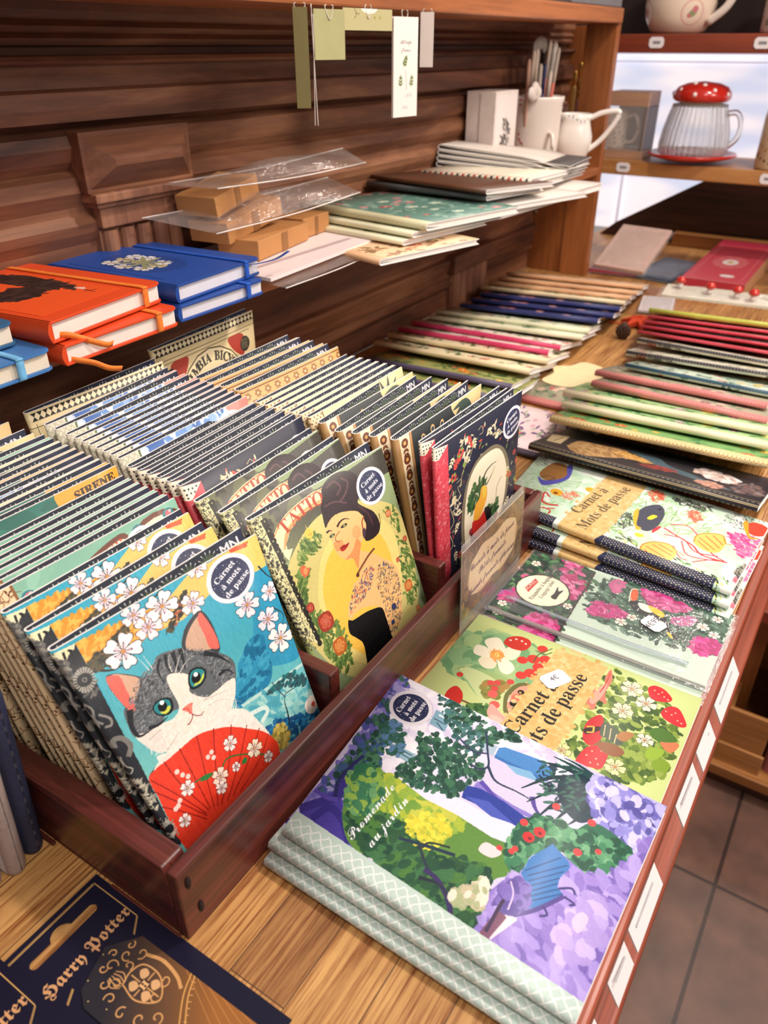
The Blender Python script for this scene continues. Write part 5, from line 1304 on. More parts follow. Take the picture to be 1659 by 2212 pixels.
# panelled wall: one moulded profile run along y, with pilasters standing on it
WX = -.806
PROFILE = [(0, 0), (.040, 0), (.044, .004), (.050, .010), (.056, .012), (.060, .006), (.066, .006), (.072, .014), (.078, .016), (.081, .010),
           (.086, .012), (.104, .018), (.110, .018), (.112, .006), (.20, .004), (.30, .004), (.312, .010), (.322, .012), (.332, .004), (.340, .004),
           (.356, .013), (.372, .010), (.378, .001), (.388, .009), (.402, .014), (.414, .010), (.420, -.004), (.426, .006), (.428, .018), (.44, .019), (.456, .017),
           (.459, .004), (.47, .001), (.480, .003), (.482, .014), (.485, .018), (.489, .014), (.490, -.006), (.497, -.006), (.499, .004), (.505, .008), (.510, .003),
           (.516, .009), (.522, .004), (.530, .010), (.54, .010), (.60, .010), (.601, .0), (.606, .0), (.607, .010), (.70, .010)]
def wall_panel():
    vs = []; fs = []
    ys = (-.6, 2.075)
    for y in ys:
        for z, o in PROFILE: vs.append((WX+o, y, z))
        vs += [(WX-.03, y, .70), (WX-.03, y, 0)]
    k = len(PROFILE)+2
    for i in range(k): fs.append((i, (i+1) % k, k+(i+1) % k, k+i))
    fs += [tuple(range(k))[::-1], tuple(range(k, 2*k))]
    return mesh('wall_left', vs, fs)
kind(link('wall_left', wall_panel(), WALLW))
kind(box('wall_back', (-1.0, 3.2, -.85), (2.2, 3.3, 1.6), plain('dark_plaster', '#4a3026', .8), bevel=0))
def pilaster(n, y0, y1, z1, z0, full=True):
    t = kind(bpy.data.objects.new('trim_%d' % n, None)); C.objects.link(t); t.location = (WX, (y0+y1)/2, z0)
    w_ = (y1-y0)/2
    def loc(bm):
        # raised block with a sunk, bevelled field
        h = (z1-z0)
        zb = h*.62
        cube(bm, (.0, -w_, zb), (.026, w_, h))
    if full:
        me = bm_mesh('capital_block', loc, .002); link('capital_block', me, WALLW, t)
        def field(bm):
            h = z1-z0; a = [Vector((.026, -w_*.94, h*.65)), Vector((.026, w_*.94, h*.65)), Vector((.026, w_*.94, h*.97)), Vector((.026, -w_*.94, h*.97))]
            b_ = [Vector((.044, -w_*.62, h*.79)), Vector((.044, w_*.62, h*.79)), Vector((.044, w_*.62, h*.83)), Vector((.044, -w_*.62, h*.83))]
            va = [bm.verts.new(p) for p in a]; vb = [bm.verts.new(p) for p in b_]
            bm.faces.new(vb); bm.faces.new(va[::-1])
            for i in range(4): bm.faces.new((va[i], va[(i+1) % 4], vb[(i+1) % 4], vb[i]))
        link('raised_field', bm_mesh('raised_field', field), WALLW, t)
        def neck(bm):
            h = z1-z0
            for k_, (za, zz, e) in enumerate(((.56, .62, .034), (.52, .56, .026), (.38, .52, .020))):
                cube(bm, (0, -w_*(.96-.08*k_), h*za), (e, w_*(.96-.08*k_), h*zz))
        link('capital_neck', bm_mesh('capital_neck', neck, .002), WALLV, t)
        top = (z1-z0)*.38; ww = w_*.78
    else: top = z1-z0; ww = w_
    def flutes(bm):
        cube(bm, (0, -ww, 0), (.010, ww, top))
        for i in range(5):
            y = -ww+(i+.5)*2*ww/5
            r = bmesh.ops.create_cone(bm, cap_ends=True, segments=14, radius1=ww/5*.82, radius2=ww/5*.82, depth=top*.94)
            bmesh.ops.translate(bm, vec=(.010, y, top*.47), verts=r['verts'])
    link('fluted_shaft', bm_mesh('fluted_shaft', flutes), WALLV, t)
pilaster(1, .598, .762, .418, .252)
pilaster(2, 1.50, 1.66, .085, .0, False)
pilaster(3, .72, .88, .085, .0, False)
pilaster(4, -.25, -.09, .418, .252)
kind(box('trim_5', (WX, 1.48, .080), (WX+.03, 1.68, .118), WALLW, bevel=.004))

# the sales table
tb = thing('display_table', (-.42, .8, 0), 'long butcher-block sales table with a red-stained rounded front edge', 'table')
def tloc(o): o.location = -Vector((-.42, .8, 0)); return o
tloc(box('tabletop', (-.806, -.5, -.03), (-.036, 2.75, 0), TAB, tb, .001))
tloc(box('edge_rail', (-.0365, -.5, -.034), (-.0255, 2.75, .0), REDW, tb, .004, 3))
tloc(box('side_panel', (-.060, -.5, -.28), (-.045, 1.9, -.03), PINEY, tb, .002))
tloc(box('lower_rail', (-.060, -.5, -.31), (-.0185, 1.9, -.28), REDW, tb, .005, 3))
tloc(box('back_panel', (-.80, -.5, -.85), (-.06, 1.9, -.31), PINEY, tb, .002))
LAB = plain('label_card', '#efe9ea', .5, var=.01)
INK = plain('faint_ink', '#c2bec4', .6)
for i, (y0, y1, dz) in enumerate(((.640, .725, 0), (.566, .618, .004), (.503, .556, -.004), (.372, .437, 0), (.330, .362, -.006), (.235, .30, .002))):
    o = thing('price_card', (-.0375, y0, -.036), ['long white price card under the table edge beside the toucan packets', 'white price card under the table edge beside the gnome notebook, farther one',
        'white price card under the table edge beside the gnome notebook, nearer one', 'white price card under the table edge at the far corner of the garden notebook',
        'small tilted white price card under the edge beside the garden notebook', 'white price card under the edge nearest the bottom of the picture'][i], 'price card', 'price cards under the table edge')
    L_ = y1-y0
    slab('card', [(0, 0, dz), (0, L_, 0), (.0215, L_, -.040), (.0215, 0, -.040+dz)], .0012, [LAB, LAB], o, origin=(0, 0, 0))
    for k in range(3):
        a_ = .25+.2*k; slab('print', [(.0215*a_+.0004, L_*.15, -.040*a_+.0004), (.0215*a_+.0004, L_*.8, -.040*a_+.0004), (.0215*(a_+.05)+.0004, L_*.8, -.040*(a_+.05)+.0004), (.0215*(a_+.05)+.0004, L_*.15, -.040*(a_+.05)+.0004)], .0002, [INK, INK], o, origin=(0, 0, 0))

# upper shelf against the wall, its end post, and the top shelf
s1 = thing('wall_shelf', (-.72, 1.0, .236), 'wooden shelf on the panelled wall holding the elastic-band notebooks', 'shelf')
o = box('board', (-.806, -.5, .236), (-.645, 1.93, .252), PINEY, s1, .002); o.location = -Vector(s1.location)
o = box('board_end', (-.806, 1.9305, .236), (-.7165, 2.055, .252), PINEY, s1, .001); o.location = -Vector(s1.location)
s2 = thing('top_shelf', (-.72, 1.0, .538), 'thick wooden top shelf that the gift tags hang from', 'shelf')
o = box('board', (-.806, -.5, .538), (-.64, 1.945, .566), PINEY, s2, .003); o.location = -Vector(s2.location)
pz = thing('shelf_end_post', (-.72, 1.94, 0), 'upright pine end post of the wall shelves', 'post')
for nm, a, b_ in (('upright', (-.715, 1.93, .0), (-.645, 1.955, .538)), ('side_panel', (-.806, 1.935, 0), (-.716, 1.955, .2355)), ('back_stile', (-.84, 2.077, .0), (-.70, 2.09, .5375))):
    o = box(nm, a, b_, PINE, pz, .002); o.location = -Vector(pz.location)
o = lathe('screw_head', [(.0001, 0), (.005, 0), (.004, .002)], plain('steel', '#a9a4a0', .3, metal=1), pz, 16); o.location = Vector((-.795, 1.934, .14))-Vector(pz.location); o.rotation_euler = (math.radians(90), 0, 0)

# display unit across the end
un = thing('display_unit', (-.2, 2.2, 0), 'pine display unit across the end with a red top board and a lit window behind', 'display unit')
def ub(nm, a, b_, m, bv=.003): o = box(nm, a, b_, m, un, bv); o.location = -Vector(un.location); return o
ub('red_board', (-.72, 2.10, .482), (.7, 2.34, .520), REDX)
ub('middle_board', (-.72, 2.10, .217), (.7, 2.34, .249), PINEX)
ub('cupboard_back', (-1.1, 2.345, .520), (.7, 2.365, 1.2), plain('shadow_board', '#2a1a16', .7))
def brace(bm):
    v = [(-.79, 2.45, .0), (-.745, 2.45, .038), (-.435, 2.45, .216), (.7, 2.45, .216), (.7, 2.45, .0)]
    a = [bm.verts.new(p) for p in v]; b_ = [bm.verts.new((p[0], p[1]+.02, p[2])) for p in v]
    bm.faces.new(a); bm.faces.new(b_[::-1])
    for i in range(5): bm.faces.new((a[i], b_[i], b_[(i+1) % 5], a[(i+1) % 5]))
o = link('sloping_panel', bm_mesh('sloping_panel', brace, 0), wood('smoked_boards', '#2a150c', '#3e2213', '#5c3219', 0, .5, .1, 60, 8), un); o.location = -Vector(un.location)+Vector((0, 0, 0)); 
ub('lower_ledge', (-.56, 2.40, .0), (.7, 2.445, .035), PINEX)
# lit window behind the unit
def win_mat():
    m, n, l, b = new_mat('daylit_pane')
    tc = n.new('ShaderNodeTexCoord'); mp = n.new('ShaderNodeMapping'); mp.inputs['Scale'].default_value = (2.2, 1, 9); mp.inputs['Rotation'].default_value = (0, -.22, 0)
    l.new(tc.outputs['Object'], mp.inputs['Vector']); ns = n.new('ShaderNodeTexNoise'); ns.inputs['Scale'].default_value = 1.5; ns.inputs['Detail'].default_value = 1; l.new(mp.outputs[0], ns.inputs['Vector'])
    r = n.new('ShaderNodeValToRGB'); r.color_ramp.elements[0].position = .40; r.color_ramp.elements[1].position = .56
    r.color_ramp.elements[0].color = lin('#cdd3ea'); r.color_ramp.elements[1].color = lin('#fbeef0'); l.new(ns.outputs['Fac'], r.inputs['Fac'])
    b.inputs['Base Color'].default_value = lin('#c8ccd8'); b.inputs['Roughness'].default_value = .2
    l.new(r.outputs[0], b.inputs['Emission Color']); b.inputs['Emission Strength'].default_value = 1.0
    return m
wn = kind(bpy.data.objects.new('window_1', None)); C.objects.link(wn); wn.location = (0, 2.56, 0)
o = box('pane', (-1.15, 0, .0), (.8, .01, .52), win_mat(), wn, 0)
WF = plain('white_frame', '#e6e2ee', .4, emit=('#efe8f4', .55))  # bars glow by themselves, in place of daylight falling on the frame
for k, (a, b_) in enumerate((((-.95, -.012, .475), (.8, 0, .50)), ((-.95, -.01, .455), (.8, 0, .460)), ((-.36, -.01, .10), (-.345, 0, .50)), ((-.78, -.01, .0), (-.77, 0, .36)))):
    box('glazing_bar', a, b_, WF, wn, .001)
kind(wn)

# low cabinet in the aisle behind the table end
lc = thing('low_cabinet', (.3, 1.5, -.85), 'low pine cabinet standing on the floor tiles beyond the table', 'cabinet')
def lb(nm, a, b_, m, bv=.003): o = box(nm, a, b_, m, lc, bv); o.location = -Vector(lc.location); return o
lb('plinth', (-.03, 1.325, -.85), (.7, 1.9, -.812), wood('dark_plinth', '#3a1c10', '#4a2616', '#5a3220', 0))
lb('bottom_board', (-.035, 1.305, -.812), (.7, 1.9, -.787), PINEX)
lb('back', (-.035, 1.88, -.79), (.7, 1.9, -.1), PINEX)
lb('shelf_board', (-.035, 1.34, -.432), (.7, 1.9, -.405), REDX)
lb('divider', (-.035, 1.42, -.787), (.0, 1.88, -.432), PINE)
lb('upright', (-.11, 1.4, -.40), (-.085, 1.9, -.05), PINE)
cr = thing('wooden_crate', (.0, 1.38, -.787), 'open pine crate on the bottom board of the low cabinet', 'crate')
for nm, a, b_ in (('front', (-.03, -.05, 0), (.055, -.04, .14)), ('front_cleat', (-.035, -.058, .0), (.06, -.051, .05)), ('side', (.045, -.039, 0), (.055, .28, .14)), ('side', (-.03, -.039, 0), (-.02, .28, .14)), ('base', (-.019, -.039, 0), (.044, .28, .01))):
    box(nm, a, b_, PINEX, cr, .002)
tin = thing('pink_tin', (.135, 1.40, -.787), 'tall dusty-pink storage tin beside the crate on the low cabinet', 'tin')
PK = plain('pink_enamel', '#b06a70', .4, .3, var=.12, scale=18)
def rr(bm, w_, d_, h_, r_, z0=0):
    v = []
    for cx, cy, a0 in ((w_-r_, d_-r_, 0), (-w_+r_, d_-r_, 90), (-w_+r_, -d_+r_, 180), (w_-r_, -d_+r_, 270)):
        for k in range(6):
            a = math.radians(a0+k*18); v.append((cx+r_*math.cos(a), cy+r_*math.sin(a)))
    a_ = [bm.verts.new((x, y, z0)) for x, y in v]; b_ = [bm.verts.new((x, y, z0+h_)) for x, y in v]
    bm.faces.new(a_[::-1]); bm.faces.new(b_)
    for i in range(len(v)): bm.faces.new((a_[i], a_[(i+1) % len(v)], b_[(i+1) % len(v)], b_[i]))
link('body', bm_mesh('body', lambda bm: rr(bm, .075, .06, .26, .02), 0), PK, tin, False)
link('lid', bm_mesh('lid', lambda bm: rr(bm, .078, .063, .022, .021, .262), .003), PK, tin, False)
# ---------------------------------------------------------------- notebook crate
tr = thing('notebook_crate', (-.48, .45, 0), 'dark reddish-brown wooden crate with three compartments of upright notebooks', 'crate')
def cb_(nm, a, b_, m, bv=.0015, lab=None):
    o = box(nm, a, b_, m, tr, bv); o.location = -Vector(tr.location)
    if lab: o['label'] = lab
    return o
cb_('front_board', (-.2705, .172, 0), (-.262, .738, .0665), MAH)
cb_('back_board', (-.705, .172, 0), (-.697, .738, .066), MAH)
def endb(bm):
    v = [(-.697, .003), (-.2712, .003), (-.2712, .058), (-.276, .0655), (-.36, .0655), (-.43, .060), (-.697, .060)]
    a = [bm.verts.new((x, .1725, z)) for x, z in v]; b_ = [bm.verts.new((x, .1905, z)) for x, z in v]
    bm.faces.new(a); bm.faces.new(b_[::-1])
    for i in range(len(v)): bm.faces.new((a[i], b_[i], b_[(i+1) % len(v)], a[(i+1) % len(v)]))
o = link('end_board', bm_mesh('end_board', endb, .0015), MAHX, tr); o.location = -Vector(tr.location)
cb_('end_board', (-.697, .725, 0), (-.271, .738, .066), MAHX)
cb_('divider', (-.697, .355, .003), (-.279, .3675, .078), MAHX); cb_('divider', (-.697, .529, .003), (-.279, .5415, .078), MAHX)
cb_('base', (-.697, .1725, 0), (-.271, .7245, .0025), MAHX)
cb_('foot_batten', (-.50, .168, 0), (-.395, .1715, .003), MAHX, .001); cb_('foot_batten', (-.335, .1695, 0), (-.268, .1715, .002), MAHX, .0005)
HOLE = plain('nail_hole', '#1c0b08', .8)
for y, z in ((.180, .052), (.186, .020)):
    o = lathe('nail_hole', [(.0001, 0), (.0022, 0), (.0022, .0006)], HOLE, tr, 12); o.scale = (1, 2.6, 1)
    o.rotation_euler = (math.radians(90), 0, math.radians(90)); o.location = Vector((-.2619, y, z))-Vector(tr.location)

HB = .205
def stand(xs, zs, twist, y0, art, label, group, T=.0055, op=.009, W=.15, pages=.0024, h=HB, dz=.008, cat='notebook', drop=None):
    drop = drop or (.016 if op > .0105 else .007); pages = pages if op > .0105 else op*.48
    """one notebook standing in the crate, spine at y0, leaning to the wall"""
    f = lambda z: math.sqrt(max(0, h*h-z*z))
    TL = Vector((xs, y0, zs+.003)); BL = Vector((xs+f(zs), y0, .0032))
    zt = zs+dz; TR = Vector((xs+twist, y0+W, zt+.003)); BR = Vector((xs+twist+f(zt), y0+W, .0032))
    return notebook('notebook', label, cat, group, (TL, TR, BR, BL), T, PR[art], PR['inner'], op, pages, bow=.001, drop=drop, back=(-1, 0, .05))
A0, B0, C0 = .2, .3725, .5465
CORN = [Vector(v) for v in ((-.381, .2, .169), (-.338, .35, .192), (-.2755, .35, .0032), (-.2722, .2, .0032))]
notebook('notebook', 'password notebook with a grey and white cat behind a red fan, frontmost in the crate', 'notebook', 'cat notebooks in the crate', CORN, .006, PR['cat'], PR['inner'], .016, .0024, drop=.016, back=(-1, 0, .05))
stand(-.403, .172, .020, A0, 'cat', 'cat notebook directly behind the frontmost one, orange sky corner showing', 'cat notebooks in the crate', op=.012)
stand(-.426, .177, .019, A0, 'cat', 'third cat notebook, next to the mint-green ones', 'cat notebooks in the crate', op=.010)
stand(-.4385, .186, .018, A0, 'mint', 'mint-green notebook with brown label frames, just behind the cat notebooks', 'mint-green notebooks in the crate', op=.009)
for i, x in enumerate((-.4495, -.460, -.4695, -.479, -.489)):
    stand(x, .186+.0006*i, .018, A0, 'mint', 'mint-green notebook packed tightly with only its top edge showing', 'mint-green notebooks in the crate', .0050, .0086)
stand(-.503, .196, .018, A0, 'siren', 'green notebook with an orange banner reading SIRENE', 'assorted notebooks in the first compartment', op=.008)
asl = ['dark-covered notebook standing right behind the SIRENE one', 'notebook with a yellow top edge behind the SIRENE one', 'pale-edged notebook in the middle of the assorted row', 'teal-edged notebook in the assorted row',
       'notebook with an orange strip in the assorted row', 'dark notebook third from the MN linings', 'notebook second before the two MN linings', 'notebook just in front of the two MN linings']
for i, (x, a) in enumerate(zip((-.514, -.5235, -.533, -.543, -.553, -.563, -.5735, -.585), ('siren', 'kiosk', 'paint', 'siren', 'ornate', 'tattoo', 'kiosk', 'mint'))):
    stand(x, .196+.0006*i, .018, A0, a, asl[i], 'assorted notebooks in the first compartment', .005, .0092)
stand(-.606, .198, .016, A0, 'fan', 'notebook with the letters MN on its lining, nearer of the two at the wall', 'assorted notebooks in the first compartment', .006, .014)
stand(-.641, .200, .016, A0, 'fan', 'notebook with the letters MN on its lining, closest to the wall', 'assorted notebooks in the first compartment', .006, .014)

TC = [Vector(v) for v in ((-.3655, .3725, .182), (-.340, .5225, .191), (-.2760, .5225, .0032), (-.2790, .3725, .0032))]
notebook('notebook', 'password notebook with a tattooed dark-haired woman and roses, front of the middle compartment', 'notebook', 'tattoo notebooks in the crate', TC, .006, PR['tattoo'], PR['inner'], .016, .0024, drop=.016, back=(-1, 0, .05))
stand(-.395, .176, .008, B0, 'tattoo', 'tattoo notebook directly behind the front one', 'tattoo notebooks in the crate', op=.009)
stand(-.4215, .178, .010, B0, 'tattoo', 'tattoo notebook farthest back, against the black floral ones', 'tattoo notebooks in the crate', op=.010)
for i, x in enumerate((-.438, -.451, -.463, -.475, -.487, -.498)):
    stand(x, .188, .008, B0, 'bird', 'black floral notebook with a red spine and dotted corner, front of its row' if i == 0 else 'black floral notebook with a red spine, packed behind the front one of its row',
          'black floral notebooks in the crate', .0065, .0098)
for i, x in enumerate((-.510, -.519, -.528, -.537, -.546, -.555, -.565, -.576, -.592, -.606)):
    stand(x, .193+.0008*i, .012, B0, 'paint', ['blue harbour-painting notebook with a plaid spine, front of its row', 'plaid-spined notebook packed tightly in the middle compartment'][i > 0] if i < 8 else ['plaid-spined notebook with open covers, next to last at the wall', 'plaid-spined notebook with open covers, last at the wall'][i-8],
          'harbour notebooks in the crate', .005, .0088 if i < 7 else .013)
stand(-.634, .2050, .02, B0, 'columbia', 'cream bicycle notebook with a chequered top border, at the wall', 'bicycle notebooks in the crate', .006, .014, .152, .003, .2105)

BC = [Vector(v) for v in ((-.2985, .5465, .190), (-.286, .7065, .194), (-.2835, .7065, .0032), (-.2845, .5465, .0032))]
notebook('notebook', 'password notebook with a toucan-like bird in an oval on black flowers, far compartment', 'notebook', 'black floral notebooks in the crate', BC, .0045, PR['bird'], PR['inner'], .011, .002, drop=.016, back=(-1, 0, .05))
stand(-.3125, .189, .012, C0, 'bird', 'black floral notebook directly behind the oval bird one', 'black floral notebooks in the crate', .0045, .010, .155, .002, .1905, .003)
fl = ['palm notebook with a brown flower-border spine, nearest the bird notebook', 'palm notebook with a brown flower-border spine, second from the bird notebook', 'palm notebook, third brown spine from the bird notebook',
      'palm notebook, fourth brown spine from the bird notebook', 'palm notebook, fifth brown spine, tan cover corner showing']
for i, (x, z) in enumerate(((-.340, .184), (-.364, .181), (-.384, .179), (-.404, .176), (-.424, .180))):
    stand(x, z, .012, C0, 'fan', fl[i], 'palm notebooks in the far compartment', .008, .017, h=math.hypot(z, (.038, .048, .054, .060, .066)[i]))
for i, x in enumerate((-.440, -.451, -.462, -.473, -.484, -.495, -.506)):
    stand(x, .183, .014, C0, 'kiosk', 'cream riviera notebook with palms and a ticket, front of its row' if i == 0 else 'cream riviera notebook packed behind the front one of its row', 'riviera notebooks in the crate', .0055, .0094, h=.196)
for i, x in enumerate((-.531, -.552, -.572, -.590)):
    stand(x, .190, .018, C0, 'ornate', ['tan notebook with rows of roses, front of its group', 'second tan rose notebook, MN on its lining', 'third tan rose notebook', 'tan rose notebook nearest the wall'][i], 'tan rose notebooks in the crate', .009, .016, h=.2055)
stand(-.658, .2085, .010, C0, 'columbia', 'bicycle notebook with arched lettering, standing by the wall in the far compartment', 'bicycle notebooks in the crate', .006, .012, .158, .003, .2145)

# price sign in a clear holder leaning on the crate
sh = Sheet(140, 72, 4, '#6e4a30'); sh.dabs([(0, 0), (140, 0), (140, 72), (0, 72)], 260, ['#5c3c26', '#7c5636', '#8a6238', '#4c3020', '#a0703a'], 6, 1.6, 0, smooth=False)
for r_, c_ in ((1.0, '#c8a068'), (.96, '#f0d2a8')):
    sh.blob([(12+2*(1-r_)*40, 36), (20, 20/r_), (30, 16), (44, 11/r_), (70, 14), (96, 11/r_), (112, 16), (122, 22), (128*r_, 36), (120, 52), (108, 57), (92, 62*r_), (70, 58), (46, 62*r_), (28, 57), (18, 50)], c_)
for k, (t_, y) in enumerate((('Carnets à mots de passe', 27), ('Petits formats', 39), ('Grands formats spéciaux', 52))): sh.text(t_, 68, y, 9.8, '#5a2440', -.03, 'script', bold=.3)
SIGN = printed('handwritten_sign_print', sh, .3, .4)
sg = thing('price_sign', (-.2585, .532, .001), 'handwritten brown paper price sign in a clear holder leaning on the front of the crate', 'sign')
Q = [Vector(v) for v in ((-.2575, .531, .1085), (-.2575, .668, .1085), (-.2535, .668, .001), (-.2535, .531, .001))]
sgn = (Q[3]-Q[0]).cross(Q[1]-Q[0]).normalized()
Qp = [Q[0]*.93+Q[3]*.07, Q[1]*.93+Q[2]*.07, Q[2]*.8+Q[1]*.2, Q[3]*.8+Q[0]*.2]
slab('card', Qp, .0006, [SIGN, EDGE], sg, origin=sg.location)
slab('clear_front', [p+sgn*.0012 for p in Q], .0006, film('acrylic_clear', '#ffffff', .0), sg, origin=sg.location)
slab('clear_back', [p-sgn*.001 for p in Q], .0006, film('acrylic'), sg, origin=sg.location)

# ---------------------------------------------------------------- flat notebooks on the table
def flat(label, group, nl, nr, depth, T, art, zf=None, **kw):
    """lying flat: near-left and near-right top corners of the spine edge, depth away from the viewer"""
    NL, NR = Vector(nl), Vector(nr); d = (NR-NL).normalized(); up = Vector((0, 0, 1)).cross(d)
    up.z = 0; up.normalize()
    far = up*math.sqrt(depth**2-((nl[2]-(zf if zf is not None else nl[2])))**2); dzv = Vector((0, 0, (zf if zf is not None else nl[2])-nl[2]))
    return notebook('notebook', label, 'notebook', group, (NL, NL+far+dzv, NR+far+dzv, NR), T, art, PAPER, **kw)
G = 'garden notebooks stacked at the front'
def quadbook(label, group, q, T, art, **kw): return notebook('notebook', label, 'notebook', group, [Vector(v) for v in q], T, art, PAPER, **kw)
quadbook('Promenade au jardin notebook with a violet garden painting, top of the stack', G, ((-.2505, .2555, .0265), (-.263, .434, .0265), (-.028, .422, .0265), (-.031, .247, .0265)), .0085, PR['promenade'], bow=.0)
quadbook('garden notebook in the middle of the stack, pale trellis spine showing', G, ((-.257, .246, .0175), (-.257, .420, .0175), (-.031, .414, .0175), (-.033, .241, .0175)), .008, PR['promenade'])
quadbook('garden notebook at the bottom of the stack on the table', G, ((-.255, .238, .0088), (-.258, .412, .0088), (-.032, .408, .0088), (-.034, .234, .0088)), .008, PR['promenade'])
gn = quadbook('green notebook with a strawberry gnome and a tan paper band, under the garden notebook', 'single notebooks', ((-.252, .4155, .0085), (-.252, .568, .0085), (-.034, .568, .0085), (-.034, .4155, .0085)), .008, PR['gnome'])
def sticker(parent, text, c, size, ang, lean=0.0, name='price_sticker', n=Vector((0, 0, 1)), font='script', label=None):
    """white notched price sticker lying on something"""
    w_, h_ = size
    sh = Sheet(w_*1000, h_*1000, 16, '#f6f2f2'); sh.text(text, w_*500, h_*560, h_*420, '#4a4658', -.1, font, bold=.05)
    sh.line([(2, h_*830), (w_*1000-5, h_*800)], '#b8b4c0', .25, False)
    m = printed(name+'_print', sh, .6, 0)
    nk = .003
    pts = [(-w_/2, -h_/2+nk), (-w_/2+nk, -h_/2), (w_/2-nk, -h_/2), (w_/2, -h_/2+nk), (w_/2, h_/2-nk), (w_/2-nk, h_/2), (-w_/2+nk, h_/2), (-w_/2, h_/2-nk)]
    N = len(pts); vs = [(x, y, .0) for x, y in pts]+[(x, y, -.0002) for x, y in pts]
    fs = [tuple(range(N)), tuple(range(N, 2*N))[::-1]]+[(i, N+i, N+(i+1) % N, (i+1) % N) for i in range(N)]
    uv = [((vs[v][0]+w_/2)/w_, (vs[v][1]+h_/2)/h_) for f in fs for v in f]
    o = link(name, mesh(name, vs, fs, uv), [m], parent)
    z = Vector(n).normalized(); x = Vector((math.cos(ang), math.sin(ang), 0)); x = (x-z*x.dot(z)).normalized() if abs(z.z) > .1 else Vector((1, 0, 0)); y = z.cross(x)
    o.matrix_basis = Matrix.Translation(Vector(c)-(parent.location if parent else Vector()))@Matrix((x, y, z)).transposed().to_4x4()
    if label: o['label'] = label
    return o
sticker(gn, '4€', (-.152, .521, .0090), (.026, .018), 1.05, label='white price sticker reading 4 euros')

# two toucan luggage-label packets in cellophane
def packet(loc, w_, d_, label, rz, z):
    """backing card, mint and flowered front card, clear bag"""
    r = thing('luggage_label_packet', loc, label, 'stationery packet', 'toucan luggage label packets', rz)
    slab('backing_card', [(0, 0, .002), (0, d_, .002), (w_, d_, .002), (w_, 0, .002)], .0015, [plain('mint_card', '#c3d6c6', .5), EDGE], r, origin=(0, 0, 0))
    slab('front_card', [(.0, .0, .0042), (.0, d_, .0042), (w_, d_, .0042), (w_, 0, .0042)], .0018, [PR['toucan'], EDGE], r, origin=(0, 0, 0))
    FM = film('cellophane', '#eef2f6', .05)
    vs = []; fs = []; nx, ny = 14, 8
    for s in (1, -1):
        for j in range(ny+1):
            for i in range(nx+1):
                u, v = i/nx, j/ny; e = min(1, 6*min(u, 1-u, v, 1-v)); h = .0022+(.0034*e+.0007*math.sin(9*u+5*v) if s > 0 else -.0016*e)
                vs.append((-.004+u*(w_+.008), -.005+v*(d_+.009), h if s > 0 else max(.0002, h)))
    o_ = (nx+1)*(ny+1)
    for s in (0, 1):
        for j in range(ny):
            for i in range(nx):
                a = s*o_+j*(nx+1)+i; f = (a, a+1, a+nx+2, a+nx+1); fs.append(f if s == 0 else f[::-1])
    link('cellophane_bag', mesh('cellophane_bag', vs, fs), FM, r, True)
    ribbon_pts = [(.01, .021, .0068), (w_*.3, .017, .0078), (w_*.65, .015, .0082), (w_-.02, .018, .0072)]
    tube('clear_strap_loop', ribbon_pts, .0022, plain('clear_vinyl', '#ccd8ea', .08, .5, trans=.6, alpha=.55, var=.02), r, 8, flat=.6)
    return r
packet((-.2505, .574, .0005), .214, .118, 'toucan luggage label packet, lower of the two, its edge showing under the top one', -.015, 0)
p2 = packet((-.2495, .583, .0065), .214, .119, 'toucan luggage label packet with the white 4 euro 95 sticker, upper of the two', .0, 0)
sticker(p2, '4€95', (-.099, .641, .0138), (.018, .022), 1.2, name='price_tag', label='white price sticker reading 4 euros 95')

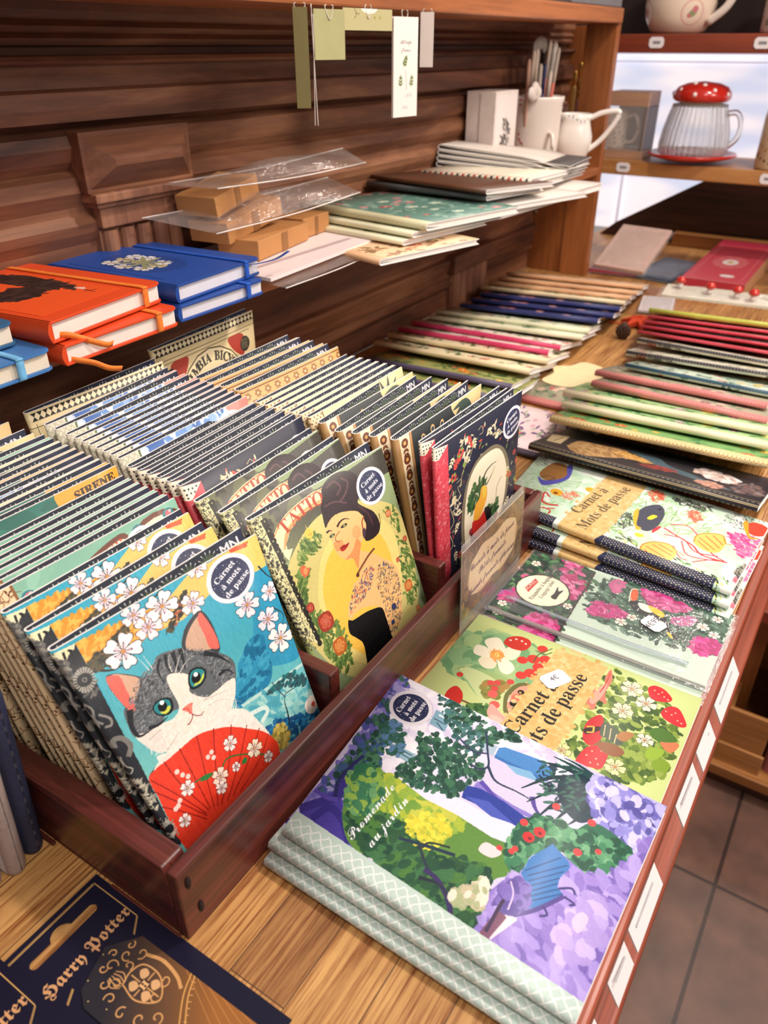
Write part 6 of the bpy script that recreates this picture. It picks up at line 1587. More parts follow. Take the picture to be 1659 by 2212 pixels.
G = 'reef password notebooks'
quadbook('reef notebook with coral, fishes and a tan paper band, top of its pile', G, ((-.318, .744, .032), (-.325, .90, .032), (-.035, .868, .032), (-.045, .709, .032)), .008, PR['fish'])
quadbook('reef notebook in the middle of the pile under the coral one', G, ((-.300, .722, .0225), (-.312, .878, .0225), (-.036, .855, .0225), (-.0425, .699, .0225)), .0075, PR['fish'])
quadbook('navy-spined reef notebook at the bottom of the pile on the table', G, ((-.302, .715, .0125), (-.306, .868, .0125), (-.034, .848, .0125), (-.039, .692, .0125)), .0085, PR['fish'])
G = 'flat notebooks fanned along the table edge'
R_ = [('black notebook with ochre feathers and a pale flower, beside the reef notebooks', (-.338, .876, .050), (-.052, .869, .050), 'heron', .018),
      ('poppy notebook with a cream red-dotted spine, just behind the black one', (-.346, .966, .053), (-.062, .983, .053), F['mustard'], .020),
      ('green fern notebook with a cream spine, nearer of the two', (-.350, 1.022, .053), (-.072, 1.039, .053), F['fern'], .018),
      ('green fern notebook with a cream spine, farther of the two', (-.366, 1.066, .053), (-.080, 1.086, .053), F['fern'], .018),
      ('coral-spined flower notebook, nearer of the two', (-.346, 1.134, .050), (-.087, 1.129, .050), F['coral'], .018),
      ('coral-spined flower notebook, farther of the two', (-.357, 1.182, .050), (-.097, 1.187, .050), F['coral'], .016),
      ('pale flower notebook with a slate-blue spine', (-.326, 1.240, .050), (-.060, 1.238, .050), F['teal'], .016),
      ('cream flower notebook with a black dotted spine, nearer one', (-.345, 1.302, .050), (-.075, 1.325, .050), F['ink'], .016),
      ('cream flower notebook with a black dotted spine, farther one', (-.347, 1.372, .052), (-.080, 1.372, .052), F['ink'], .016),
      ('scarlet-spined notebook, nearest of the four red ones', (-.357, 1.402, .056), (-.090, 1.411, .056), F['red'], .016),
      ('scarlet-spined notebook, second of the four red ones', (-.358, 1.424, .060), (-.094, 1.442, .060), F['red'], .018),
      ('scarlet-spined notebook, third of the four red ones', (-.359, 1.446, .063), (-.098, 1.472, .063), F['red'], .020),
      ('scarlet-spined notebook, farthest of the four red ones', (-.360, 1.470, .066), (-.102, 1.500, .066), F['red'], .022),
      ('cream notebook with a lime-green spine behind the red ones', (-.369, 1.505, .070), (-.110, 1.535, .070), F['lime'], .024)]
for lb_, a, b_, art, zf in R_:
    flat(lb_, G, a, b_, .155, .0053 if 'scarlet' in lb_ else .0095, PR['heron'] if art == 'heron' else art, zf-.004)
flat('peony notebook lying on the table behind the bird notebook, mostly hidden by the fan', 'flat notebooks under the fan', (-.470, .925, .008), (-.30, .925, .008), .155, .0075, F['lilac'])
flat('rose-striped notebook lying on the table left of the fern notebooks', 'flat notebooks under the fan', (-.452, 1.105, .008), (-.26, 1.105, .008), .155, .0075, F['coral'])
ct = thing('paper_label', (-.405, 1.245, .0086), 'torn cream paper label with a brown edge, lying between the two rows', 'label')
def lab(bm):
    pts = [(-.045, -.05), (-.02, -.062), (.01, -.055), (.03, -.035), (.05, -.02), (.045, .03), (.02, .062), (-.015, .068), (-.028, .04), (-.052, .02), (-.04, -.01)]
    P = spline(pts, True, 4); a = [bm.verts.new((x, y, .0)) for x, y in P]; b_ = [bm.verts.new((x, y, .0012)) for x, y in P]
    bm.faces.new(a[::-1]); bm.faces.new(b_)
    for i in range(len(P)): bm.faces.new((a[i], a[(i+1) % len(P)], b_[(i+1) % len(P)], b_[i]))
link('card', bm_mesh('card', lab), plain('old_paper', '#ecd3a6', .6), ct)
G = 'flat notebooks along the wall'
L_ = [('green flower notebook with a plum trellis spine, nearest by the crate', (-.745, 1.035, .022), (-.450, 1.055, .022), 'plum'),
      ('orange poppy notebook with a plum spine, second along the wall', (-.735, 1.075, .030), (-.462, 1.095, .030), 'plum'),
      ('cream-spined flower notebook, first of the cream pair', (-.768, 1.155, .031), (-.464, 1.172, .031), 'cream'),
      ('cream-spined flower notebook, second of the cream pair', (-.771, 1.205, .031), (-.458, 1.235, .031), 'cream'),
      ('magenta-spined notebook, nearer of the pair', (-.770, 1.244, .032), (-.474, 1.276, .032), 'rose'),
      ('magenta-spined notebook, farther of the pair', (-.769, 1.292, .032), (-.466, 1.312, .032), 'rose'),
      ('pale green flower notebook, nearer of the pair', (-.758, 1.342, .032), (-.452, 1.387, .032), 'pale'),
      ('pale green flower notebook, farther of the pair', (-.766, 1.382, .032), (-.455, 1.429, .032), 'pale'),
      ('navy-spined notebook, nearest of the three navy ones', (-.745, 1.450, .032), (-.463, 1.502, .032), 'navy'),
      ('navy-spined notebook, middle of the three navy ones', (-.745, 1.500, .032), (-.448, 1.552, .032), 'navy'),
      ('navy-spined notebook, farthest of the three navy ones', (-.748, 1.548, .032), (-.452, 1.605, .032), 'navy'),
      ('peach-spined notebook, nearest of the four peach ones', (-.770, 1.600, .032), (-.458, 1.655, .032), 'cream'),
      ('peach-spined notebook, second of the four peach ones', (-.772, 1.645, .032), (-.460, 1.700, .032), 'peach'),
      ('peach-spined notebook, third of the four peach ones', (-.774, 1.694, .032), (-.459, 1.746, .032), 'peach'),
      ('peach-spined notebook, farthest of the four peach ones', (-.776, 1.745, .032), (-.462, 1.800, .032), 'peach')]
for lb_, a, b_, art in L_:
    z_ = .046 if a[1] > 1.1 else a[2]+.008; k_ = (.5-z_)/(.5-a[2])
    flat(lb_, G, (a[0]*k_, a[1]*k_, z_), (b_[0]*k_, b_[1]*k_, z_), .155, .0086, F[art], .012)

# ---------------------------------------------------------------- bottom-left of the table
def hang_card(loc, rz, label, z):
    """navy blister card with a euro slot and gold print"""
    w_, h_ = .0755, .175
    r = thing('hanging_card', loc, label, 'packaged bookmark', 'navy packaged bookmarks', rz)
    cu = bpy.data.curves.new('card', 'CURVE'); cu.dimensions = '2D'; cu.fill_mode = 'BOTH'; cu.extrude = .0004
    def sp_(pts):
        s = cu.splines.new('POLY'); s.points.add(len(pts)-1)
        for p, q in zip(s.points, pts): p.co = (q[0], q[1], 0, 1)
        s.use_cyclic_u = True
    sp_([(0, 0), (w_, 0), (w_, -h_), (0, -h_)])
    hole = []
    cx, cy = w_*.46, -.018
    for a in range(-90, 91, 15): hole.append((cx+.022+.0035*math.cos(math.radians(a)), cy+.0035*math.sin(math.radians(a))))
    for a in range(20, 161, 14): hole.append((cx+.0085*math.cos(math.radians(a)), cy+.0005+.0085*math.sin(math.radians(a))))
    for a in range(90, 271, 15): hole.append((cx-.022+.0035*math.cos(math.radians(a)), cy+.0035*math.sin(math.radians(a))))
    sp_(hole)
    tmp = bpy.data.objects.new('t', cu); C.objects.link(tmp); dg = bpy.context.evaluated_depsgraph_get()
    me = bpy.data.meshes.new_from_object(tmp.evaluated_get(dg)); bpy.data.objects.remove(tmp)
    me.materials.clear()
    while me.uv_layers: me.uv_layers.remove(me.uv_layers[0])
    u = me.uv_layers.new(name='uv')
    for lp in me.loops:
        c = me.vertices[lp.vertex_index].co; u.data[lp.index].uv = (c.x/w_, 1+c.y/h_)
    link('card', me, [HPC], r)
    # clear die-cut sleeve holding the gold-crested bookmark
    bk = [(.018, -.056), (.044, -.047), (.062, -.062), (.062, -.172), (.012, -.172), (.012, -.066)]
    def bkm(bm):
        a = [bm.verts.new((x, y, .0005)) for x, y in bk]; b_ = [bm.verts.new((x, y, .0017)) for x, y in bk]
        bm.faces.new(a); bm.faces.new(b_[::-1])
        for i in range(len(bk)): bm.faces.new((a[i], b_[i], b_[(i+1) % len(bk)], a[(i+1) % len(bk)]))
    me = bm_mesh('bookmark', bkm); u = me.uv_layers.new(name='uv')
    for lp in me.loops:
        c = me.vertices[lp.vertex_index].co; u.data[lp.index].uv = ((c.x-.010)/.054, 1+(c.y+.045)/.13)
    link('bookmark', me, [HPB], r)
    return r
sh = Sheet(75.5, 175, 7, '#15142c')
for o_, c in ((3.0, '#c99a58'), (4.0, '#d8ac68')):
    sh.line([(0, o_+2), (58-o_*.4, o_+2)] if False else [(o_-2.6, o_+1), (70-o_*.2, o_+1)], c, .45, False)
    sh.line([(71-o_*.3, o_+1), (71-o_*.3, 44+o_)], c, .45, False); sh.line([(71-o_*.3, 44+o_), (60, 52+o_)], c, .45, False); sh.line([(8, 52+o_), (16, 47+o_)], c, .6, False)
sh.text('Harry Potter', 36, 43, 12.5, '#d6a070', -.02, 'frak', bold=.12)
HPC = printed('navy_card_print', sh, .35, .2)
sh = Sheet(54, 130, 7, '#2c2830')
sh.grad([(0, 0), (54, 0), (54, 130), (0, 130)], '#2a2730', '#9a6230', (10, 30), (54, 80), False)
for i in range(6):
    sh.line([(20+i*7, 130), (54, 52+i*9)], '#c88a4a', .3, False)
sh.line([(24, 78), (40, 66), (54, 60)], '#d8a05a', .8); sh.line([(26, 81), (41, 69), (54, 63)], '#d8a05a', .8)
for i in range(9): sh.line([(26+i*3.2, 79-i*2.0), (27+i*3.2, 81-i*2.0)], '#d8a05a', .5, False)
GO = '#cf9a62'
def curl(x, y, r, a, s=1, w_=.9):
    sh.line([(x+r*(1-t/14)*math.cos(a+s*t*.5), y+r*(1-t/14)*math.sin(a+s*t*.5)) for t in range(12)], GO, w_)
for x, y, r, a, s in ((18, 20, 4, 0, 1), (28, 15, 4.5, 1, -1), (38, 18, 4, 2, 1), (44, 25, 4, 3, -1), (14, 30, 4, 4, 1), (12, 42, 4, 0, -1), (16, 54, 4.5, 2, 1), (30, 52, 4, 1, 1), (40, 50, 4, 3, -1), (22, 26, 3.4, 5, 1), (34, 24, 3.4, 2, -1), (24, 12, 3, 1, 1), (34, 10, 3, 4, 1), (44, 15, 3, 0, 1), (10, 60, 3.5, 1, 1), (22, 62, 4, 2, -1)): curl(x, y, r, a, s)
for k in (-2, -1, 0, 1, 2): sh.line([(24+k*1.6, 20), (24+k*2.6, 25), (24+k*1.2, 30)], GO, .7)
sh.line([(24, 30), (22, 44), (30, 56), (40, 46), (40, 32), (32, 28), (24, 30)], GO, 1.0)
sh.line([(31, 30), (31, 54)], GO, .8, False); sh.line([(23, 41), (40, 41)], GO, .8, False)
for x, y in ((27, 36), (36, 36), (27, 47), (35, 47)): sh.blob([(x-3, y), (x, y-3.4), (x+3, y-1), (x+1.5, y+3), (x-2, y+2.4)], '#d8a878')
sh.ell(31, 41, 3.2, c='#3a2c28'); sh.text('H', 31, 43.4, 6.5, '#e0b078', 0, 'serif', bold=.15)
sh.line([(45, 28), (48, 40), (46, 54), (42, 62)], GO, 2.2)
for x, y in ((6, 20), (9, 33), (5, 46), (30, 5), (40, 6), (48, 12), (14, 10), (8, 54)): sh.ell(x, y, .45, c='#e8c888', n=6)
HPB = printed('crest_bookmark_print', sh, .3, .3)
hang_card((-.3535, .168, .0012), -.02+math.radians(0), 'navy bookmark card with slot and gold Harry Potter lettering, just below the crate', 0)
# the card's top edge runs away from the viewer: turn both so that the slot side faces the wall
cards = [o for o in C.objects if o.name.startswith('hanging_card')]
hang_card((-.3545, .1045, .0045), 0, 'navy bookmark card cut off by the lower left corner, overlapping its twin', 0)
cards = [o for o in C.objects if o.name.startswith('hanging_card')]
for o, p in zip(cards, ((-.3505, .095, .0008), (-.3575, .022, .0030))):
    o.rotation_euler = (0, 0, math.radians(90)); o.location = p
# small fabric-bound books standing upright left of the crate, rounded spines to the aisle
NAV = plain('navy_cloth', '#2b2f48', .6, bump=.4, scale=240); GRY = plain('taupe_cloth', '#9c8a84', .65, bump=.4, scale=240)
def upright(loc, lean, w_, h_, m, label, seam):
    t = thing('cloth_bound_book', loc, label, 'book', 'cloth-bound books standing by the crate', math.radians(4)); t.rotation_euler = (lean, 0, math.radians(4))
    r = w_/2; P = [(-.11, -r), (-r*.6, -r)]+[(-r*.6+r*math.cos(a)*1.0, r*math.sin(a)) for a in np.linspace(-math.pi/2, math.pi/2, 13)]+[(-r*.6, r), (-.11, r)]
    vs = []; fs = []; zs = (0, .0025, .006, h_*.5, h_-.006, h_)
    for k, z in enumerate(zs):
        f = (.80, .93, 1, 1, 1, .9)[k]
        for x, y in P: vs.append((x if x < -.1 else x-(1-f)*r, y*f, z))
    n = len(P)
    for k in range(len(zs)-1):
        for i in range(n): j = (i+1) % n; fs.append((k*n+i, k*n+j, (k+1)*n+j, (k+1)*n+i))
    fs += [tuple(range(n))[::-1], tuple((len(zs)-1)*n+i for i in range(n))]
    link('binding', mesh('binding', vs, fs), m, t, True)
    def st(bm):
        for k in range(int(h_/.011)): cube(bm, (r*.38, -.0004, .008+k*.011), (r*.405, .0004, .0125+k*.011))
    link('stitching', bm_mesh('stitching', st), plain('pale_thread', '#b8aca6', .8), t)
    tube('seam', [(r*.39, 0, .004), (r*.39, 0, h_*.5), (r*.39, 0, h_-.004)], .0004, plain(seam, '#12121c' if 'navy' in seam else '#6a5c58', .7), t, 6)
upright((-.402, .1600, 0), -.05, .0150, .150, NAV, 'navy cloth-bound book with a stitched rounded spine beside the crate', 'navy_seam')
upright((-.398, .1430, 0), -.05, .0150, .145, GRY, 'taupe embossed book between the navy one and the other taupe one', 'taupe_seam')
upright((-.402, .1265, 0), -.05, .0150, .140, GRY, 'taupe embossed book nearest the navy bookmark cards', 'taupe_seam')
# ---------------------------------------------------------------- elastic-band notebooks on the shelf
def hard(loc, rz, W_, L_, T_, m, band, label, art=None, bandy=.82, page='#e9dfd6', group='elastic-band notebooks on the shelf', mark=None):
    """hardback: local x = towards the aisle, y = width from spine; origin = near spine corner at the shelf side"""
    r = thing('hardback_notebook', loc, label, 'notebook', group, rz)
    cv = .0022; rad = .008
    def plate(bm, z0):
        v = [(-L_, 0)]
        for cx, cy, a0 in ((-rad, W_-rad, 90),): pass
        P = [(0, 0)]
        for k in range(7): a = math.radians(0+k*15); P.append((-rad+rad*math.cos(a), W_-rad+rad*math.sin(a)))
        for k in range(7): a = math.radians(90+k*15); P.append((-L_+rad+rad*math.cos(a), W_-rad+rad*math.sin(a)))
        P.append((-L_, 0))
        a_ = [bm.verts.new((x, y, z0)) for x, y in P]; b_ = [bm.verts.new((x, y, z0+cv)) for x, y in P]
        bm.faces.new(a_[::-1]); bm.faces.new(b_)
        for i in range(len(P)): bm.faces.new((a_[i], a_[(i+1) % len(P)], b_[(i+1) % len(P)], b_[i]))
    link('back_cover', bm_mesh('back_cover', lambda bm: plate(bm, 0), .0008, 2), m, r)
    me = bm_mesh('front_cover', lambda bm: plate(bm, T_-cv), .0008, 2)
    link('front_cover', me, m, r)
    def spn(bm):
        n = 8; P = [(y, z) for y, z in [(-.0035*math.sin(math.pi*k/n), .0+T_*k/n) for k in range(n+1)]]
        Q = P+[(.0022, T_), (.0022, 0)]
        a_ = [bm.verts.new((-.0005, y, z)) for y, z in Q]; b_ = [bm.verts.new((-L_, y, z)) for y, z in Q]
        bm.faces.new(a_); bm.faces.new(b_[::-1])
        for i in range(len(Q)): bm.faces.new((a_[i], b_[i], b_[(i+1) % len(Q)], a_[(i+1) % len(Q)]))
    link('spine', bm_mesh('spine', spn, 0), m, r)
    box('pages', (-L_+.003, .0025, cv), (-.003, W_-.004, T_-cv), plain('pages_'+page.strip('#'), page, .75, var=.05, scale=30), r, .0005)
    by = W_*bandy
    ribbon('elastic_band', [(-L_-.0012, by, T_*.5), (-L_-.0008, by, T_*.9), (-L_+.003, by, T_+.0008), (-L_*.6, by, T_+.0008), (-L_*.2, by, T_+.0008), (-.002, by, T_+.0009), (.0006, by, T_*.93), (.0008, by, T_*.5), (.0006, by, T_*.06), (-.003, by, -.0003)], .007, (0, 1, 0), band, r, .0009)
    if art is not None:
        sh_, (x0, x1), (y0, y1) = art
        slab('cover_picture', [(x0, y0, T_+.0003), (x0, y1, T_+.0003), (x1, y1, T_+.0003), (x1, y0, T_+.0003)], .00025, [sh_, sh_], r, origin=(0, 0, 0))
    if mark:
        ribbon('ribbon_bookmark', mark[0], .0055, mark[2], mark[1], r, .0004)
    return r
OR = plain('orange_cover', '#d8481c', .5, bump=.15, scale=400, var=.03); ORB = plain('orange_elastic', '#ee8030', .6, scale=300, var=.1)
BL = plain('royal_blue_cover', '#1d4796', .5, bump=.15, scale=400, var=.03); BLB = plain('blue_elastic', '#1c55b8', .6, var=.1)
SB = plain('steel_blue_cover', '#3f76b4', .5, bump=.15, scale=400, var=.03); SBB = plain('sky_elastic', '#6fb2e0', .6, var=.12)
def picture(name, base, fn, w_=100, h_=130):
    s = Sheet(w_, h_, 5, base); fn(s); return printed(name, s, .5, .05)
def birds(s):
    for pts in ([(18, 56), (30, 44), (52, 40), (72, 50), (88, 60), (70, 64), (50, 70), (34, 72), (22, 66)], [(62, 18), (74, 8), (88, 6), (96, 20), (94, 40), (90, 62), (82, 84), (74, 60), (66, 36)]): s.blob(pts, '#241818')
    s.dabs([(20, 46), (60, 40), (86, 60), (50, 72), (24, 66)], 90, ['#1c1414', '#3a2624', '#2a1c1a'], 5, 2.4, .2); s.dabs([(66, 10), (90, 8), (94, 50), (80, 84), (68, 50)], 110, ['#1c1414', '#3a2624', '#2a1c1a'], 5, 2.4, 1.4)
    s.line([(84, 60), (98, 64)], '#241818', 1.4); s.line([(88, 58), (92, 74)], '#241818', 1); s.line([(82, 84), (80, 100)], '#241818', 1.3); s.line([(76, 92), (88, 96)], '#241818', 1)
    s.blob([(82, 78), (88, 84), (82, 88)], '#e8b8b0')
ART_OR = picture('blackbird_print', '#e2521f', birds, 100, 110)
def flowers(s):
    s.ell(50, 66, 44, 52, '#1a3f86'); rs = random.Random(5)
    for i in range(9): s.blossom(28+i % 3*20+rs.uniform(-5, 5), 34+(i//3)*26+rs.uniform(-6, 6), 12, i, ['#d8d4cc', '#c8b890', '#dcdce0'][i % 3], '#2a3450', '#b89880')
    for i in range(8): s.leaf(50, 66, 34, i*.8, '#8a8a6a', .2, None)
ART_BL = picture('white_flowers_print', '#1d4796', flowers, 100, 130)
S_ = .2525
hard((-.5965, .402, S_), math.radians(1.5), .142, .195, .0185, OR, ORB, 'orange notebook with an elastic band, lower one of its pair', bandy=.80, mark=([(-.006, .006, .004), (.002, .010, .003), (.008, .022, -.002), (.012, .034, -.010), (.010, .050, -.016)], ORB, (.3, .3, 1)))
hard((-.6035, .398, S_+.0205), math.radians(7.5), .150, .190, .0195, OR, ORB, 'orange notebook with black birds on the cover, upper one of its pair', (ART_OR, (-.17, -.02), (.010, .112)), .82, mark=([(-.004, .010, .005), (.003, .016, .004), (.010, .030, -.004), (.016, .045, -.012), (.014, .055, -.014)], ORB, (.2, .4, 1)))
hard((-.6035, .549, S_), math.radians(0), .133, .195, .0165, BL, BLB, 'royal blue notebook with an elastic band, lower one of its pair', bandy=.78, page='#d9d6de')
hard((-.6095, .5545, S_+.0175), math.radians(4.0), .142, .190, .0185, BL, BLB, 'royal blue notebook with white flowers on the cover, upper one of its pair', (ART_BL, (-.17, -.03), (.012, .098)), .80, page='#d9d6de', mark=([(-.004, .12, .014), (.004, .13, .014), (.014, .152, .016), (.02, .17, .022)], BL, (1, -.2, .1)))
hard((-.5985, .262, S_), math.radians(1), .131, .19, .0185, SB, SBB, 'steel blue notebook with a pale elastic band, lower one at the left edge', bandy=.74, page='#e6d9c4')
hard((-.6265, .250, S_+.0205), math.radians(2), .133, .175, .0195, plain('petrol_cover', '#2f5f88', .5, var=.03), SBB, 'petrol blue notebook at the left edge, on top of the steel blue one', bandy=.4, page='#e6d9c4')

# kraft boxes in clear bags and a packet of writing paper
KR = plain('kraft_card', '#b8824e', .7, var=.05, scale=40)
def kraft(c, size, rot, label):
    t = thing('kraft_box', c, label, 'box', 'kraft boxes on the shelf')
    t.rotation_euler = rot; x, y, z = size
    box('box_body', (-x/2, -y/2, 0), (x/2, y/2, z), KR, t, .0015)
    box('lid_flap', (x/2, -y*.06, z*.0), (x/2+.0006, y*.06, z*.96), plain('kraft_seam', '#8f6238', .7), t, .0001)
    return t
kraft((-.715, .815, .2655), (.060, .135, .024), (0, 0, .18), 'kraft cardboard box on the paper packet, lowest of the three')
kraft((-.735, .920, .2655), (.05, .07, .026), (0, 0, .10), 'small kraft box behind the lowest one, toward the green notebooks')
kraft((-.742, .795, .292), (.060, .125, .026), (-.08+.2, 0, .12), 'kraft cardboard box in a clear bag, middle of the pile')
kraft((-.752, .775, .324), (.060, .100, .024), (.16, 0, .16), 'kraft cardboard box in a clear bag, top of the pile')
CE = film('cellophane_bag_film', '#e8dcd8', .10)
def bag(quad, label, sag=.008):
    q = [Vector(p) for p in quad]; t = thing('clear_bag', q[3], label, 'bag', 'clear bags on the shelf')
    n_ = 10; vs = []; fs = []
    nn = (q[3]-q[0]).cross(q[1]-q[0]).normalized()
    for s in (1, -1):
        for j in range(n_+1):
            for i in range(n_+1):
                u, v = i/n_, j/n_; p = (q[0]*(1-u)+q[1]*u)*(1-v)+(q[3]*(1-u)+q[2]*u)*v
                e = math.sin(math.pi*u)*math.sin(math.pi*v); p = p+nn*(s*sag*e+.003*math.sin(11*u+7*v*s)*e)
                vs.append(p-t.location)
    o_ = (n_+1)**2
    for s in (0, 1):
        for j in range(n_):
            for i in range(n_): a = s*o_+j*(n_+1)+i; fs.append((a, a+1, a+n_+2, a+n_+1))
    link('film', mesh('film', vs, fs), CE, t, True)
    tube('welded_edge', [tuple(q[0]-t.location), tuple((q[0]+q[1])/2-t.location+Vector((0, 0, -.004))), tuple(q[1]-t.location)], .0008, plain('film_edge', '#e8dedc', .2, .4), t, 6)
    tube('welded_edge', [tuple(q[3]-t.location), tuple((q[3]+q[2])/2-t.location+Vector((0, 0, -.003))), tuple(q[2]-t.location)], .0008, plain('film_edge', '#e8dedc', .2, .4), t, 6)
    return t
bag(((-.775, .70, .354), (-.745, 1.04, .366), (-.690, 1.02, .352), (-.700, .72, .353)), 'clear bag round the top kraft box, its empty end sticking out', .012)
bag(((-.77, .66, .322), (-.745, 1.0, .330), (-.680, .99, .316), (-.690, .70, .306)), 'clear bag round the middle kraft box', .014)
WP = plain('pink_white_paper', '#ecdcdc', .45, .2, var=.01)
pk = thing('paper_packet', (-.70, .83, .253), 'packet of pinkish-white writing paper hanging over the shelf edge beside the blue notebooks', 'paper packet')
slab('paper', [(-.79, .705, .2645), (-.79, .965, .2645), (-.628, .950, .2645), (-.610, .700, .2645)], .004, [WP, WP], pk, origin=pk.location)
slab('paper_band', [(-.662, .72, .2648), (-.662, .93, .2648), (-.652, .93, .2648), (-.652, .72, .2648)], .0002, [plain('grey_print', '#b9a4a6', .5), WP], pk, origin=pk.location)
bag(((-.74, .71, .2590), (-.74, .96, .2590), (-.606, .955, .2565), (-.592, .705, .2545)), 'clear bag under the writing paper, drooping over the shelf edge', .003)

# flat and magazine-like notebooks on the shelf
sh = Sheet(60, 80, 2, '#5a3826'); BRN = printed('plain_brown_print', sh)
G = 'notebooks lying on the far part of the shelf'
flat('thin cream notebook with an orange cover edge at the bottom of the shelf pile', G, (-.79, .905, .2625), (-.557, .852, .2625), .20, .008, F['peach'], .2600)
flat('cream-spined flower notebook, second from the bottom of the shelf pile', G, (-.79, .955, .2715), (-.570, .930, .2715), .21, .0074, F['pale'], .268)
flat('cream-spined notebook under the sea-green one on the shelf', G, (-.79, .975, .2805), (-.562, .942, .2805), .22, .0074, F['pale'], .276)
flat('sea-green flower notebook with a pale spine, top of the near shelf pile', G, (-.793, .992, .2915), (-.548, .955, .2915), .23, .010, F['sage'], .285)
flat('dark notebook with a dotted black spine on the shelf', G, (-.795, 1.175, .300), (-.560, 1.160, .300), .2, .009, F['slate'], .291)
flat('brown notebook on top of the black-spined one on the shelf', G, (-.795, 1.188, .309), (-.556, 1.150, .309), .2, .007, BRN, .299)
STR = floral('harlequin_print', '#e8dcc0', ['#a8a890', '#8a8a78', '#c8504c', '#c8a080', '#e8e0d0'], '#e9dcb6', '#c8402c', 21)
sh = Sheet(170, 300, 2, '#e8dfc8')
for i in range(40):
    sh.poly([(0, i*15), (16, i*15+4), (16, i*15+9), (0, i*15+6)], ['#b8382b', '#2a2a30'][i % 2])
HAR = printed('harlequin_spine_print', sh)
flat('notebook with a red and black harlequin spine, lower of the two on the shelf', G, (-.768, 1.285, .295), (-.552, 1.300, .295), .2, .0075, HAR, .288)
flat('notebook with a red and black harlequin spine, upper of the two on the shelf', G, (-.766, 1.300, .306), (-.552, 1.312, .306), .2, .0075, HAR, .298)
GREY = plain('grey_lining2', '#4a4444', .6)
sh = Sheet(60, 80, 2, '#d8cfc6'); CRM = printed('plain_cream_print', sh)
for i in range(4):
    z = .2985+i*.0098
    notebook('curled_notebook', ['limp cream notebook with a rounded fold, bottom of the curled pile', 'limp cream notebook second from the bottom of the curled pile', 'limp cream notebook third from the bottom of the curled pile', 'limp notebook with a dark inside on top of the curled pile'][i], 'notebook', 'curled notebooks on the shelf',
             tuple(Vector(v) for v in ((-.790, 1.485, z+.0105), (-.585+.004*i, 1.66, z-.010-.003*i), (-.570+.004*i, 1.505, z-.010-.003*i), (-.788, 1.405+i*.002, z+.0105))), .0088, CRM, GREY, .0050, .002, bow=.001, curl=-.1)
flat('pale thin notebook curling over the shelf edge under the harlequin ones', G, (-.72, 1.235, .2785), (-.548, 1.205, .2785), .26, .008, CRM, .2700)
flat('white booklet at the bottom of the far shelf pile', G, (-.79, 1.22, .2695), (-.556, 1.20, .2695), .40, .012, CRM, .268)

# ---------------------------------------------------------------- crockery and pens at the shelf end
CH = plain('white_china', '#e9ddd2', .25, .4, var=.02)
CHW = plain('bright_china', '#efe8e2', .2, .5, var=.02)
def decor(name, base, fn, w_, h_): s = Sheet(w_, h_, 4, base); fn(s); return printed(name, s, .25, .4)
def uvlathe(name, prof, m, parent, n=40, umin=0, vspan=None, mats=None, shape=None):
    vs = []; fs = []; uvs = []
    L = np.cumsum([0]+[math.dist(prof[i], prof[i+1]) for i in range(len(prof)-1)])
    vspan = vspan or L[-1]
    for r_, z in prof:
        for i in range(n): a = 2*math.pi*i/n; k = shape(a) if shape else 1; vs.append((r_*k*math.cos(a), r_*k*math.sin(a), z))
    for k in range(len(prof)-1):
        for i in range(n):
            j = (i+1) % n; fs.append((k*n+i, k*n+j, (k+1)*n+j, (k+1)*n+i))
            uvs += [(i/n*2, L[k]/vspan), ((i+1)/n*2, L[k]/vspan), ((i+1)/n*2, L[k+1]/vspan), (i/n*2, L[k+1]/vspan)]
    return link(name, mesh(name, vs, fs, uvs), m, parent, True)
def sprigs(s):
    rs = random.Random(3)
    for x, y, a in ((20, 66, -1.0), (48, 40, -1.4), (72, 60, -.8), (40, 72, -.4), (85, 34, -1.6)):
        s.line([(x, y), (x+14*math.cos(a), y+14*math.sin(a)), (x+24*math.cos(a+.3), y+24*math.sin(a+.3))], '#8a6a5c', .6)
        for k in range(6):
            t = 5+k*4; s.ell(x+t*math.cos(a+.1)+rs.uniform(-2, 2), y+t*math.sin(a+.1)+rs.uniform(-2, 2), 1.9, 1.4, '#b8606c', rs.uniform(0, 3), n=8)
SPR = decor('sprig_china_print', '#e6dad0', sprigs, 100, 90)
mg = thing('floral_mug', (-.740, 1.745, .2525), 'large white mug with pink sprigs holding pens, at the end of the wall shelf', 'mug')
uvlathe('mug_body', [(.001, 0), (.048, .0), (.053, .005), (.055, .07), (.057, .140), (.060, .149), (.0595, .153), (.056, .153), (.053, .14), (.050, .01), (.001, .008)], SPR, mg, 40, vspan=.16)
tube('handle', [(.040, -.022, .085), (.058, -.036, .082), (.064, -.042, .055), (.055, -.034, .030), (.040, -.022, .022)], .0045, SPR, mg)
bx = thing('white_gift_box', (-.755, 1.565, .2525), 'white box with a small drawing standing beside the pen mug', 'box')
box('carton', (-.030, -.052, 0), (.032, .048, .170), plain('white_carton', '#ddcfc8', .6), bx, .001)
sh = Sheet(60, 120, 4, '#e2d6d0'); sh.dabs([(20, 40), (36, 36), (44, 60), (36, 92), (20, 84)], 90, ['#4a4a48', '#7a726c', '#2f302e', '#9a8a84'], 3.5, 2.4, 1.1)
slab('drawing', [(.0325, -.046, .164), (.0325, .042, .164), (.0325, .042, .010), (.0325, -.046, .010)], .0004, [printed('drawing_print', sh), EDGE], bx, origin=(0, 0, 0))
box('side_line', (-.002, -.0526, .004), (.0, -.0521, .166), plain('soft_grey', '#a89890', .6), bx, 0)
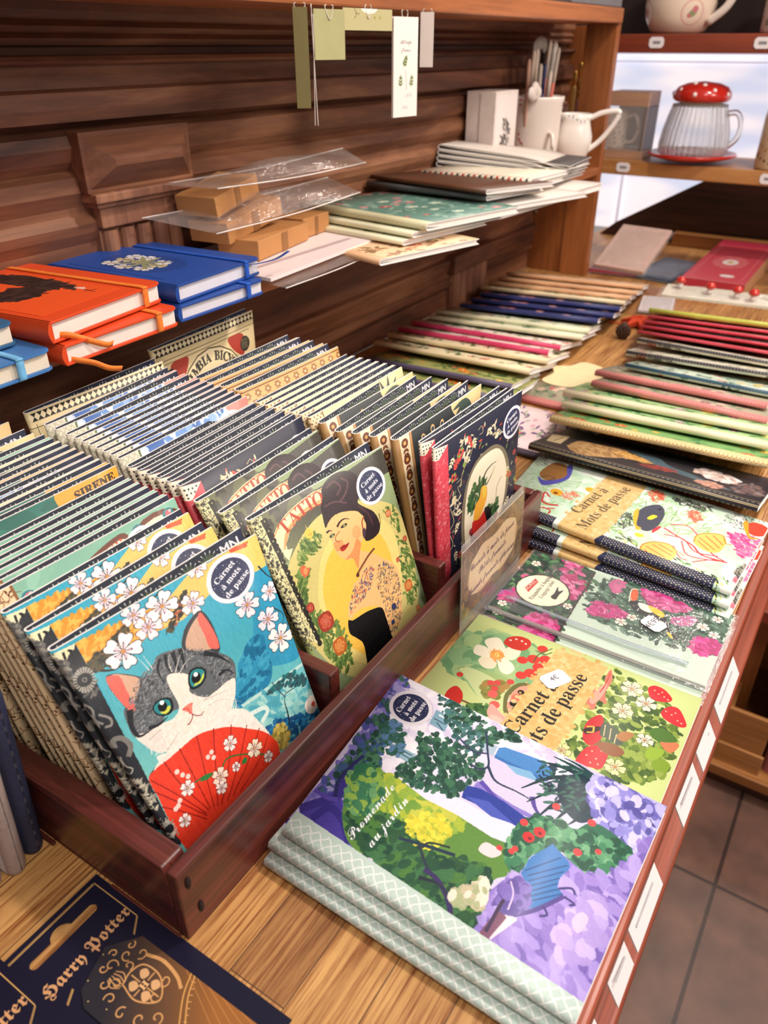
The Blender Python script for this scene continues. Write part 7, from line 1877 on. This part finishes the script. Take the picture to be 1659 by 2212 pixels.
pens = [(-.012, -.020, .19, '#3a2c2c', .12, -.20), (-.006, -.028, .18, '#c8a08c', .10, -.28), (.004, -.022, .19, '#d88a6c', .06, -.15), (-.014, -.006, .20, '#2c2a30', .06, -.06), (.010, -.010, .165, '#c89838', .0, -.02), (.012, .0, .165, '#3a3c68', .0, .02),
        (.0, .010, .20, '#d88a70', .05, .05), (-.010, .014, .205, '#2a282c', .02, .08), (.014, .016, .19, '#c86858', .04, .12), (.0, .024, .20, '#e8e2da', .02, .17), (.018, .008, .155, '#b8a8a0', .0, .08), (-.02, .02, .19, '#6a6058', .0, .2)]
for i, (x, y, L_, c, lx, ly) in enumerate(pens):
    x *= 1.25; y *= 1.25; L_ *= 1.22
    t = thing('pen', (-.740+x*.8, 1.745+y*.8, .264), ['dark brown pen leaning left in the mug', 'beige pen leaning farthest left in the mug', 'peach striped pen at the left of the mug', 'black pen at the back of the mug', 'ochre pen at the mug front', 'navy pen at the mug front',
              'pink and orange pen in the middle of the mug', 'black pen beside the pink and orange one', 'coral pen right of the middle in the mug', 'thick white pen leaning right in the mug', 'short grey pen at the mug front', 'taupe pen at the right of the mug'][i], 'pen', 'pens in the floral mug')
    d = Vector((lx, ly, 1)).normalized(); t.rotation_euler = d.to_track_quat('Z', 'Y').to_euler()
    r_ = .0065 if i == 9 else .0038
    lathe('barrel', [(.0005, 0), (r_, .012), (r_, L_*.82), (r_*.8, L_*.83)], plain('pen_'+c.strip('#'), c, .35, .3), t, 12)
    lathe('cap', [(r_*1.08, L_*.72), (r_*1.08, L_*.97), (r_*.6, L_), (.0003, L_)], plain('cap_'+c.strip('#'), c if i % 2 else '#d8c8b8', .3, .3), t, 12)
def gift(name, loc, label, kind_):
    t = thing(name, loc, label, kind_)
    return t
gt = thing('cloud_pen_topper', (-.715, 1.675, .414), 'white cloud-shaped eraser resting on the front rim of the pen mug', 'eraser')
def cloud(bm):
    for x, y, z, r_ in ((0, -.018, 0, .012), (0, 0, .006, .015), (0, .018, 0, .012), (0, .008, -.004, .012), (0, -.008, -.004, .012)):
        q = bmesh.ops.create_uvsphere(bm, u_segments=16, v_segments=10, radius=r_); bmesh.ops.scale(bm, vec=(.5, 1, 1), verts=q['verts']); bmesh.ops.translate(bm, vec=(x, y, z), verts=q['verts'])
link('body', bm_mesh('body', cloud), plain('matte_cloud', '#cfc2ba', .6), gt, True)
gt2 = thing('game_pad_eraser', (-.738, 1.735, .498), 'grey game-controller shaped topper standing above the pens', 'eraser')
link('body', bm_mesh('body', lambda bm: [bmesh.ops.transform(bm, matrix=Matrix.Translation((0, y, z))@Matrix.Diagonal((.4, sx, sz, 1)), verts=bmesh.ops.create_uvsphere(bm, u_segments=16, v_segments=10, radius=r_)['verts']) for y, z, sx, sz, r_ in ((0, .004, 1.4, .7, .018), (-.024, -.006, .7, 1.1, .013), (.024, .0, .7, 1.1, .013))]), plain('grey_rubber', '#9a948c', .5), gt2, True)
tube('stick', [(0, 0, -.005), (0, .0, -.12), (0, .0, -.232)], .002, plain('grey_rubber', '#9a948c'), gt2)

# creamer jug, white glass ball stand and gold pens behind it
cj = thing('creamer_jug', (-.678, 1.828, .2525), 'small white porcelain creamer with a looped handle at the end of the shelf', 'jug')
uvlathe('jug_body', [(.001, 0), (.020, 0), (.021, .004), (.017, .008), (.026, .022), (.034, .045), (.035, .062), (.030, .080), (.027, .092), (.030, .102), (.028, .102), (.025, .092), (.027, .08), (.031, .06), (.020, .02), (.001, .012)], decor('creamer_print', '#ece4dc', lambda s: [s.ell(8+i*9, 16+3*math.sin(i), 2.2, 1.2, '#9aa0a8', i, n=8) for i in range(12)], 100, 80), cj, 36, vspan=.15,
        shape=lambda a: 1+.10*max(0, math.cos(a+2.2))**6)
tube('handle', [(.024, .008, .094), (.046, .018, .104), (.074, .028, .106), (.066, .026, .084), (.046, .020, .056), (.024, .008, .036)], .0048, CHW, cj); cj.scale = (1.15, 1.15, 1.15)
lathe('gold_rim', [(.0205, 0), (.0215, .001), (.0215, .003), (.0205, .004)], plain('gold_luster', '#c8963c', .25, metal=1), cj, 30, cap=False)
gb = thing('glass_ornament', (-.735, 1.865, .2525), 'clear glass ornament with a round top in front of the mug', 'ornament')
GL = plain('clear_glass', '#f4f6f8', .03, trans=1.0, var=0)
lathe('stem', [(.001, 0), (.022, 0), (.020, .003), (.003, .006), (.003, .075), (.001, .078)], GL, gb, 24)
gb.scale = (1.25, 1.25, 1.25)
lathe('ball', [(.0005, .074), (.010, .077), (.017, .086), (.019, .096), (.017, .106), (.010, .114), (.0005, .117)], GL, gb, 24)
for k, (y, h, c) in enumerate(((1.975, .195, '#c8984a'), (1.99, .212, '#b08040'), (2.015, .200, '#dcb0b4'), (1.962, .165, '#e0b8b8'))):
    t = thing('slim_pen', (-.745+.006*k, y, .2525), ['gold slim pen standing behind the creamer', 'taller gold slim pen behind the creamer', 'pink slim pen with a gold tip against the post', 'short pink slim pen behind the creamer'][k], 'pen', 'gold and pink pens behind the creamer')
    lathe('barrel', [(.005, 0), (.0055, .004), (.0055, h*.8), (.004, h*.84)], plain('slim_'+c.strip('#'), c, .3, .3), t, 14)
    lathe('tip', [(.004, h*.83), (.0045, h*.95), (.002, h), (.0003, h)], plain('gold_tip', '#d8a850', .25, metal=.8), t, 14)
# ---------------------------------------------------------------- display unit crockery
Z1 = .2495; Z2 = .5205
mj = thing('mushroom_tea_glass', (-.497, 2.17, Z1), 'ribbed glass tea mug with a red toadstool lid on a red saucer', 'mug')
RED = plain('toadstool_red', '#c8281c', .18, .6, var=.05)
WS = plain('toadstool_white', '#f2e8e4', .3)
lathe('saucer', [(.001, .004), (.05, .004), (.07, .006), (.100, .014), (.106, .018), (.104, .022), (.080, .012), (.05, .008), (.001, .008)], RED, mj, 48)
RG = plain('ribbed_glass', '#ffffff', .04, trans=.86, var=0)
lathe('glass_body', [(.040, .012), (.070, .013), (.079, .022), (.080, .04), (.076, .07), (.069, .10), (.063, .120), (.061, .128), (.0585, .128), (.0605, .118), (.066, .10), (.073, .07), (.0765, .04), (.075, .024), (.066, .017), (.040, .016)], RG, mj, 225, wave=.03, waves=36, cap=False)
lathe('glass_floor', [(.001, .0125), (.0405, .0125), (.0405, .016), (.001, .016)], RG, mj, 60)
tube('handle', [(.060, .012, .108), (.084, .018, .110), (.096, .022, .088), (.094, .02, .058), (.076, .016, .036)], .0065, RG, mj, 14)
lathe('lid', [(.053, .132), (.062, .134), (.067, .141), (.066, .152), (.057, .164), (.037, .172), (.001, .176)], RED, mj, 48)
lathe('lid_collar', [(.001, .126), (.048, .126), (.050, .133), (.053, .1345), (.001, .1345)], plain('cream_collar', '#e8d8b8', .35), mj, 40)
def spots(bm):
    for a, h in ((-1.6, .150), (-.9, .158), (-2.3, .158), (-1.3, .168), (-.3, .150), (-2.9, .150), (-1.9, .171), (.6, .160), (2.0, .160)):
        t = (h-.134)/.043; r_ = .067*math.sqrt(max(0, 1-t**2.4)); r_ = min(r_, .0665)
        q = bmesh.ops.create_uvsphere(bm, u_segments=12, v_segments=8, radius=.0055); bmesh.ops.translate(bm, vec=(r_*math.cos(a), r_*math.sin(a), h-.0005), verts=q['verts'])
link('lid_spots', bm_mesh('lid_spots', spots), WS, mj, True)
wc = thing('wooden_mug_case', (-.668, 2.20, Z1), 'small open wooden case with a clear front beside the toadstool mug', 'case')
for nm, a, b_, m in (('top', (-.05, -.05, .118), (.052, .05, .150), PINEX), ('bottom', (-.05, -.05, 0), (.052, .05, .018), PINEX), ('side', (.044, -.05, .0185), (.052, .05, .1175), wood('walnut_side', '#3a2418', '#5a3a28', '#7a5440', 2)), ('back', (-.05, .045, .0185), (.0435, .05, .1175), plain('shadow_board', '#2a1a16'))):
    box(nm, a, b_, m, wc, .001)
slab('clear_front', [(-.05, -.0505, .15), (.054, -.0505, .15), (.054, -.0505, 0), (-.05, -.0505, 0)], .001, [film('acrylic'), film('acrylic')], wc, origin=(0, 0, 0))
cm = thing('floral_cup', (-.700, 2.195, Z1+.0185), 'cream cup with small flowers inside the wooden case', 'mug')
uvlathe('cup_body', [(.001, 0), (.024, 0), (.027, .004), (.027, .085), (.028, .09), (.026, .09), (.024, .01), (.001, .008)], decor('posy_print', '#ddd0c0', lambda s: [(s.ell(10+(i*37) % 84, 8+(i*23) % 66, 2.6, c=['#a87870', '#6a7a58', '#8a8a9a'][i % 3], n=8), s.leaf(12+(i*37) % 84, 10+(i*23) % 66, 6, i, '#6a7458', .4, None)) for i in range(22)], 100, 80), cm, 36, vspan=.1)
tube('handle', [(.024, -.002, .074), (.045, -.004, .078), (.058, -.006, .05), (.048, -.004, .02), (.025, -.002, .014)], .0045, CH, cm)
ub_ = thing('speckled_tumbler', (-.302, 2.15, Z1), 'speckled cream tumbler cut off by the right edge of the middle board', 'tumbler')
uvlathe('tumbler_body', [(.001, 0), (.040, 0), (.043, .004), (.041, .11), (.038, .125), (.036, .125), (.038, .01), (.001, .006)], decor('speckle_print', '#d8c2a0', lambda s: [s.ell((i*29) % 100, (i*47) % 90, 1+(i % 3)*.6, c=['#8a4a2c', '#a8643c', '#6a4a3a'][i % 3], n=8) for i in range(90)], 100, 90), ub_, 36, vspan=.13)
lathe('wooden_lid', [(.001, .1255), (.037, .1255), (.039, .130), (.038, .142), (.001, .142)], PINEX, ub_, 36)
jg = thing('cream_pitcher', (-.590, 2.20, Z2), 'round cream pitcher with a big handle standing on the red top board', 'pitcher')
PCH = decor('pitcher_print', '#e9d3be', lambda s: [s.ell(30, 40, 11, c='#d8a8a0', n=24), s.ell(30, 40, 9.6, c='#e9d3be', n=24), s.ell(30, 40, 5, 3, '#8a9a68', .6, n=8), s.ell(28, 37, 3, c='#c87880', n=8), s.ell(33, 42, 2, c='#c87880', n=8), s.ell(80, 40, 11, c='#d8a8a0', n=24), s.ell(80, 40, 9.6, c='#e9d3be', n=24), s.ell(80, 40, 4, c='#c87880', n=8)], 100, 80)
uvlathe('pitcher_body', [(.001, 0), (.050, 0), (.062, .006), (.076, .03), (.080, .06), (.074, .10), (.058, .14), (.050, .165), (.056, .185), (.053, .185), (.048, .165), (.001, .16)], PCH, jg, 44, vspan=.2)
tube('handle', [(.050, -.02, .155), (.095, -.02, .150), (.125, -.02, .105), (.110, -.02, .055), (.072, -.02, .022)], .009, CH, jg, 12)
fc = thing('leafy_canister', (-.352, 2.19, Z2), 'cream canister with green leaves at the right end of the red top board', 'canister')
uvlathe('canister_body', [(.001, 0), (.046, 0), (.050, .004), (.050, .14), (.046, .145), (.001, .146)], decor('leafy_print', '#e4d6cc', lambda s: [(s.sprig(10+(i*31) % 84, 12+(i*41) % 70, 12, -1.2+i*.4, ['#6f8a5c', '#4f6a48', '#8a9ab8'][i % 3], 3), s.ell(14+(i*43) % 80, 8+(i*31) % 76, 2.4, c='#c87878', n=8)) for i in range(14)], 100, 90), fc, 36, vspan=.15)
lathe('lid', [(.001, .1465), (.051, .1465), (.052, .158), (.001, .162)], PINEX, fc, 36)
for k, (x, z, lb_) in enumerate(((-.605, .503, 'white price tag on the red board under the pitcher'), (-.375, .502, 'white price tag on the red board under the leafy canister'), (-.640, .235, 'white price tag on the middle board, left end'), (-.300, .233, 'white price tag on the middle board under the speckled tumbler'))):
    t = thing('shelf_price_tag', (x, 2.099, z), lb_, 'price tag', 'notched price tags on the display unit')
    w_, h_ = (.034, .022)
    def pt_(bm, w_=w_, h_=h_):
        k_ = .005; P = [(-w_/2+k_, -h_/2), (w_/2-k_, -h_/2), (w_/2, -h_/2+k_), (w_/2, h_/2-k_), (w_/2-k_, h_/2), (-w_/2+k_, h_/2), (-w_/2, h_/2-k_), (-w_/2, -h_/2+k_)]
        a = [bm.verts.new((x_, 0, z_)) for x_, z_ in P]; b_ = [bm.verts.new((x_, -.0008, z_)) for x_, z_ in P]
        bm.faces.new(a); bm.faces.new(b_[::-1])
        for i in range(8): bm.faces.new((a[i], b_[i], b_[(i+1) % 8], a[(i+1) % 8]))
    link('tag', bm_mesh('tag', pt_), LAB, t); box('printed_price', (-.008, -.0011, -.003), (.009, -.0007, .003), plain('label_ink', '#8a8890'), t, 0)
gx = thing('grey_storage_box', (-.72, 1.86, .5665), 'grey box standing on the right end of the top shelf, cut off by the frame', 'box')
box('carton', (-.06, -.22, 0), (.078, .07, .09), plain('grey_carton', '#6f6c70', .6), gx, .002); box('lid', (-.062, -.222, .0905), (.080, .072, .102), plain('grey_lid', '#8a878a', .5), gx, .002)

# ---------------------------------------------------------------- gift tags hanging from the top shelf
TGN = plain('sage_card', '#a9a676', .6, var=.03); TGD = plain('olive_card', '#7a6f42', .6, var=.04); TGW = plain('white_card', '#e9dcd4', .6, var=.02); CORD = plain('cord', '#c9bdb0', .6)
def gtag(label, p0, yaw, w_, h_, m, art=None, n_=1, hook=.5375, spread=.0):
    """p0 = top centre of the card; yaw = direction the card faces; hung by a looped cord"""
    t = thing('gift_tag', p0, label, 'gift tag', 'gift tags hanging from the top shelf', yaw)
    for k in range(n_):
        a = spread*(k-(n_-1)/2)
        o = box('card', (-.0004+k*.002, -w_/2, -h_), (.0004+k*.002, w_/2, 0), m, t, .0002, 1); o.rotation_euler = (0, a, 0)
    if art: slab('printed_face', [(.0006+(n_-1)*.002, -w_/2, 0), (.0006+(n_-1)*.002, w_/2, 0), (.0006+(n_-1)*.002, w_/2, -h_), (.0006+(n_-1)*.002, -w_/2, -h_)], .0002, [art, EDGE], t, origin=(0, 0, 0))
    top = hook-p0[2]
    tube('cord', [(0, -.004, max(top, .004)), (0, -.006, top*.5), (.001, 0, -.010), (0, .006, top*.5), (0, .004, max(top, .004))], .0007, CORD, t, 6)
    return t
gtag('long dark-edged gift tag seen almost edge-on, leftmost of the hanging tags', (-.622, .794, .5345), math.radians(-48), .016, .098, TGD, n_=2)
gtag('pair of thin white tags seen edge-on, hanging lowest', (-.620, .812, .528), math.radians(38), .020, .110, TGW, n_=2, spread=.05)
gtag('olive-green blank gift tag with a pale edge', (-.622, .848, .534), math.radians(-14), .046, .050, TGN)
sh = Sheet(92, 30, 5, '#b9b184'); sh.ell(48, -2, 16, 9, '#ece6dc'); sh.line([(20, 0), (24, 8), (20, 14)], '#7a5a34', 1); sh.line([(22, 6), (30, 8)], '#7a5a34', 1)
for x in (44, 58, 68): sh.ell(x, 12, 2, 2.6, '#a89a5c')
gtag('sage-green card with a white oval print, cut off by the top of the frame', (-.620, .925, .5365), math.radians(-4), .097, .0225, TGN, printed('sage_card_print', sh))
sh = Sheet(50, 116, 5, '#eee4de'); sh.text('Attrape', 25, 30, 7, '#4a4a40', 0, 'script'); sh.text('fleurs', 25, 39, 7, '#4a4a40', 0, 'script')
sh.sprig(20, 58, 12, -1.1, '#6f7f4a', 3, .6); sh.sprig(14, 82, 12, -1.5, '#6f7f4a', 3, .5); sh.sprig(36, 82, 12, -1.4, '#6f7f4a', 3, .5); sh.line([(25, 60), (27, 84)], '#c8bcb4', 1.6)
sh.text('1,95 €', 32, 92, 5.5, '#8a8498', -.1, 'script'); sh.text('Laïta', 25, 106, 6, '#a8a0a8', 0, 'script')
gtag('white gift tag with green leaf sprigs and small writing', (-.620, 1.010, .530), math.radians(-8), .050, .115, TGW, printed('leaf_tag_print', sh), 2)
gtag('narrow white tag seen edge-on, rightmost of the hanging tags', (-.620, 1.068, .5365), math.radians(-62), .018, .064, TGW, n_=2)

# ---------------------------------------------------------------- far end of the table
rb = thing('red_gift_box', (-.344, 2.17, 0.0), 'red-pink cardboard box with a round gold emblem at the far end of the table', 'box', rz=math.radians(1))
sh = Sheet(150, 300, 2.2, '#cf4450')
sh.line([(14, 20), (136, 20), (136, 280), (14, 280), (14, 20)], '#e08a84', 1.6, False); sh.ell(75, 170, 44, c='#d8646a'); sh.ell(75, 170, 20, c='#f0e4dc'); sh.ell(75, 170, 8, c='#d8b068')
for i in range(10): sh.line([(75+28*math.cos(i*.628), 170+28*math.sin(i*.628)), (75+42*math.cos(i*.628), 170+42*math.sin(i*.628))], '#f0b0a0', 1, False)
sh.poly([(0, 0), (150, 0), (150, 40), (0, 40)], '#b8324a'); sh.ell(96, 262, 18, 8, '#f4ecea')
def rbx(bm): cube(bm, (-.070, -.25, .0), (.070, .22, .034))
link('box_body', bm_mesh('box_body', rbx, .0015), plain('red_carton', '#b93040', .45, .2), rb)
box('inner_tray', (.0705, -.248, .002), (.072, .218, .032), plain('kraft_inside', '#c8946a', .7), rb, .0003)
slab('printed_lid', [(-.070, .22, .0346), (.070, .22, .0346), (.070, -.25, .0346), (-.070, -.25, .0346)], .0004, [printed('emblem_print', sh, .4, .2), EDGE], rb, origin=(0, 0, 0))
def cello(name, loc, size, rz, label, inner, group='cellophane packets at the far end', h=.012, tilt=0):
    t = thing(name, loc, label, 'packet', group, rz); t.rotation_euler = (tilt, 0, rz)
    x, y = size
    box('card', (-x/2, -y/2, .001), (x/2, y/2, h*.5), inner, t, .001)
    n_ = 8; vs = []; fs = []; rs = random.Random(int(abs(loc[0])*1e4))
    for j in range(n_+1):
        for i in range(n_+1):
            u, v = i/n_, j/n_; e = min(1, 5*min(u, 1-u, v, 1-v))
            vs.append(((u-.5)*x*1.08, (v-.5)*y*1.08, .0008+h*e*(.65+.35*rs.random())))
    for j in range(n_):
        for i in range(n_): a = j*(n_+1)+i; fs.append((a, a+1, a+n_+2, a+n_+1))
    link('cellophane', mesh('cellophane', vs, fs), film('cellophane_clear', '#ffffff', .08), t, True)
    return t
cello('stationery_packet', (-.590, 2.03, .003), (.13, .12), .1, 'dark red cellophane packet lying beside the end post', plain('crimson_card', '#9a2c34', .5), h=.016)
cello('stationery_packet', (-.568, 2.050, .050), (.13, .17), -.1, 'pale pink cellophane packet leaning on top of the dark red one', plain('blush_card', '#dcbcb0', .5), h=.02, tilt=.45)
cello('stationery_packet', (-.480, 2.08, .003), (.11, .22), -.15, 'slate-blue cellophane packet right of the pink one', plain('slate_card', '#4c5568', .5), h=.016)
cello('stationery_packet', (-.415, 1.755, .003), (.07, .12), .2, 'small white cellophane packet between the two rows of notebooks', plain('frost_card', '#cfc6c8', .5), h=.012)
mp = cello('stationery_packet', (-.250, 1.615, .078), (.24, .085), .12, 'clear packet of little red toadstool ornaments lying on the lime-spined notebook', plain('cream_card_b', '#cfc8b8', .5), h=.012)
for k, (x, y) in enumerate(((-.345, 1.655), (-.285, 1.640), (-.235, 1.640), (-.205, 1.635), (-.170, 1.66))):
    t = thing('toadstool_ornament', (x, y-.035, .0865), ['little toadstool ornament at the left end of the clear packet', 'second little toadstool from the left in the packet', 'middle little toadstool in the packet', 'fourth little toadstool from the left in the packet', 'little toadstool at the right end of the packet'][k], 'ornament', 'toadstool ornaments in the packet')
    lathe('stem', [(.001, 0), (.006, 0), (.005, .010), (.001, .011)], WS, t, 14); lathe('cap', [(.001, .0105), (.010, .0105), (.009, .016), (.005, .020), (.0005, .021)], RED, t, 18)
lf = thing('felt_leaf', (-.405, 1.61, .001), 'orange-red felt maple leaf lying between the two rows of notebooks', 'leaf decoration', rz=.5)
def leafm(bm):
    P = []
    for i in range(14):
        a = i*math.pi/7; r_ = .042 if i % 2 == 0 else .020; P.append((r_*math.cos(a), r_*1.2*math.sin(a)))
    a_ = [bm.verts.new((x, y, .0+.004*(i % 2))) for i, (x, y) in enumerate(P)]; b_ = [bm.verts.new((x, y, .005+.010*(i % 2))) for i, (x, y) in enumerate(P)]
    c0 = bm.verts.new((0, 0, .002)); c1 = bm.verts.new((0, 0, .012))
    for i in range(14):
        j = (i+1) % 14; bm.faces.new((a_[i], a_[j], b_[j], b_[i])); bm.faces.new((c1, b_[i], b_[j])); bm.faces.new((c0, a_[j], a_[i]))
link('blade', bm_mesh('blade', leafm), plain('orange_felt', '#c8401c', .8, bump=.4, scale=300), lf); tube('stalk', [(-.03, 0, .004), (-.05, .004, .003), (-.065, .012, .003)], .0015, plain('orange_felt', '#c8401c'), lf, 6)
pc = thing('pine_cone', (-.412, 1.510, .0), 'small brown pine cone on the bare wood between the notebooks', 'pine cone')
PCM = plain('cone_brown', '#4a2f20', .7, var=.3)
lathe('core', [(.001, .002), (.008, .004), (.011, .014), (.007, .028), (.001, .034)], PCM, pc, 16)
def scales(bm):
    for k in range(8):
        z = .004+k*.0036; R_k = .0135*math.sin(math.pi*(k+1.6)/9.6)
        for i in range(8):
            a = i*.785+k*.39
            q = bmesh.ops.create_cone(bm, cap_ends=True, segments=5, radius1=.0042, radius2=.0008, depth=.004)
            bmesh.ops.transform(bm, matrix=Matrix.Translation((R_k*math.cos(a), R_k*math.sin(a), z))@Matrix.Rotation(a, 4, 'Z')@Matrix.Rotation(.9, 4, 'Y'), verts=q['verts'])
link('scales', bm_mesh('scales', scales), PCM, pc)
